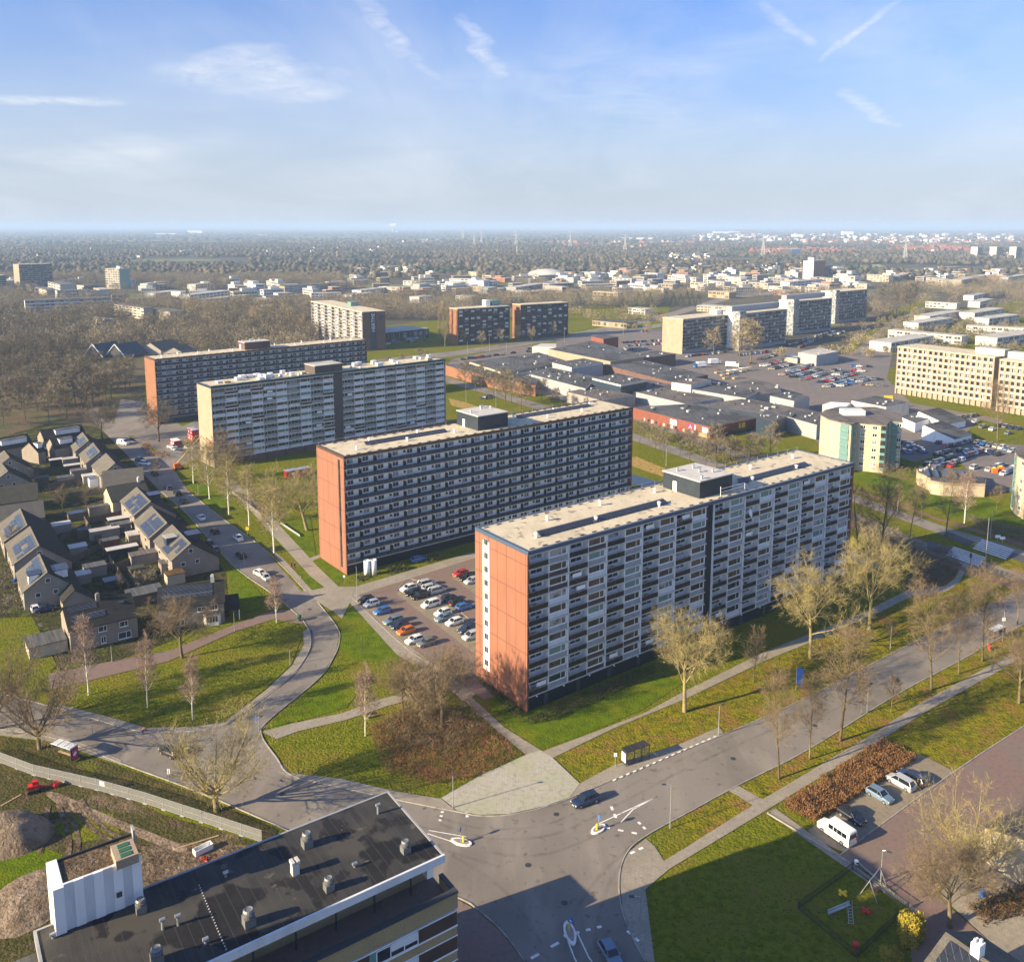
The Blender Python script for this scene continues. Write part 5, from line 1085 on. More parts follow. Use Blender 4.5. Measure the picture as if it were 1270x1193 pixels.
# ---------------------------------------------------------------- mid-distance low buildings
def lr(desc,x0,y0,x1,y1,dep,h,nf,nb,wall,roof='pale_roof',glm='glass',name='terrace_block',cat='terrace',place='',upper=None,seed=1,endwin=False,parts=True):
    A,B=g(x0,y0),g(x1,y1); u=B-A; L=u.length; ang=math.atan2(u.y,u.x); t=thing(name,cat,desc,place,(A.x,A.y),ang); r=random.Random(seed)
    MB().box(0,0,0,L,dep,h-.25).build('wall',wall,t); MB().box(-.25,-.25,h-.247,L+.25,dep+.25,h).build('roof',roof,t)
    if upper: f0,f1,hh=upper; MB().box(L*f0,dep*.2,h+.003,L*f1,dep,h+hh-.2).build('upper_storey',wall,t); MB().box(L*f0-.2,dep*.2-.2,h+hh-.197,L*f1+.2,dep+.1,h+hh).build('roof',roof,t)
    if parts:
        fz=(h-.3)/nf; bw=L/nb; w=bw*.7; me=[MB().box(0,-.05,0,w,-.003,fz*.55,0).box(w*.48,-.07,0,w*.52,-.051,fz*.55,1).mesh('window',[q,'white']) for q in (glm,'curtain_glass','amber_glass')]
        for k in range(nf):
            for i in range(nb): ob('window',r.choice(me),t,(i*bw+bw*.15,0,k*fz+fz*.28))
    return t
lr('white end-on terrace block, second from the road bend, shaded long side',1152.6,402,1192,394.5,14,7,2,9,'render')
lr('white end-on terrace block just behind the orange-panelled row',1138.5,411,1181,404,13,7,2,9,'render')
lr('lit white terrace row with orange panels facing the road bend',1101,419,1192,428,11,6.5,2,9,'render',glm='amber_glass')
lr('white end-on block with a blank lit gable behind the tan flats',1104.6,437.5,1157,428,16,7,2,10,'render')
lr('lit long white terrace row left of the frame edge',1198,413.5,1290,418.5,11,6.5,2,12,'render')
lr('white end-on terrace block cut by the frame edge',1226,405,1264,399.5,13,7,2,8,'render')
lr('white end-on terrace block behind the long lit row',1208,397.5,1245,391,14,7,2,8,'render')
lr('white low roof block directly behind the tan flats, right',1236,431,1290,423,16,7,2,8,'render')
lr('small white terrace block near the wood on the right',1215,382,1232,377.5,12,6.5,2,5,'render')
lr('lit white low row under bare trees on the right',1147.6,381.5,1186,384,10,6.5,2,8,'render')
lr('pale terrace with blue shaded side near the right wood',1207,373,1243,366,11,6,2,7,'pale_panel')
lr('cream school wing with yellow lit front, far right',1148,352,1172,356.5,18,10,3,6,'cream'); lr('yellow brick block with long blue shaded side, far right',1192,357,1226,349.5,15,11,3,9,'tan_brick')
lr('cream and orange flats on the far right beside the wood',1217,350,1247,352,14,12,4,8,'orange_brick'); lr('grey end of the far right flats cut by the frame',1250,353,1275,349,12,11,4,6,'grey_panel')
lr('cream flats with white balconies left of the far right wood',1075,349,1102,350.5,12,11,4,7,'cream'); lr('dark flats with white stair strip left of the far right wood',1113,350,1132,346,12,10,4,5,'navy_panel')
lr('cream two-storey block beside the last grey slab',1062,358,1075,358.5,12,7,2,4,'cream')
for i,(x0,y0,x1,y1,dp,hh,w) in enumerate(((689,350,711,351,14,8,'render'),(695,343,719,344,14,8,'orange_brick'),(721,343,749,344,14,8,'render'),(762,352,783,353,14,9,'render'),(764,341,782,342.5,16,10,'orange_brick'),(781,358,804,359.5,14,8,'cream'),(816,359,834,360,16,8,'tan_brick'),(800,345,815,346,16,9,'pale_panel'),
  (828,348,863,351,14,8,'render'),(856,357,878,359,14,8,'cream'),(872,354,898,356.5,13,8,'render'),(878,369,904,371,14,8,'yellow_brick'),(899,352,928,355,14,8,'render'),(735,373,766,375,12,11,'yellow_brick'),(779,389,800,391,14,6,'render'),(864,386,900,388,18,6,'cream'),
  (905,355,925,356.5,14,8,'cream'),(880,356,898,357,14,8,'render'),(953,361,970,362,14,7,'render'),(975,361,993,362,14,7,'render'),(998,362,1018,363,14,7,'render'),(958,366,980,368,13,7,'orange_brick'),(979,357,1020,352.5,14,8,'pale_panel'),(1016,352,1034,353,14,9,'cream'),(1033,348,1060,350,14,9,'render'),(1045,355,1064,357,14,8,'render'),(954,351,978,352,14,8,'grey_brick'),(928,357,952,359,14,8,'cream'),
  (547,358,585,360,14,7,'render'),(557,351,595,352,14,7,'render'),(470,362,496,363,14,7,'cream'),(500,354,520,355,14,7,'render'),(520,362,545,359,14,7,'grey_panel'),(520,377,536,375,14,8,'pale_panel'),(565,373,585,374,14,6,'cream'),(635,367,650,368,14,7,'render'),(600,357,617,354,14,7,'pale_panel'),
  (386,370,424,369,14,6,'pale_panel'),(436,372,465,369,14,6,'pale_panel'),(312,376,338,379,14,6,'tan_brick'),(318,389,338,392,14,6,'yellow_brick'),(236,373,287,367,16,7,'pale_panel'),(243,361,262,359,14,9,'render'),(255,378,310,372,14,6,'grey_panel'),(183,361,207,358,14,7,'render'),(193,370,222,366,16,6,'render'),(224,370,233,369,14,8,'white'),
  (448,366,480,362,14,6,'pale_panel'),(605,365,628,362,14,5,'grey_panel'),(640,361,700,352,16,5,'grey_panel'),(105,399,130,402,10,4,'cream'),(345,370,362,369,12,6,'render'))):
    lr({'white':'white','render':'white','orange_brick':'orange brick','cream':'cream','tan_brick':'tan brick','pale_panel':'pale grey','yellow_brick':'yellow','grey_brick':'grey-brown','grey_panel':'grey'}[w]+' flat-roofed block among the trees',x0,y0,x1,y1,dp,hh,max(1,int(hh//3)),max(3,int((x1-x0)/4.5)),w,place='auto',seed=i,upper=(.1,.6,2.8) if i%4==0 else None)
bm_=[]
for wl in ('render','cream','pale_panel','grey_brick','orange_brick','tan_brick'):
    b=MB().box(-15,-6,0,15,6,6.7,0).box(-15.3,-6.3,6.703,15.3,6.3,7,1)
    for f in range(2): b.box(-14,-6.08,1+f*3.2,14,-6.003,2.5+f*3.2,2).box(-15.08,-4.5,1+f*3.2,-15.003,4.5,2.5+f*3.2,2)
    for i in range(9): b.box(-14+i*3.4,-6.12,.8,-13.4+i*3.4,-6.083,6,0)
    if len(bm_)%2==0: b.box(-4,-4,7.003,9,4,9.6,0).box(-4.2,-4.2,9.603,9.2,4.2,9.8,1)
    bm_.append(b.mesh('terrace_block',[wl,'pale_roof','glass']))
rb=random.Random(12); taken=[(o.location.x,o.location.y) for o,_,_ in THINGS]
for (x0,x1,y0,y1,n) in ((440,700,346,368,26),(690,930,343,364,34),(900,1080,344,362,18),(1080,1270,336,352,22),(820,1060,334,344,16),(150,460,352,372,22),(0,150,348,366,8),(440,640,334,346,10)):
    for _ in range(n):
        for _t in range(12):
            px,py=rb.uniform(x0,x1),rb.uniform(y0,y1); p=g(px,py)
            if all((p.x-q[0])**2+(p.y-q[1])**2>34**2 for q in taken): break
        else: continue
        taken.append((p.x,p.y)); kk=rb.choice((0,0,0,1,1,2,3,4,5)); o=ob('terrace_block',bm_[kk],None,p,R(rb.choice((37,37,-53,127,20)))); s_=rb.uniform(.7,1.25); o.scale=(s_*rb.uniform(.7,1.3),s_,rb.uniform(.85,1.3))
        reg(o,'terrace','small far '+('pale rendered','cream','pale grey','grey-brown','orange brick','tan brick')[kk]+' flat-roofed block','far','small flat-roofed blocks of the far districts')
t=lr('low yellow school with dark pitched roof by the far road',734.5,404,777,408,16,5,1,12,'yellow_brick','bitumen',cat='school',name='school')
t=lr('glass shed hall with pale curved roof behind the lettered flats',478,424,532,418,30,7,1,8,'navy_panel','pale_roof',name='hall',cat='hall')
# white dome hall
c=g(755+0,345); c=g(680-0,0+345)
c=g(678,345); t=thing('dome_hall','hall','white domed sports hall among the trees, far centre','',(c.x,c.y)); MB().lathe([(34,0),(34,6)],(0,0),32).build('wall','pale_panel',t); MB().lathe([(35,6.003),(30,10),(22,13),(12,15),(2,15.8)],(0,0),32).build('roof','render',t,True)
# sheds, extensions, conservatories in the gardens
def shed(px,py,w,d,h,m,rm,desc,cat='shed',ang=56,slope=.0):
    w,d=w*.85,d*.85; rm='render' if rm=='white' else rm
    c=g(px,py); t=thing('garden_shed' if cat=='shed' else cat.replace(' ','_'),cat,desc,'auto',(c.x,c.y),R(90-ang))
    MB().box(-w/2,-d/2,0,w/2,d/2,h-.003).build('wall',m,t); b=MB(); b.add([(-w/2-.15,-d/2-.15,h),(w/2+.15,-d/2-.15,h),(w/2+.15,d/2+.15,h+slope),(-w/2-.15,d/2+.15,h+slope),(-w/2-.15,-d/2-.15,h+.15),(w/2+.15,-d/2-.15,h+.15),(w/2+.15,d/2+.15,h+slope+.15),(-w/2-.15,d/2+.15,h+slope+.15)],[(0,3,2,1),(4,5,6,7),(0,1,5,4),(1,2,6,5),(2,3,7,6),(3,0,4,7)]); b.build('roof',rm,t)
    return t
for a in ((63,564,7,3,2.8,'glass','white','white roofed conservatory','conservatory'),(70,578,5,3,2.6,'glass','white','white flat canopy','conservatory'),(90,585,6,3,2.6,'glass','white','white lean-to conservatory roof','conservatory'),(87,577,6,4,2.7,'house_brick','pale_roof','tan flat roofed extension','extension'),
  (82,600,6,4,2.6,'house_brick','bitumen','dark flat roofed extension','extension'),(98,592,6,4,2.8,'house_brick','bitumen_warm','brown flat roofed extension','extension'),(111,598,5,4,2.6,'cream','white','white garden extension','extension'),(119,603,5,4,3.2,'white','solar','glazed roof extension','extension'),
  (96,645,6,3.5,2.5,'fence_wood','solar','grey roofed shed','shed'),(125,637,8,3,2.6,'house_brick','bitumen','dark roofed garden room','shed'),(148,653,7,3.4,2.7,'glass','white','white canopy over a patio','conservatory'),(150,660,6,4,2.7,'house_brick','bitumen','grey flat extension','extension'),(130,667,9,3.4,2.7,'house_brick','pale_roof','long pale roofed garden building','shed'),
  (152,690,9,3,2.6,'glass','white','long white roofed conservatory','conservatory'),(137,678,5,3,2.2,'red_panel','bitumen','small red walled shed','shed'),(172,672,7,5,2.8,'house_brick','pale_roof','sand coloured flat extension','extension'),(183,697,10,4,2.8,'house_brick','bitumen_warm','brown flat garage roof','garage'),(218,707,9,4,2.8,'house_brick','bitumen_warm','low brick garage','garage'),(217,722,5,4,2.6,'cream','leaf_litter','mossy roofed garage','garage'),
  (140,729,4.6,3.4,2.3,'glass','solar','blue-grey glass canopy','canopy'),(76,660,6,4,2.6,'house_brick','white','white roofed lean-to extension','extension'),(97,688,5,4,2.6,'house_brick','white','small white roofed extension','extension'),(101,722,5,4,2.4,'house_brick','white','pale roofed lean-to','extension'),(118,713,6,4,2.7,'house_brick','bitumen','grey flat extension with a blue window','extension'),
  (105,665,4,3,2.2,'fence_wood','bitumen','dark timber shed','shed'),(180,745,9,6,2.6,'fence_wood','bitumen','black flat roofed shed between two houses','shed'),(170,714,4,3,2.3,'fence_wood','roof_tile_mossy','mossy garden hut','shed'),(40,590,5,3,2.4,'fence_wood','roof_tile_mossy','brown garden hut','shed'),(52,600,5,3,2.4,'fence_wood','bitumen','dark garden hut','shed')):
    shed(*a)
# garden fences
def fence(pts,h,m,desc,name='garden_fence',cat='fence',w=.08,step=2.4):
    P=gp(pts); t=thing(name,cat,desc,'auto',(P[0].x,P[0].y)); b=MB()
    for a,c in zip(P,P[1:]):
        q=(c-a); b.obox((a+c)/2-P[0],q.normalized(),q.length,w,.05,h)
    b.build('panel',m,t)
    me=MB().box(-.07,-.07,0,.07,.07,h+.1).mesh('post',[m])
    for a,c in zip(P,P[1:]):
        n=max(1,int((c-a).length/step))
        for i in range(n): ob('post',me,t,(a+(c-a)*i/n)-P[0])
    return t
fence([(105,648),(122,674),(138,700),(162,735)],1.9,'fence_wood','long dark timber fence between two garden rows')
for a in ([(105,650),(150,640)],[(118,672),(160,660)],[(128,690),(172,676)],[(140,708),(190,690)],[(75,672),(106,656)],[(88,700),(124,682)],[(100,722),(138,705)],[(60,606),(112,597)],[(70,620),(130,611)]): fence(a,1.8,'fence_wood','short dark timber fence between gardens')
fence([(166,742),(205,737)],1.8,'fence_wood','dark timber fence beside the black flat roofed shed')
# ---------------------------------------------------------------- bare winter trees
def perp(d,r):
    v=Vector((r.gauss(0,1),r.gauss(0,1),r.gauss(0,1))); v-=d*v.dot(d); return v.normalized()
def twigtri(b,p,d,ln,w,r):
    n=perp(d,r); b.add([p-n*w/2,p+n*w/2,p+d*ln],[(0,1,2)])
def grow(seed,H,P):
    r=random.Random(seed); tb,cb=MB(),MB(); nl=len(P['n'])
    def branch(p,d,ln,rad,lv):
        ns=P['seg'][lv]; pts=[p.copy()]; q=p.copy(); dd=d.copy()
        for i in range(ns):
            dd=(dd+perp(dd,r)*P['wob'][lv]+Vector((0,0,P['up'][lv]))).normalized(); q=q+dd*(ln/ns); pts.append(q.copy())
        end=P['tip'][lv]
        (tb if lv<=P['tl'] else cb).tube(pts,[rad*(1-(1-end)*i/ns) for i in range(ns+1)],P['k'][lv],cap=False)
        n=P['n'][lv]; t0=P['t0'][lv]
        for i in range(n):
            t=t0+(1-t0)*((i+r.random())/n); f=t*ns; k=min(int(f),ns-1); pp=pts[k].lerp(pts[k+1],f-k); ax=(pts[k+1]-pts[k]).normalized()
            a=R(P['ang'][lv]*r.uniform(.65,1.3)); nd_=(ax*math.cos(a)+perp(ax,r)*math.sin(a)).normalized()
            if lv==0: 
                az=i*2.4+r.random(); nd_=(Vector((0,0,1))*math.cos(a)+Vector((math.cos(az),math.sin(az),0))*math.sin(a)).normalized()
            l2=P['len'][lv+1]*H*r.uniform(.65,1.2)*(1-P['apex']*(t-t0)/(1-t0+1e-6))
            rr=rad*(1-(1-end)*t)*P['rr'][lv]
            if lv+1<nl: branch(pp,nd_,l2,rr,lv+1)
            else:
                nd_=(nd_+Vector((0,0,P['tup']))).normalized(); twigtri(cb,pp,nd_,l2,P['tw']*r.uniform(.7,1.2),r)
        if lv+1>=nl:
            twigtri(cb,pts[-1],dd,P['len'][lv+1]*H,P['tw'],r)
    branch(Vector((0,0,-.1)),Vector((r.uniform(-.04,.04),r.uniform(-.04,.04),1)).normalized(),P['len'][0]*H,P['r0']*H,0)
    return tb,cb
SPREAD=dict(n=(9,10,9,14),seg=(4,6,4,2),wob=(.04,.13,.2,.22),up=(0,.05,.03,.02),tip=(.55,.25,.3,.5),tl=2,k=(8,5,4,3),t0=(.48,.22,.15,.1),ang=(46,46,46,48),len=(.46,.60,.235,.115,.062),apex=.3,rr=(.46,.42,.45,.5),tup=.10,tw=.033,r0=.021)
OVAL=dict(n=(19,8,7,6),seg=(8,5,3,2),wob=(.03,.12,.2,.22),up=(0,.09,.03,.03),tip=(.12,.22,.3,.5),tl=0,k=(7,4,3,3),t0=(.28,.2,.15,.1),ang=(46,42,45,45),len=(.97,.37,.19,.09,.055),apex=.6,rr=(.42,.5,.5,.5),tup=.15,tw=.040,r0=.014)
BIRCH=dict(n=(34,12,11),seg=(8,4,3),wob=(.025,.1,.15),up=(0,.06,-.05),tip=(.10,.25,.4),tl=1,k=(7,4,3),t0=(.26,.2,.15),ang=(42,40,45),len=(.98,.34,.15,.08),apex=.55,rr=(.36,.5,.5),tup=-.2,tw=.055,r0=.0135)
VASE=dict(n=(12,12,8,7),seg=(3,7,4,2),wob=(.05,.11,.18,.2),up=(0,.10,.07,.04),tip=(.8,.20,.3,.5),tl=1,k=(9,6,4,3),t0=(.55,.22,.15,.15),ang=(56,42,42,40),len=(.24,.72,.24,.11,.05),apex=.1,rr=(.42,.40,.45,.5),tup=.2,tw=.045,r0=.030)
FAR=dict(n=(15,9,11),seg=(4,3,2),wob=(.04,.14,.2),up=(0,.08,.03),tip=(.25,.3,.4),tl=0,k=(5,3,3),t0=(.28,.2,.12),ang=(50,46,48),len=(.86,.46,.19,.105),apex=.55,rr=(.4,.45,.5),tup=.12,tw=.16,r0=.015)
POPL=dict(n=(34,7,5),seg=(8,4,2),wob=(.02,.05,.1),up=(0,.16,.1),tip=(.1,.25,.4),tl=0,k=(6,3,3),t0=(.10,.15,.15),ang=(22,24,26),len=(.98,.24,.10,.06),apex=.5,rr=(.3,.45,.5),tup=.4,tw=.12,r0=.012)
SMALL=dict(n=(16,9,9),seg=(5,4,2),wob=(.04,.12,.2),up=(0,.09,.04),tip=(.2,.3,.4),tl=0,k=(6,3,3),t0=(.25,.2,.12),ang=(42,40,42),len=(.9,.40,.18,.10),apex=.5,rr=(.4,.45,.5),tup=.15,tw=.05,r0=.013)
PROTO={}
def tproto(key,par,H,seeds,bark,twig,merge=False):
    L=[]
    for s_ in seeds:
        tb,cb=grow(s_,H,par)
        if merge:
            b=MB(); b.v=tb.v+cb.v; o=len(tb.v); b.f=tb.f+[tuple(i+o for i in f) for f in cb.f]; b.m=[0]*len(tb.f)+[1]*len(cb.f)
            L.append((b.mesh('tree',[bark,twig]),None))
        else: L.append((tb.mesh('trunk',bark,True),cb.mesh('crown',twig)))
    PROTO[key]=(L,H)
tproto('gold',SPREAD,21,(11,12,13),'bark_lichen','twig_lichen')
tproto('grey',OVAL,20,(21,22,23),'bark','twig_near'); tproto('dark',OVAL,20,(24,25),'bark_dark','twig_near')
tproto('oak',SPREAD,14,(31,32),'bark','twig_near'); tproto('oakdark',SPREAD,16,(33,34),'bark_dark','twig_dark')
tproto('birch',BIRCH,13,(41,42,43),'birch_bark','twig_red'); tproto('birchgold',BIRCH,15,(44,45),'birch_bark','twig_lichen')
tproto('vase',VASE,16,(51,52),'bark_lichen','twig_lichen'); tproto('vasegrey',VASE,15,(53,54),'bark','twig_near')
tproto('small',SMALL,8,(61,62,63),'bark','twig_near'); tproto('smallred',SMALL,8,(64,65),'bark','twig_red')
tproto('far',FAR,17,(71,72,73,74),'bark_dark','twig',True); tproto('fardark',FAR,17,(75,76),'bark_dark','twig_dark',True); tproto('fargold',FAR,17,(77,78),'bark','twig_pale',True); tproto('farred',FAR,16,(79,),'bark_dark','twig_red',True)
tproto('poplar',POPL,24,(81,82),'bark','twig_pale',True)
ntree=0
def tree(key,px,py,top,desc,place='auto',wide=1.0,group=None,idx=None,lean=None,name=None,h=None):
    global ntree; ntree+=1
    L,H=PROTO[key]; p=g(px,py); h=h or hgt(px,py,top); s_=h/H; a,b_=L[(ntree if idx is None else idx)%len(L)]
    nm=name or {'birch':'birch_tree','birchgold':'birch_tree','poplar':'poplar_tree'}.get(key,'tree'); rz=rnd.random()*6.28
    if b_ is None: o=ob(nm,a,None,p,rz); reg(o,'tree',desc,place,group)
    else: o=thing(nm,'tree',desc,place,p,rz,group); ob('trunk',a,o); ob('crown',b_,o)
    o.scale=(s_*wide,s_*wide,s_)
    if lean: o.rotation_euler=(R(lean[0]),R(lean[1]),rz)
    return o
tree('vase',269,1006,885,'stout pollarded tree with bare upright limbs on the verge by the bus shelter','',1.0,idx=0)
tree('vasegrey',50,929,815,'many-stemmed bare tree standing left of the glass bus shelter','',.9,idx=0)
tree('vasegrey',-6,905,800,'bare tree cut by the left frame edge above the pavement','',1.0,idx=1)
tree('birch',110,862,775,'slender white birch in front of the cream mossy-roofed house','',.8); tree('birch',183,878,800,'white birch in the middle of the front lawn','',.75); tree('birch',239,893,820,'white birch on the lawn corner by the junction','',.72)
tree('birch',343,773,722,'small reddish birch at the tip of the lawn by the gutter','',1.0); tree('birch',453,913,838,'white birch beside the bench near the bramble bank','',.85)
tree('oak',226,816,738,'wide bare oak on the lawn in front of the bay window house','',1.15,idx=0)
tree('oak',548,902,795,'broad many-limbed bare tree on the bramble bank by the orange end wall','',1.25,idx=1)
tree('vasegrey',524,893,808,'many-stemmed bare tree in the middle of the bramble bank','',1.0,idx=0)
tree('oak',500,880,815,'spreading bare tree left on the bramble bank before the parked cars','',1.15,idx=0)
tree('gold',849,883,745,'lichen-yellow tree in front of the dark balcony rails, left of three','',.92,idx=0); tree('gold',1005,816,683,'lichen-yellow tree in front of the dark balcony rails, middle of three','',.85,idx=1); tree('gold',1078,781,652,'lichen-yellow tree beside the far corner of the balcony flats','',.9,idx=2)
tree('dark',966,966,850,'dark bare street tree nearest the connecting path on the verge','',.9); tree('grey',1004,942,845,'slim bare street tree second along the verge by the beech hedge','',.8); tree('dark',1042,919,793,'dark wide street tree third along the verge by the beech hedge','',1.1)
tree('grey',1155,856,738,'bare street tree with pale trunk by the cycle path','',.9); tree('grey',1189,836,745,'slim bare street tree before the far bus shelter','',.8); tree('grey',1218,820,713,'tall bare street tree left of the far bus shelter','',.95)
tree('oak',1264,872,775,'reddish bare tree over the leaf litter at the right edge','',.9); tree('small',1105,884,838,'young thin tree on the verge between street trees'); tree('small',1068,886,842,'small thin tree beside the lamp post on the verge'); tree('small',934,846,785,'small bare tree left of the middle yellow tree'); tree('small',1105,800,770,'low bare tree under the right yellow tree')
tree('oak',1178,1150,1040,'leaning golden bare tree in front of the grey tiled house','',1.25,idx=1,lean=(0,7)); tree('vase',1200,1092,985,'bare golden tree before the cream gable at the right edge','',1.0,idx=0)
for i,(x,y,t_) in enumerate(((240,600,548),(260,619,556),(284,639,570),(309,652,585),(340,686,604))): tree('birchgold',x,y,t_,'tall white-barked birch in the row beside the street','auto',1.05,'birches in the row beside the street')
tree('oak',284,602,532,'dense brown tree in front of the tan-ended flats','',1.15,idx=1); tree('gold',381,658,572,'leaning golden tree left of the orange end wall','',1.3,idx=0,lean=(0,-14)); tree('oakdark',197,548,487,'dark spreading oak before the gallery flats orange end','',1.0,idx=0); tree('oakdark',127,547,495,'dark bare tree by the street bend near the wood','',1.0,idx=1)
tree('small',78,636,604,'reddish garden tree on the green lane'); tree('small',107,633,608,'small garden tree on the green lane'); tree('small',20,690,655,'garden tree at the left edge')
tree('small',195,598,572,'bare bush tree at the corner of the street row'); tree('small',85,728,705,'bare garden shrub tree'); tree('smallred',40,600,582,'russet garden tree in the back gardens'); tree('small',150,735,712,'bare garden tree by the glass canopy')
tree('grey',1092,697,590,'tall dark bare tree just beyond the flats far corner','',1.1); tree('grey',1065,700,610,'bare tree behind the flats far corner','',1.0); tree('birchgold',1113,634,603,'pale birch in front of the cream point block',); tree('grey',1143,643,598,'bare tree on the lawn before the eight-sided centre',); tree('dark',1173,667,592,'dark tree at the zebra crossing','',.85); tree('birch',1196,649,592,'white birch by the eight-sided centre'); tree('small',1236,632,603,'lopped trunk tree on the lawn at the right'); tree('grey',1128,668,610,'bare tree among bushes by the dual road')
tree('grey',1237,548,478,'tall bare tree on the parking lawn at the right'); tree('grey',1262,775,715,'bare tree above the road at the right edge','',1.1); tree('grey',1225,800,770,'slim bare tree behind the far bus shelter')
for x,y,t_ in ((577,482,448),(590,487,455),(597,482,452),(612,494,458),(627,505,462),(634,500,460),(646,508,470),(652,500,468),(672,500,470),(688,510,482),(625,478,455)): tree('far',x,y,t_,'bare road tree between the carriageways before the shops','auto',1.0)
for x,y,t_ in ((793,552,520),(804,548,525),(813,561,527),(823,568,530),(843,566,533),(855,577,533),(875,583,545),(889,580,528),(905,570,540),(915,572,545),(930,575,538),(955,572,526),(940,566,540)): tree('far',x,y,t_,'bare tree in front of the red store','auto',1.0)
tree('fargold',885,441,407,'pale bare tree before the first grey slab'); tree('fargold',916,452,402,'tall bare tree before the glass stair tower'); tree('fargold',931,450,398,'tall wide bare tree before the glass stair tower','auto',1.1)
for x,y,t_ in ((547,428,382),(552,430,378),(557,429,385)): tree('poplar',x,y,t_,'tall narrow poplar at the end of the dark panelled flats','auto',1.0)
for x,y in ((575,428),(598,430),(620,426),(640,424),(660,424),(687,420)): tree('fargold',x,y,y-18,'small bare tree in front of the dark panelled flats')
for x,y in ((465,462),(482,458),(498,455),(530,450),(520,448)): tree('far',x,y,y-16,'small bare tree by the far road and lettered flats')
for x,y in ((1112,392),(1122,396),(1100,390),(1128,390)): tree('fardark',x,y,y-40,'large bare tree beside the last grey slab','auto',1.0)
for x,y in ((1133,405),(1075,398)): tree('fargold',x,y,y-22,'pale bare tree by the road bend')
# individual trees of the woods (to the 300 that show largest)
def inpoly(p,poly):
    c=False; n=len(poly)
    for i in range(n):
        a,b=poly[i],poly[(i+1)%n]
        if (a[1]>p[1])!=(b[1]>p[1]) and p[0]<(b[0]-a[0])*(p[1]-a[1])/(b[1]-a[1])+a[0]: c=not c
    return c
def wood(poly,n,keys,hlo,hhi,desc,group,minD=6,seed=1):
    r=random.Random(seed); W=[g(*p) for p in poly]; xs=[p.x for p in W]; ys=[p.y for p in W]; out=[]; k=0
    while len(out)<n and k<8000:
        k+=1; p=(r.uniform(min(xs),max(xs)),r.uniform(min(ys),max(ys)))
        if not inpoly(p,[(q.x,q.y) for q in W]): continue
        _x,_y=proj((p[0],p[1],0))
        if 92<_x<250 and 429<_y<470: continue
        if any((p[0]-q[0])**2+(p[1]-q[1])**2<minD*minD for q in out): continue
        out.append(p); px,py=proj((p[0],p[1],0)); tree(r.choice(keys),px,py,0,desc,'auto',r.uniform(.9,1.25),group,h=r.uniform(hlo,hhi))
wood([(-30,442),(60,438),(150,446),(180,450),(180,475),(150,500),(110,525),(70,530),(-30,535)],84,['far','fardark','far','fardark'],13,19,'bare tree in the wood at the left','trees of the wood at the left',6.5,1)
wood([(-30,400),(60,398),(150,404),(230,408),(300,412),(390,425),(380,432),(250,424),(110,424),(-30,436)],74,['far','fardark','far'],13,18,'bare tree in the wood before the far flats','trees of the wood in front of the far flats',12,2)
wood([(230,396),(320,390),(385,392),(385,422),(300,418),(235,405)],40,['far','fargold','far'],15,21,'bare tree in the wood by the lettered flats','trees of the wood left of the lettered flats',13,3)
ind=[(o.location.x,o.location.y) for o,_,_ in THINGS if o['category']=='tree']
# ---------------------------------------------------------------- woods that read as one mass
bx_=[(o.location.x,o.location.y) for o,_,_ in THINGS if o['category']!='tree' and o.location.y>350]
bxa=np.array(bx_) if bx_ else np.zeros((0,2))
nrng=np.random.default_rng(5)
def blobs(name,matname,n,d0,d1,h,rw,mask,xl=.64,seed=1,avoid=0,nu=9,nv=5):
    rg=np.random.default_rng(seed); P=[]
    while len(P)<n:
        d=math.sqrt(rg.uniform(d0*d0,d1*d1)); x=rg.uniform(-xl,xl)*d
        if not mask(x,d,rg): continue
        if avoid and len(bxa) and np.any((np.abs(bxa[:,0]-x)<avoid)&(bxa[:,1]-d<avoid*1.6)&(bxa[:,1]-d>-avoid)): continue
        P.append((x,d))
    P=np.array(P); N=len(P); hh=rg.uniform(h*.65,h*1.25,N)[:,None,None]; rr=rg.uniform(rw*.7,rw*1.35,N)[:,None,None]
    u=np.linspace(0,2*np.pi,nu,endpoint=False)[None,:,None]; v=np.linspace(.12,.97,nv)[None,None,:]; jit=rg.uniform(.68,1.25,(N,nu,nv))
    prof=np.sin(np.pi*np.clip(v*.93+.05,0,1))**.7
    X=P[:,0,None,None]+np.cos(u)*prof*rr*jit; Y=P[:,1,None,None]+np.sin(u)*prof*rr*jit; Z=hh*(.12+.88*v)*rg.uniform(.88,1.1,(N,nu,nv))
    V=np.stack([X,Y,np.broadcast_to(Z,X.shape)],-1).reshape(-1,3)
    a=np.arange(nu); i0=(a[:,None]*nv+np.arange(nv-1)[None,:]).ravel(); i1=(((a+1)%nu)[:,None]*nv+np.arange(nv-1)[None,:]).ravel()
    q=np.stack([i0,i1,i1+1,i0+1],1); F=(q[None]+(np.arange(N)*nu*nv)[:,None,None]).reshape(-1,4)
    cap=(a*nv+nv-1)[None]+(np.arange(N)*nu*nv)[:,None]
    me=bpy.data.meshes.new(name); me.vertices.add(len(V)); me.vertices.foreach_set('co',V.astype(np.float32).ravel()); nl=len(F)*4+N*nu
    me.loops.add(nl); me.loops.foreach_set('vertex_index',np.concatenate([F.ravel(),cap.ravel()]).astype(np.int32)); me.polygons.add(len(F)+N)
    me.polygons.foreach_set('loop_start',np.concatenate([np.arange(len(F))*4,len(F)*4+np.arange(N)*nu]).astype(np.int32)); me.polygons.foreach_set('loop_total',np.concatenate([np.full(len(F),4),np.full(N,nu)]).astype(np.int32)); me.polygons.foreach_set('use_smooth',np.ones(len(F)+N,bool))
    me.materials.append(MT[matname]); me.update(); me.validate(); o=bpy.data.objects.new(name,me); COL.objects.link(o); o['kind']='stuff'; return o
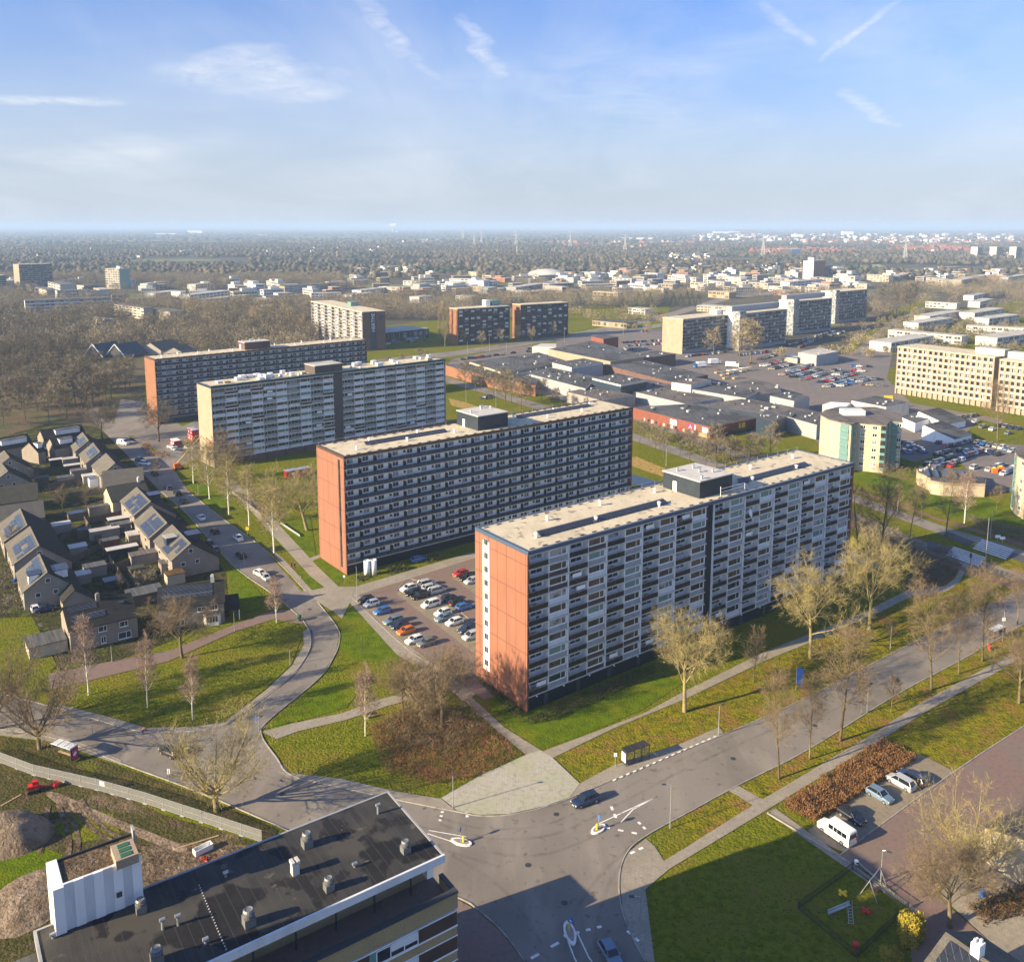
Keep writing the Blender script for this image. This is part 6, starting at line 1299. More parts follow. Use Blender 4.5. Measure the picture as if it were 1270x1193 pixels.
def clumps(name,matname,n,d0,d1,nt_,h,rw,ts,mask,xl=.64,seed=1,avoid=0,px=None,flat=1):
    rg=np.random.default_rng(seed); P=[]
    while len(P)<n:
        d=math.sqrt(rg.uniform(d0*d0,d1*d1)); x=rg.uniform(-xl,xl)*d
        if not mask(x,d,rg): continue
        if avoid and len(bxa) and np.any((np.abs(bxa[:,0]+14-x)<avoid+16)&(bxa[:,1]-d<avoid*2.6)&(bxa[:,1]-d>-avoid)): continue
        P.append((x,d))
    P=np.array(P); N=len(P); hh=rg.uniform(h*.7,h*1.2,N); rr=rg.uniform(rw*.7,rw*1.3,N)
    # blades spread through each crown
    a=rg.uniform(0,2*np.pi,(N,nt_)); zc=rg.uniform(-1,1,(N,nt_)); rad=rg.uniform(.35,1,(N,nt_))**.6
    q=np.sqrt(1-zc*zc*.9)
    cxs=P[:,0,None]+np.cos(a)*q*rad*rr[:,None]; cys=P[:,1,None]+np.sin(a)*q*rad*rr[:,None]; czs=hh[:,None]*(.56+.44*zc*rad)
    C=np.stack([cxs,cys,czs],-1).reshape(-1,3); M=len(C)
    sz=(ts*rg.uniform(.6,1.4,(M,1)))
    d1_=rg.normal(size=(M,3)); d1_/=np.linalg.norm(d1_,axis=1,keepdims=True); d2_=rg.normal(size=(M,3)); d2_-=d1_*np.sum(d1_*d2_,1,keepdims=True); d2_/=np.linalg.norm(d2_,axis=1,keepdims=True)
    out=(C-np.repeat(np.stack([P[:,0],P[:,1],hh*.4],-1),nt_,0)); out/=np.linalg.norm(out,axis=1,keepdims=True)+1e-6
    d1_=d1_*.6+out*.6; 
    V=np.stack([C-d2_*sz*.5*flat,C+d2_*sz*.5*flat,C+d1_*sz*1.5],1).reshape(-1,3)
    V[:,2]=np.maximum(V[:,2],.2)
    me=bpy.data.meshes.new(name); me.vertices.add(len(V)); me.vertices.foreach_set('co',V.astype(np.float32).ravel())
    me.loops.add(len(V)); me.loops.foreach_set('vertex_index',np.arange(len(V),dtype=np.int32)); me.polygons.add(M); me.polygons.foreach_set('loop_start',np.arange(0,len(V),3,dtype=np.int32)); me.polygons.foreach_set('loop_total',np.full(M,3,dtype=np.int32))
    me.materials.append(MT[matname]); me.update(); me.validate(); o=bpy.data.objects.new(name,me); COL.objects.link(o); o['kind']='stuff'; return o
def pn(x,y,s,o=0): return pnoise(Vector((x/s+o,y/s+o*.7,o)))
def maskA(x,d,rg):
    px,py=proj((x,d,0))
    if py>455 or px<-40 or px>1310: return False
    if py>398 and px>390: return False
    if py>372 and 820<px<1080: return False
    if py>372 and px>820: return pn(x,d,60)>.12 and rg.random()<.5
    dens=.9 if px<480 else (.55 if px<820 else .34)
    return pn(x,d,140)>.15-dens*.6 and rg.random()<dens+.25
clumps('middle_woods','twig',4200,560,1500,240,14,5.6,.72,maskA,seed=3,avoid=19,flat=.55)
clumps('middle_woods','twig_dark',1500,620,1500,240,13,5.4,.72,maskA,seed=4,avoid=19,flat=.55)
clumps('middle_woods','twig_pale',900,600,1500,240,13,5.4,.72,maskA,seed=6,avoid=19,flat=.55)
def maskB(x,d,rg):
    px,py=proj((x,d,0)); k=pn(x*.4,d,150,3.3)+.5*pn(x,d,700,1.3)
    th=-.12 if px<820 else .0
    return k>th and rg.random()<.9
blobs('far_woods','far_wood',13000,1450,4300,12,6.2,maskB,seed=7,avoid=24)
clumps('far_woods','far_wood',9000,1450,4000,70,13.5,7.5,1.25,maskB,seed=17,avoid=28)
def maskG(x,d,rg):
    px,py=proj((x,d,0)); return 1085<px<1290 and 366<py<438
clumps('terrace_gardens','twig',420,450,900,160,5,2.6,.5,maskG,seed=23)
def maskP(x,d,rg):
    px,py=proj((x,d,0)); return (845<px<1085 and 395<py<445 and pn(x,d,25)>.25) or (700<px<840 and 385<py<412 and pn(x,d,30)>.2)
clumps('park_trees','twig_pale',130,400,900,220,8,3.2,.5,maskP,seed=24,avoid=12)
def maskC(x,d,rg): return pn(x*.35,d,420,9.1)+.4*pn(x,d,1800,4.)>-.06
blobs('distant_woods','far_wood',13000,4000,14000,13,17,maskC,seed=8,nu=8,nv=4)
blobs('horizon_woods','far_wood',5000,12000,38000,20,70,lambda x,d,rg:pn(x,d,3500,2.2)>-.12,seed=9,nu=7,nv=4)
# conifers in the middle distance
def conifer(px,py,h,wide,desc):
    r=random.Random(int(px*7+py)); b=MB()
    for i in range(420):
        t=r.random()**1.2; a=r.random()*6.28; q=wide*(1-t)*(.55+.45*r.random())+.2; p=Vector((math.cos(a)*q,math.sin(a)*q,1+t*(h-1))); d=Vector((math.cos(a),math.sin(a),-.25)).normalized(); twigtri(b,p,d,r.uniform(.6,1.3),r.uniform(.5,.9),r)
    o=thing('conifer','tree',desc,'auto',g(px,py)); b.build('crown','evergreen',o); MB().tube([(0,0,0),(0,0,h*.9)],[.25,.05],5).build('trunk','bark_dark',o)
for i,x in enumerate((792,799,806,826,835,844,852,858,866)): conifer(x,379+(i%3),14+i%4,4.2,'dark evergreen in the dense row behind the white sheds')
conifer(640,324,26,9,'dark pointed conifer standing out among the far woods'); conifer(233,374,15,5,'dark evergreen by the white far blocks'); conifer(750,376,12,4,'dark evergreen by the yellow far flats'); conifer(717,377,12,4,'dark evergreen near the sheds')
# ---------------------------------------------------------------- shrubs, hedges
def mound(name,pts,n,h,ln,w,m,desc,cat,place='auto',kind=None,seed=1,stem=True,base=0,up=.6):
    """leafy or twiggy growth over a ground polygon"""
    r=random.Random(seed); W=[g(*p) for p in pts]; xs=[p.x for p in W]; ys=[p.y for p in W]; c=sum(W,Vector())/len(W); b=MB(); k=0; poly=[(q.x,q.y) for q in W]
    while k<n:
        p=(r.uniform(min(xs),max(xs)),r.uniform(min(ys),max(ys)))
        if not inpoly(p,poly): continue
        k+=1; hh=h*(.55+.55*max(0,.5+pn(p[0],p[1],2.2,5)))
        z=base+hh*r.random()**.7; d=Vector((r.gauss(0,.7),r.gauss(0,.7),up+r.gauss(0,.4))).normalized(); twigtri(b,Vector((p[0]-c.x,p[1]-c.y,max(.02,z-ln*.5))),d,ln*r.uniform(.6,1.3),w*r.uniform(.6,1.4),r)
    me=b.mesh(name,m)
    if kind: o=ob(name,me,None,(c.x,c.y,0)); o['kind']=kind; return o
    o=ob(name,me,None,(c.x,c.y,0)); return reg(o,cat,desc,place)
mound('beech_hedge',[(970,1000),(1095,919),(1137,944),(1010,1022)],24000,1.5,.32,.13,'hedge_leaf','russet clipped beech hedge block beside the parking bays','hedge','',up=.8,seed=3)
mound('bramble',[(455,905),(500,880),(560,880),(625,915),(640,940),(590,965),(540,975),(480,960)],15000,1.5,.8,.055,'bramble','','',kind='stuff',seed=5)
mound('bramble',[(470,900),(520,870),(585,875),(610,905),(560,940),(500,935)],6500,3.2,1.0,.045,'twig_near','','',kind='stuff',seed=6)
mound('shrub',[(655,893),(700,870),(790,832),(812,826),(812,835),(760,862),(690,893),(660,900)],5200,1.1,.35,.13,'shrub_leaf','low dark shrub border along the front of the balcony flats','shrub','',seed=7)
mound('shrub',[(590,842),(600,840),(652,888),(640,892)],1800,1.1,.35,.14,'shrub_leaf','low evergreen border under the orange end wall','shrub','',seed=8)
mound('shrub',[(478,706),(500,701),(507,707),(484,714)],420,1.0,.45,.22,'shrub_leaf','clipped shrub bed under the gallery flats','shrub','',seed=9); mound('shrub',[(522,694),(540,688),(550,693),(530,700)],420,1.1,.45,.22,'shrub_leaf','dark round shrub beside the blue parked car','shrub','',seed=10); mound('shrub',[(440,716),(452,711),(460,716),(447,722)],320,1.0,.45,.22,'shrub_leaf','small shrub at the orange corner of the gallery flats','shrub','',seed=11)
mound('shrub',[(1112,1158),(1125,1150),(1140,1155),(1147,1168),(1135,1182),(1118,1176)],6000,3.4,.28,.15,'gold_leaf','round yellow evergreen bush beside the grey tiled house','shrub','',seed=12); mound('shrub',[(1090,1190),(1110,1183),(1120,1195),(1100,1200)],2200,2.0,.28,.14,'gold_leaf','yellow bush cropped by the bottom edge','shrub','',seed=13)
mound('shrub',[(1120,690),(1170,680),(1192,700),(1180,720),(1140,720)],2600,2.2,1.0,.12,'twig_dark','','',kind='stuff',seed=14); mound('shrub',[(1195,640),(1240,650),(1290,665),(1290,680),(1220,660)],2400,1.8,.8,.14,'twig_dark','','',kind='stuff',seed=15)
mound('shrub',[(1060,640),(1110,660),(1150,680),(1120,700),(1070,690)],3600,3.0,1.4,.12,'twig','','',kind='stuff',seed=16); mound('shrub',[(1110,575),(1135,580),(1140,590),(1115,586)],600,1.6,.7,.2,'shrub_leaf','evergreen shrub by the shaded side of the cream point block','shrub','',seed=17)
mound('shrub',[(178,565),(186,560),(205,562),(212,568),(200,570)],500,1.8,.6,.2,'hedge_leaf','russet hedge strip on the corner island by the car park','hedge','',seed=18); mound('shrub',[(175,555),(185,552),(187,556),(178,560)],300,2.2,.6,.2,'hedge_leaf','orange bush at the tip of the corner island','hedge','',seed=19)
mound('shrub',[(288,610),(310,618),(335,635),(330,645),(305,630),(290,620)],1200,1.3,.8,.12,'bramble','bare reddish hedge beside the birch row path','hedge','',seed=20); mound('shrub',[(160,715),(185,710),(195,720),(170,735)],1500,3.,1.1,.10,'twig','bare garden shrubs beside the glass canopy','shrub','',seed=21); mound('shrub',[(0,700),(40,690),(60,740),(40,760),(0,765)],1800,2.2,1.0,.12,'twig_dark','overgrown shady garden at the left frame edge','shrub','',seed=22)
mound('shrub',[(180,775),(260,765),(262,775),(190,795)],1500,1.3,.7,.12,'shrub_leaf','low front garden shrubs under the bay window','shrub','',seed=23); mound('shrub',[(25,610),(60,600),(130,600),(128,608),(60,612)],900,1.4,.7,.12,'twig','','',kind='stuff',seed=24)
mound('shrub',[(1200,1125),(1290,1090),(1290,1130),(1220,1150)],1600,1.5,.8,.12,'leaf_litter','','',kind='stuff',seed=25); mound('shrub',[(850,545),(950,560),(960,580),(880,575)],1800,2.5,1.2,.16,'twig','','',kind='stuff',seed=26); mound('shrub',[(700,486),(735,484),(760,492),(720,500)],900,2.2,1.2,.2,'twig','','',kind='stuff',seed=27)
mound('shrub',[(1030,420),(1075,410),(1085,400),(1065,428)],900,3,1.6,.4,'twig','','',kind='stuff',seed=28)
# far houses and sheds: largest as things, the rest one mass
def farhouse_mesh(w,d,h,wall,roof):
    b=MB(); pr=[(-w/2,0),(-w/2,h*.6),(0,h),(w/2,h*.6),(w/2,0)]
    b.add([(x,-d/2,z) for x,z in pr]+[(x,d/2,z) for x,z in pr],[(4,3,2,1,0),(5,6,7,8,9),(0,1,6,5),(3,4,9,8)],0); b.add([(-w/2-.3,-d/2-.3,h*.6-.2),(0,-d/2-.3,h+.05),(0,d/2+.3,h+.05),(-w/2-.3,d/2+.3,h*.6-.2),(w/2+.3,-d/2-.3,h*.6-.2),(w/2+.3,d/2+.3,h*.6-.2)],[(0,1,2,3),(1,4,5,2)],1)
    return b.mesh('house',[wall,roof])
FH=[farhouse_mesh(8,11,8.5,w,r_) for w,r_ in (('white','roof_tile_dark'),('cream','roof_tile'),('house_brick','roof_tile_dark'),('orange_brick','roof_tile_red'),('white','roof_tile_dark'),('red_brick','roof_tile_red'),('white','pale_roof'))]
r=random.Random(77); far=[]
for (x0,x1,y0,y1,n,ks) in ((800,935,329,339,90,(0,1,2,0)),(880,1010,330,338,60,(0,1,2,4)),(930,1060,310,316,70,(3,3,5,1)),(1100,1200,306,312,80,(3,5,5,1)),(700,880,316,324,40,(1,2,0)),(180,240,312,318,22,(0,4,0)),(330,480,310,318,36,(0,4,2)),(500,640,308,318,30,(2,0,1)),(980,1270,300,306,110,(3,5,0,6)),(860,1270,292,300,130,(6,6,0,3)),(680,860,300,308,50,(2,3,1)),(470,600,300,310,30,(2,0,1)),(20,180,316,322,26,(2,0,1)),(1040,1260,316,322,40,(1,2,3))):
    for i in range(int(n*1.9)):
        px,py=r.uniform(x0,x1),r.uniform(y0,y1); p=g(px,py); far.append((p.y,p,r.choice(ks),r.choice((56,56,-34,20,80)),r.uniform(.85,1.4)*(1+max(0,(p.y-2500)/5000))))
far.sort(key=lambda q:q[0]); 
for i,(d,p,k,a,s_) in enumerate(far[:215]):
    o=ob('house',FH[k],None,p,R(a)); o.scale=(s_,s_,s_)
    reg(o,'house','small distant '+('white gabled','cream gabled','brown brick gabled','orange brick red-roofed','white gabled','red-roofed brick','pale-roofed white')[k]+' house','far','distant small houses')
b=MB(); mats=[]
for (d,p,k,a,s_) in far[215:]:
    me=FH[k]; ca,sa=math.cos(R(a)),math.sin(R(a)); o=len(b.v)
    for v in me.vertices: b.v.append((p.x+(v.co.x*ca-v.co.y*sa)*s_,p.y+(v.co.x*sa+v.co.y*ca)*s_,v.co.z*s_))
    idx=[]
    for m_ in me.materials:
        if m_.name not in mats: mats.append(m_.name)
        idx.append(mats.index(m_.name))
    for q in me.polygons: b.f.append(tuple(i+o for i in q.vertices)); b.m.append(idx[q.material_index])
o=b.build('distant_town',mats); o['kind']='stuff'
for (px,py,w,d,h,m_,dsc) in ((242,290,170,60,38,'white','large white hospital-like block on the far horizon woods'),(205,291,210,60,14,'white','long low white hall left of the white horizon block'),(322,293,150,60,14,'cream','pale low sheds right of the white horizon block'),(492,289,40,30,22,'white','white plant building below the steam plume'),(624,281.6,180,80,60,'white','white far block on the middle horizon'),(925,289,260,90,40,'red_brick','large reddish block on the right horizon'),(902,290,300,90,26,'white','long white hall on the right horizon'),(990,296,70,50,30,'white','white office cluster, far right horizon'),(1052,293,90,50,42,'white','white tower cluster, far right horizon'),(1024,286,90,60,40,'red_brick','pinkish slab near the right horizon'),(975,316,40,26,18,'orange_brick','orange building with a dark blue cube behind the woods'),(987,317,26,20,20,'blue_panel','dark blue cube beside the orange far building'),(845,284,300,90,34,'white','long pale hall on the horizon'),(1262,284,60,40,60,'white','pale high-rise at the right horizon'),(755,283,160,60,50,'pale_panel','pale slab on the middle horizon'),(1160,297,240,60,14,'white','long low white sheds, far right'),(790,297,220,60,12,'white','long low white sheds, far centre')):
    p=g(px,max(py,282.5)); t=thing('far_building','building',dsc,'',(p.x,p.y)); MB().box(-w/2,0,0,w/2,d,h-1).build('wall',m_,t); MB().box(-w/2-1,-1,h-.99,w/2+1,d+1,h).build('roof','pale_roof',t)
# pylons, masts, steam
def pylon(px,py,top,desc):
    p=g(px,py); h=hgt(px,py,top); t=thing('pylon','pylon',desc,'',(p.x,p.y)); b=MB(); w=h*.09; rad=h*.006
    def at(z,sx,sy): q=w*(1-.8*min(1,z/(h*.75))); return (sx*q,sy*q,z)
    for sx in(-1,1):
        for sy in(-1,1): b.tube([at(0,sx,sy),at(h*.75,sx,sy),(sx*w*.12,sy*w*.12,h)],[rad*1.6,rad,rad],3)
    n=9
    for k in range(n):
        z0,z1=h*.75*k/n,h*.75*(k+1)/n
        for a,c in (((-1,-1),(1,-1)),((1,-1),(1,1)),((1,1),(-1,1)),((-1,1),(-1,-1))): b.tube([at(z0,*a),at(z1,*c)],rad*.7,3); b.tube([at(z0,*c),at(z1,*a)],rad*.7,3)
    b.build('lattice','concrete',t)
    for z,l in ((.70,.20),(.82,.17),(.93,.13)): MB().tube([(-h*l,0,h*z),(0,0,h*z+h*.015),(h*l,0,h*z)],[rad*.7,rad*1.6,rad*.7],4).build('cross_arm','concrete',t)
for (x,y,t_) in ((946,321,291),(1122,325,296),(775,314,290),(707,309,286),(640,307,285),(597,305,286),(588,307,287),(574,297,282)): pylon(x,y,t_,f'grey lattice power pylon rising over the woods')
p=g(113,317); t=thing('mast','mast','thin red and white radio mast above the left woods','',(p.x,p.y)); h=hgt(113,317,307)
for k in range(4): MB().tube([(0,0,h*k/4),(0,0,h*(k+1)/4-.01)],.9,6).build('mast_section','red_paint' if k%2==0 else 'white',t)
p=g(641,322); t=thing('mast','mast','slender white lattice mast above the centre woods','',(p.x,p.y)); h=hgt(641,322,305); MB().tube([(0,0,0),(0,0,h)],[.9,.5],6).build('pole','white',t)
p=g(487,289); h=hgt(487,289,277); t=thing('chimney_stack','chimney','distant slim chimney under the steam plume on the horizon','',(p.x,p.y)); MB().tube([(0,0,0),(0,0,h)],[9,6],8).build('stack','pale_panel',t)
bm=MB(); r=random.Random(3)
for k in range(26):
    c=Vector((p.x+r.uniform(-18,18)+k*2.6-20,p.y,min(h+4+k*3.0,120-6-k*.3*0)))
    if c.z>112: c.z=112-r.random()*20
    q=7+k*.35; bm.lathe([(q*math.sin(a),c.z+q*math.cos(a)) for a in (2.8,2.2,1.57,.9,.3)],(c.x,c.y),8)
struct(bm.build('steam','white',None,True),'stuff')
# ---------------------------------------------------------------- vehicles (local x forward, wheels on z=0)
def loft(b,st,m=0,mats=None,capm=None):
    """st: list of rings (equal length) of 3-D points"""
    o=len(b.v); k=len(st[0])
    for s_ in st: b.v+=[tuple(p) for p in s_]
    for i in range(len(st)-1):
        for j in range(k):
            b.f.append((o+i*k+j,o+i*k+(j+1)%k,o+(i+1)*k+(j+1)%k,o+(i+1)*k+j)); b.m.append(m if mats is None else mats(i,j))
    b.f.append(tuple(o+j for j in range(k-1,-1,-1))); b.m.append(m if capm is None else capm)
    b.f.append(tuple(o+(len(st)-1)*k+j for j in range(k))); b.m.append(m if capm is None else capm)
def carmeshes(L,Wd,H,hood,belt,ws,ro,rb,tail,wr,flat=False):
    """ws: windscreen base x, ro: roof front x, rb: roof rear x, tail: rear glass base x (all from the front, as fractions)"""
    w=Wd/2; X=lambda f: L/2-f*L
    def ring(x,zb,zs,wt,ww): return [(x,-ww*.92,zb),(x,-ww,zb+.18),(x,-ww,zs-.16),(x,-wt,zs),(x,wt,zs),(x,ww,zs-.16),(x,ww,zb+.18),(x,ww*.92,zb)]
    b=MB(); S=[(0,.26,hood-.26,w*.62,w*.80),(.03,.20,hood-.14,w*.74,w*.93),(.12,.18,hood-.04,w*.84,w*.99),(ws,.18,belt,w*.88,w),(.5,.18,belt+.02,w*.90,w),(tail,.18,belt+.03,w*.88,w),(.965,.22,belt+(.02 if tail>.9 else -.02),w*.84,w*.96),(1,.30,belt-.10,w*.72,w*.86)]
    loft(b,[ring(X(f),zb,zs,wt,ww) for f,zb,zs,wt,ww in S])
    # roof skin and pillars
    wt=w*.72; rz=H
    r4=[(X(ro),-wt,rz-.03),(X(ro),wt,rz-.03),(X((ro+rb)/2),wt*1.02,rz),(X((ro+rb)/2),-wt*1.02,rz),(X(rb),wt*.96,rz-.05),(X(rb),-wt*.96,rz-.05)]
    up=[(x,y,z+.035) for x,y,z in r4]; 
    b.add(r4+up,[(0,3,2,1),(3,5,4,2),(6,7,8,9),(9,8,10,11),(0,1,7,6),(4,5,11,10),(1,2,8,7),(2,4,10,8),(3,0,6,9),(5,3,9,11)])
    for sy in (-1,1):
        b.tube([(X(ws),sy*w*.88,belt),(X(ro),sy*wt,rz)],.045,4); b.tube([(X(tail),sy*w*.88,belt),(X(rb),sy*wt*.96,rz-.03)],.065,4); b.tube([(X(.5),sy*w*.93,belt),(X(.5),sy*wt*1.03,rz)],.05,4)
        b.box(X(ws)-.25,sy*w-.02 if sy>0 else -w-.16,belt-.02,X(ws)-.08,sy*w+.16 if sy>0 else -w+.02,belt+.12)
    g_=MB(); 
    loft(g_,[[(X(ws)-.02,-w*.87,belt-.05),(X(ws)-.02,-w*.86,belt),(X(ws)-.02,w*.86,belt),(X(ws)-.02,w*.87,belt-.05)],[(X(ro),-w*.88,belt-.05),(X(ro),-wt*.99,rz-.03),(X(ro),wt*.99,rz-.03),(X(ro),w*.88,belt-.05)],[(X(rb),-w*.88,belt-.05),(X(rb),-wt*.95,rz-.05),(X(rb),wt*.95,rz-.05),(X(rb),w*.88,belt-.05)],[(X(tail)+.02,-w*.86,belt-.05),(X(tail)+.02,-w*.85,belt),(X(tail)+.02,w*.85,belt),(X(tail)+.02,w*.86,belt-.05)]])
    wb=MB(); 
    def wheel(b,cx,cy,m0=0,m1=1):
        sy=1 if cy>0 else -1
        b.tube([(cx,cy-.11,wr),(cx,cy+.11,wr)],wr,14,m0); b.tube([(cx,cy+sy*.10,wr),(cx,cy+sy*.125,wr)],wr*.66,10,m1)
    wm=[]
    xs=(X(.19),X(.81))
    for cx in xs:
        for cy in (-w+.08,w-.08):
            q=MB(); wheel(q,cx,cy); wm.append(q.mesh('wheel',['tyre','rim']))
    hl=[]; tl=[]
    for sy in (-1,1):
        q=MB().box(X(.035),min(sy*w*.45,sy*w*.86),hood-.36,X(.004),max(sy*w*.45,sy*w*.86),hood-.22); hl.append(q.mesh('headlight','lamp_lens'))
        q=MB().box(X(1.004),min(sy*w*.55,sy*w*.86),belt-.32,X(.97),max(sy*w*.55,sy*w*.86),belt-.08); tl.append(q.mesh('tail_light','tail_lens'))
    pl=MB().box(X(1.006)-.0,-.26,.42,X(.99),.26,.53).mesh('number_plate','plate'); pf=MB().box(X(.02),-.26,.36,X(-.004),.26,.47).mesh('number_plate','plate')
    return dict(body=b.mesh('body','paint'),window=g_.mesh('window','car_glass'),wheel=wm,headlight=hl,tail_light=tl,number_plate=[pl,pf],raw=(b,g_,xs,w,wr))
CT={'hatch':carmeshes(4.1,1.75,1.47,.92,.95,.27,.42,.86,.975,.31),'estate':carmeshes(4.6,1.8,1.48,.90,.93,.27,.41,.90,.985,.32),'saloon':carmeshes(4.55,1.78,1.43,.90,.92,.27,.41,.70,.86,.32),'suv':carmeshes(4.5,1.85,1.66,1.02,1.05,.26,.38,.90,.985,.35),'mini':carmeshes(3.6,1.65,1.5,.92,.96,.24,.38,.90,.99,.29),'mpv':carmeshes(4.5,1.8,1.65,.95,1.0,.20,.36,.90,.985,.32)}
CP_={}
def carproto(k):
    M=CT[k]; o=bpy.data.objects.new('parked_car',None); ch=[('body',M['body']),('window',M['window'])]+[('wheel',x) for x in M['wheel']]+[('headlight',x) for x in M['headlight']]+[('tail_light',x) for x in M['tail_light']]+[('number_plate',x) for x in M['number_plate']]
    return ch
CCOL={'white':(.72,.72,.70),'black':(.012,.012,.014),'silver':(.42,.43,.44),'grey':(.14,.145,.15),'dark blue':(.015,.03,.075),'blue':(.03,.14,.40),'red':(.45,.02,.02),'orange':(.60,.14,.015),'grey-blue':(.13,.19,.26),'green':(.03,.10,.06),'beige':(.42,.36,.26),'light blue':(.20,.36,.50),'brown':(.10,.06,.04)}
def car(kind,col,px,py,hdg,place='auto',name='parked_car',group=None,p=None,noun=None,moving=False):
    p=p or g(px,py); noun=noun or {'hatch':'hatchback','estate':'estate car','saloon':'saloon car','suv':'SUV','mini':'small car','mpv':'people carrier'}[kind]
    t=thing(name,'car',f'{col} {noun}',place,(p.x,p.y,.07),R(90-hdg),group)
    for nm,me in carproto(kind): o=ob(nm,me,t); o.color=rgba(CCOL[col])
    return t
U=53
# car park between the two near flats
def pk(cx,cy): return 420+cx/6.35,690+cy/6.35+1.5
for (x,y,k,c,f) in ((215,352,'hatch','black',0),(258,382,'mini','white',0),(345,440,'hatch','blue',0),(430,515,'estate','grey-blue',0),(480,552,'hatch','dark blue',0),(530,597,'hatch','orange',0),(598,668,'hatch','white',0),(690,690,'hatch','grey',0),
  (550,258,'hatch','white',0),(592,292,'saloon','black',0),(640,318,'estate','black',0),(693,222,'mpv','silver',1),(728,250,'estate','silver',1),(776,276,'mpv','silver',1),(725,385,'mpv','white',0),(868,335,'hatch','dark blue',1),(935,370,'hatch','black',1),(990,405,'hatch','blue',1),(822,452,'hatch','white',0),(832,492,'saloon','grey-blue',0),(912,526,'hatch','white',0),(1015,585,'suv','dark blue',0),(1052,635,'mpv','silver',0),
  (962,142,'hatch','red',0),(1013,172,'estate','black',0),(1050,200,'hatch','silver',0),(630,28,'hatch','blue',1)):
    a,b_=pk(x,y); car(k,c,a,b_,U+180 if not f else U,'in the car park between the two near flats',group='cars in the car park between the near flats')
# street with birches
def ps(cx,cy): return 120+cx/6.35,560+cy/6.35+1
SH=heading(g(331,684),g(234,610))
for (x,y,k,c,d,f) in ((380,100,'mpv','white','turning at the street bend',150),(345,72,'hatch','dark blue','parked by the street bend',150),(455,180,'hatch','black','parked by the garden corner',0),(565,292,'hatch','dark blue','parked by the bush tree on the street',0),(632,335,'suv','black','parked on the street beside the solar house',0),(685,395,'saloon','black','parked on the street behind a pedestrian',0),(822,528,'saloon','white','parked on the street by the birches',0),(928,635,'hatch','black','in the middle of the birch street',0),(1115,690,'saloon','white','on the birch side of the street',180),(1135,825,'estate','black','beside the lamp post on the street',0),(885,728,'hatch','black','half hidden behind the nearest solar house',0),(930,775,'hatch','grey','half hidden at the drive of the nearest solar house',0)):
    a,b_=ps(x,y); car(k,c,a,b_,SH+f,d)
car('hatch','white',150+880/5.08,680+172/5.08,SH+165,'leading a silver car near the lawn'); car('mini','silver',150+912/5.08,680+198/5.08,SH+180,'right behind a white car near the lawn')
for (x,y,c,k) in ((214,556,'white','hatch'),(219,559,'silver','hatch'),(223,562,'grey','estate'),(228,553,'black','hatch'),(235,557,'white','hatch'),(218,549,'dark blue','hatch'),(247,547,'grey','hatch')): car(k,c,x,y,100,'in the small car park before the tan-ended flats')
# right hand bays and road
a_=heading(g(1075,979),g(1107,998))
car('estate','dark blue',1131,968,a_+180,'in the bays by the beech hedge'); car('mpv','silver',1117,974,a_+180,'in the bays by the beech hedge'); car('hatch','grey-blue',1091,990,a_,'in the bays by the beech hedge',noun='hatchback with dark roof glass'); car('hatch','black',1056,1016,a_,'in the bays by the beech hedge')
car('estate','dark blue',726,996,heading(g(742,988),g(708,1001)),'driving past the paved plaza','car',moving=True)
car('hatch','grey-blue',757,1188,heading(g(752,1180),g(764,1200)),'cropped by the bottom edge at the junction','car'); car('hatch','black',211,936,heading(g(230,946),g(195,928)),'on the road behind the pollarded tree','car')
car('hatch','white',43,757,SH,'parked in front of the near gable house'); car('saloon','dark blue',56,758,SH+90,'parked between the near gable house and garage')
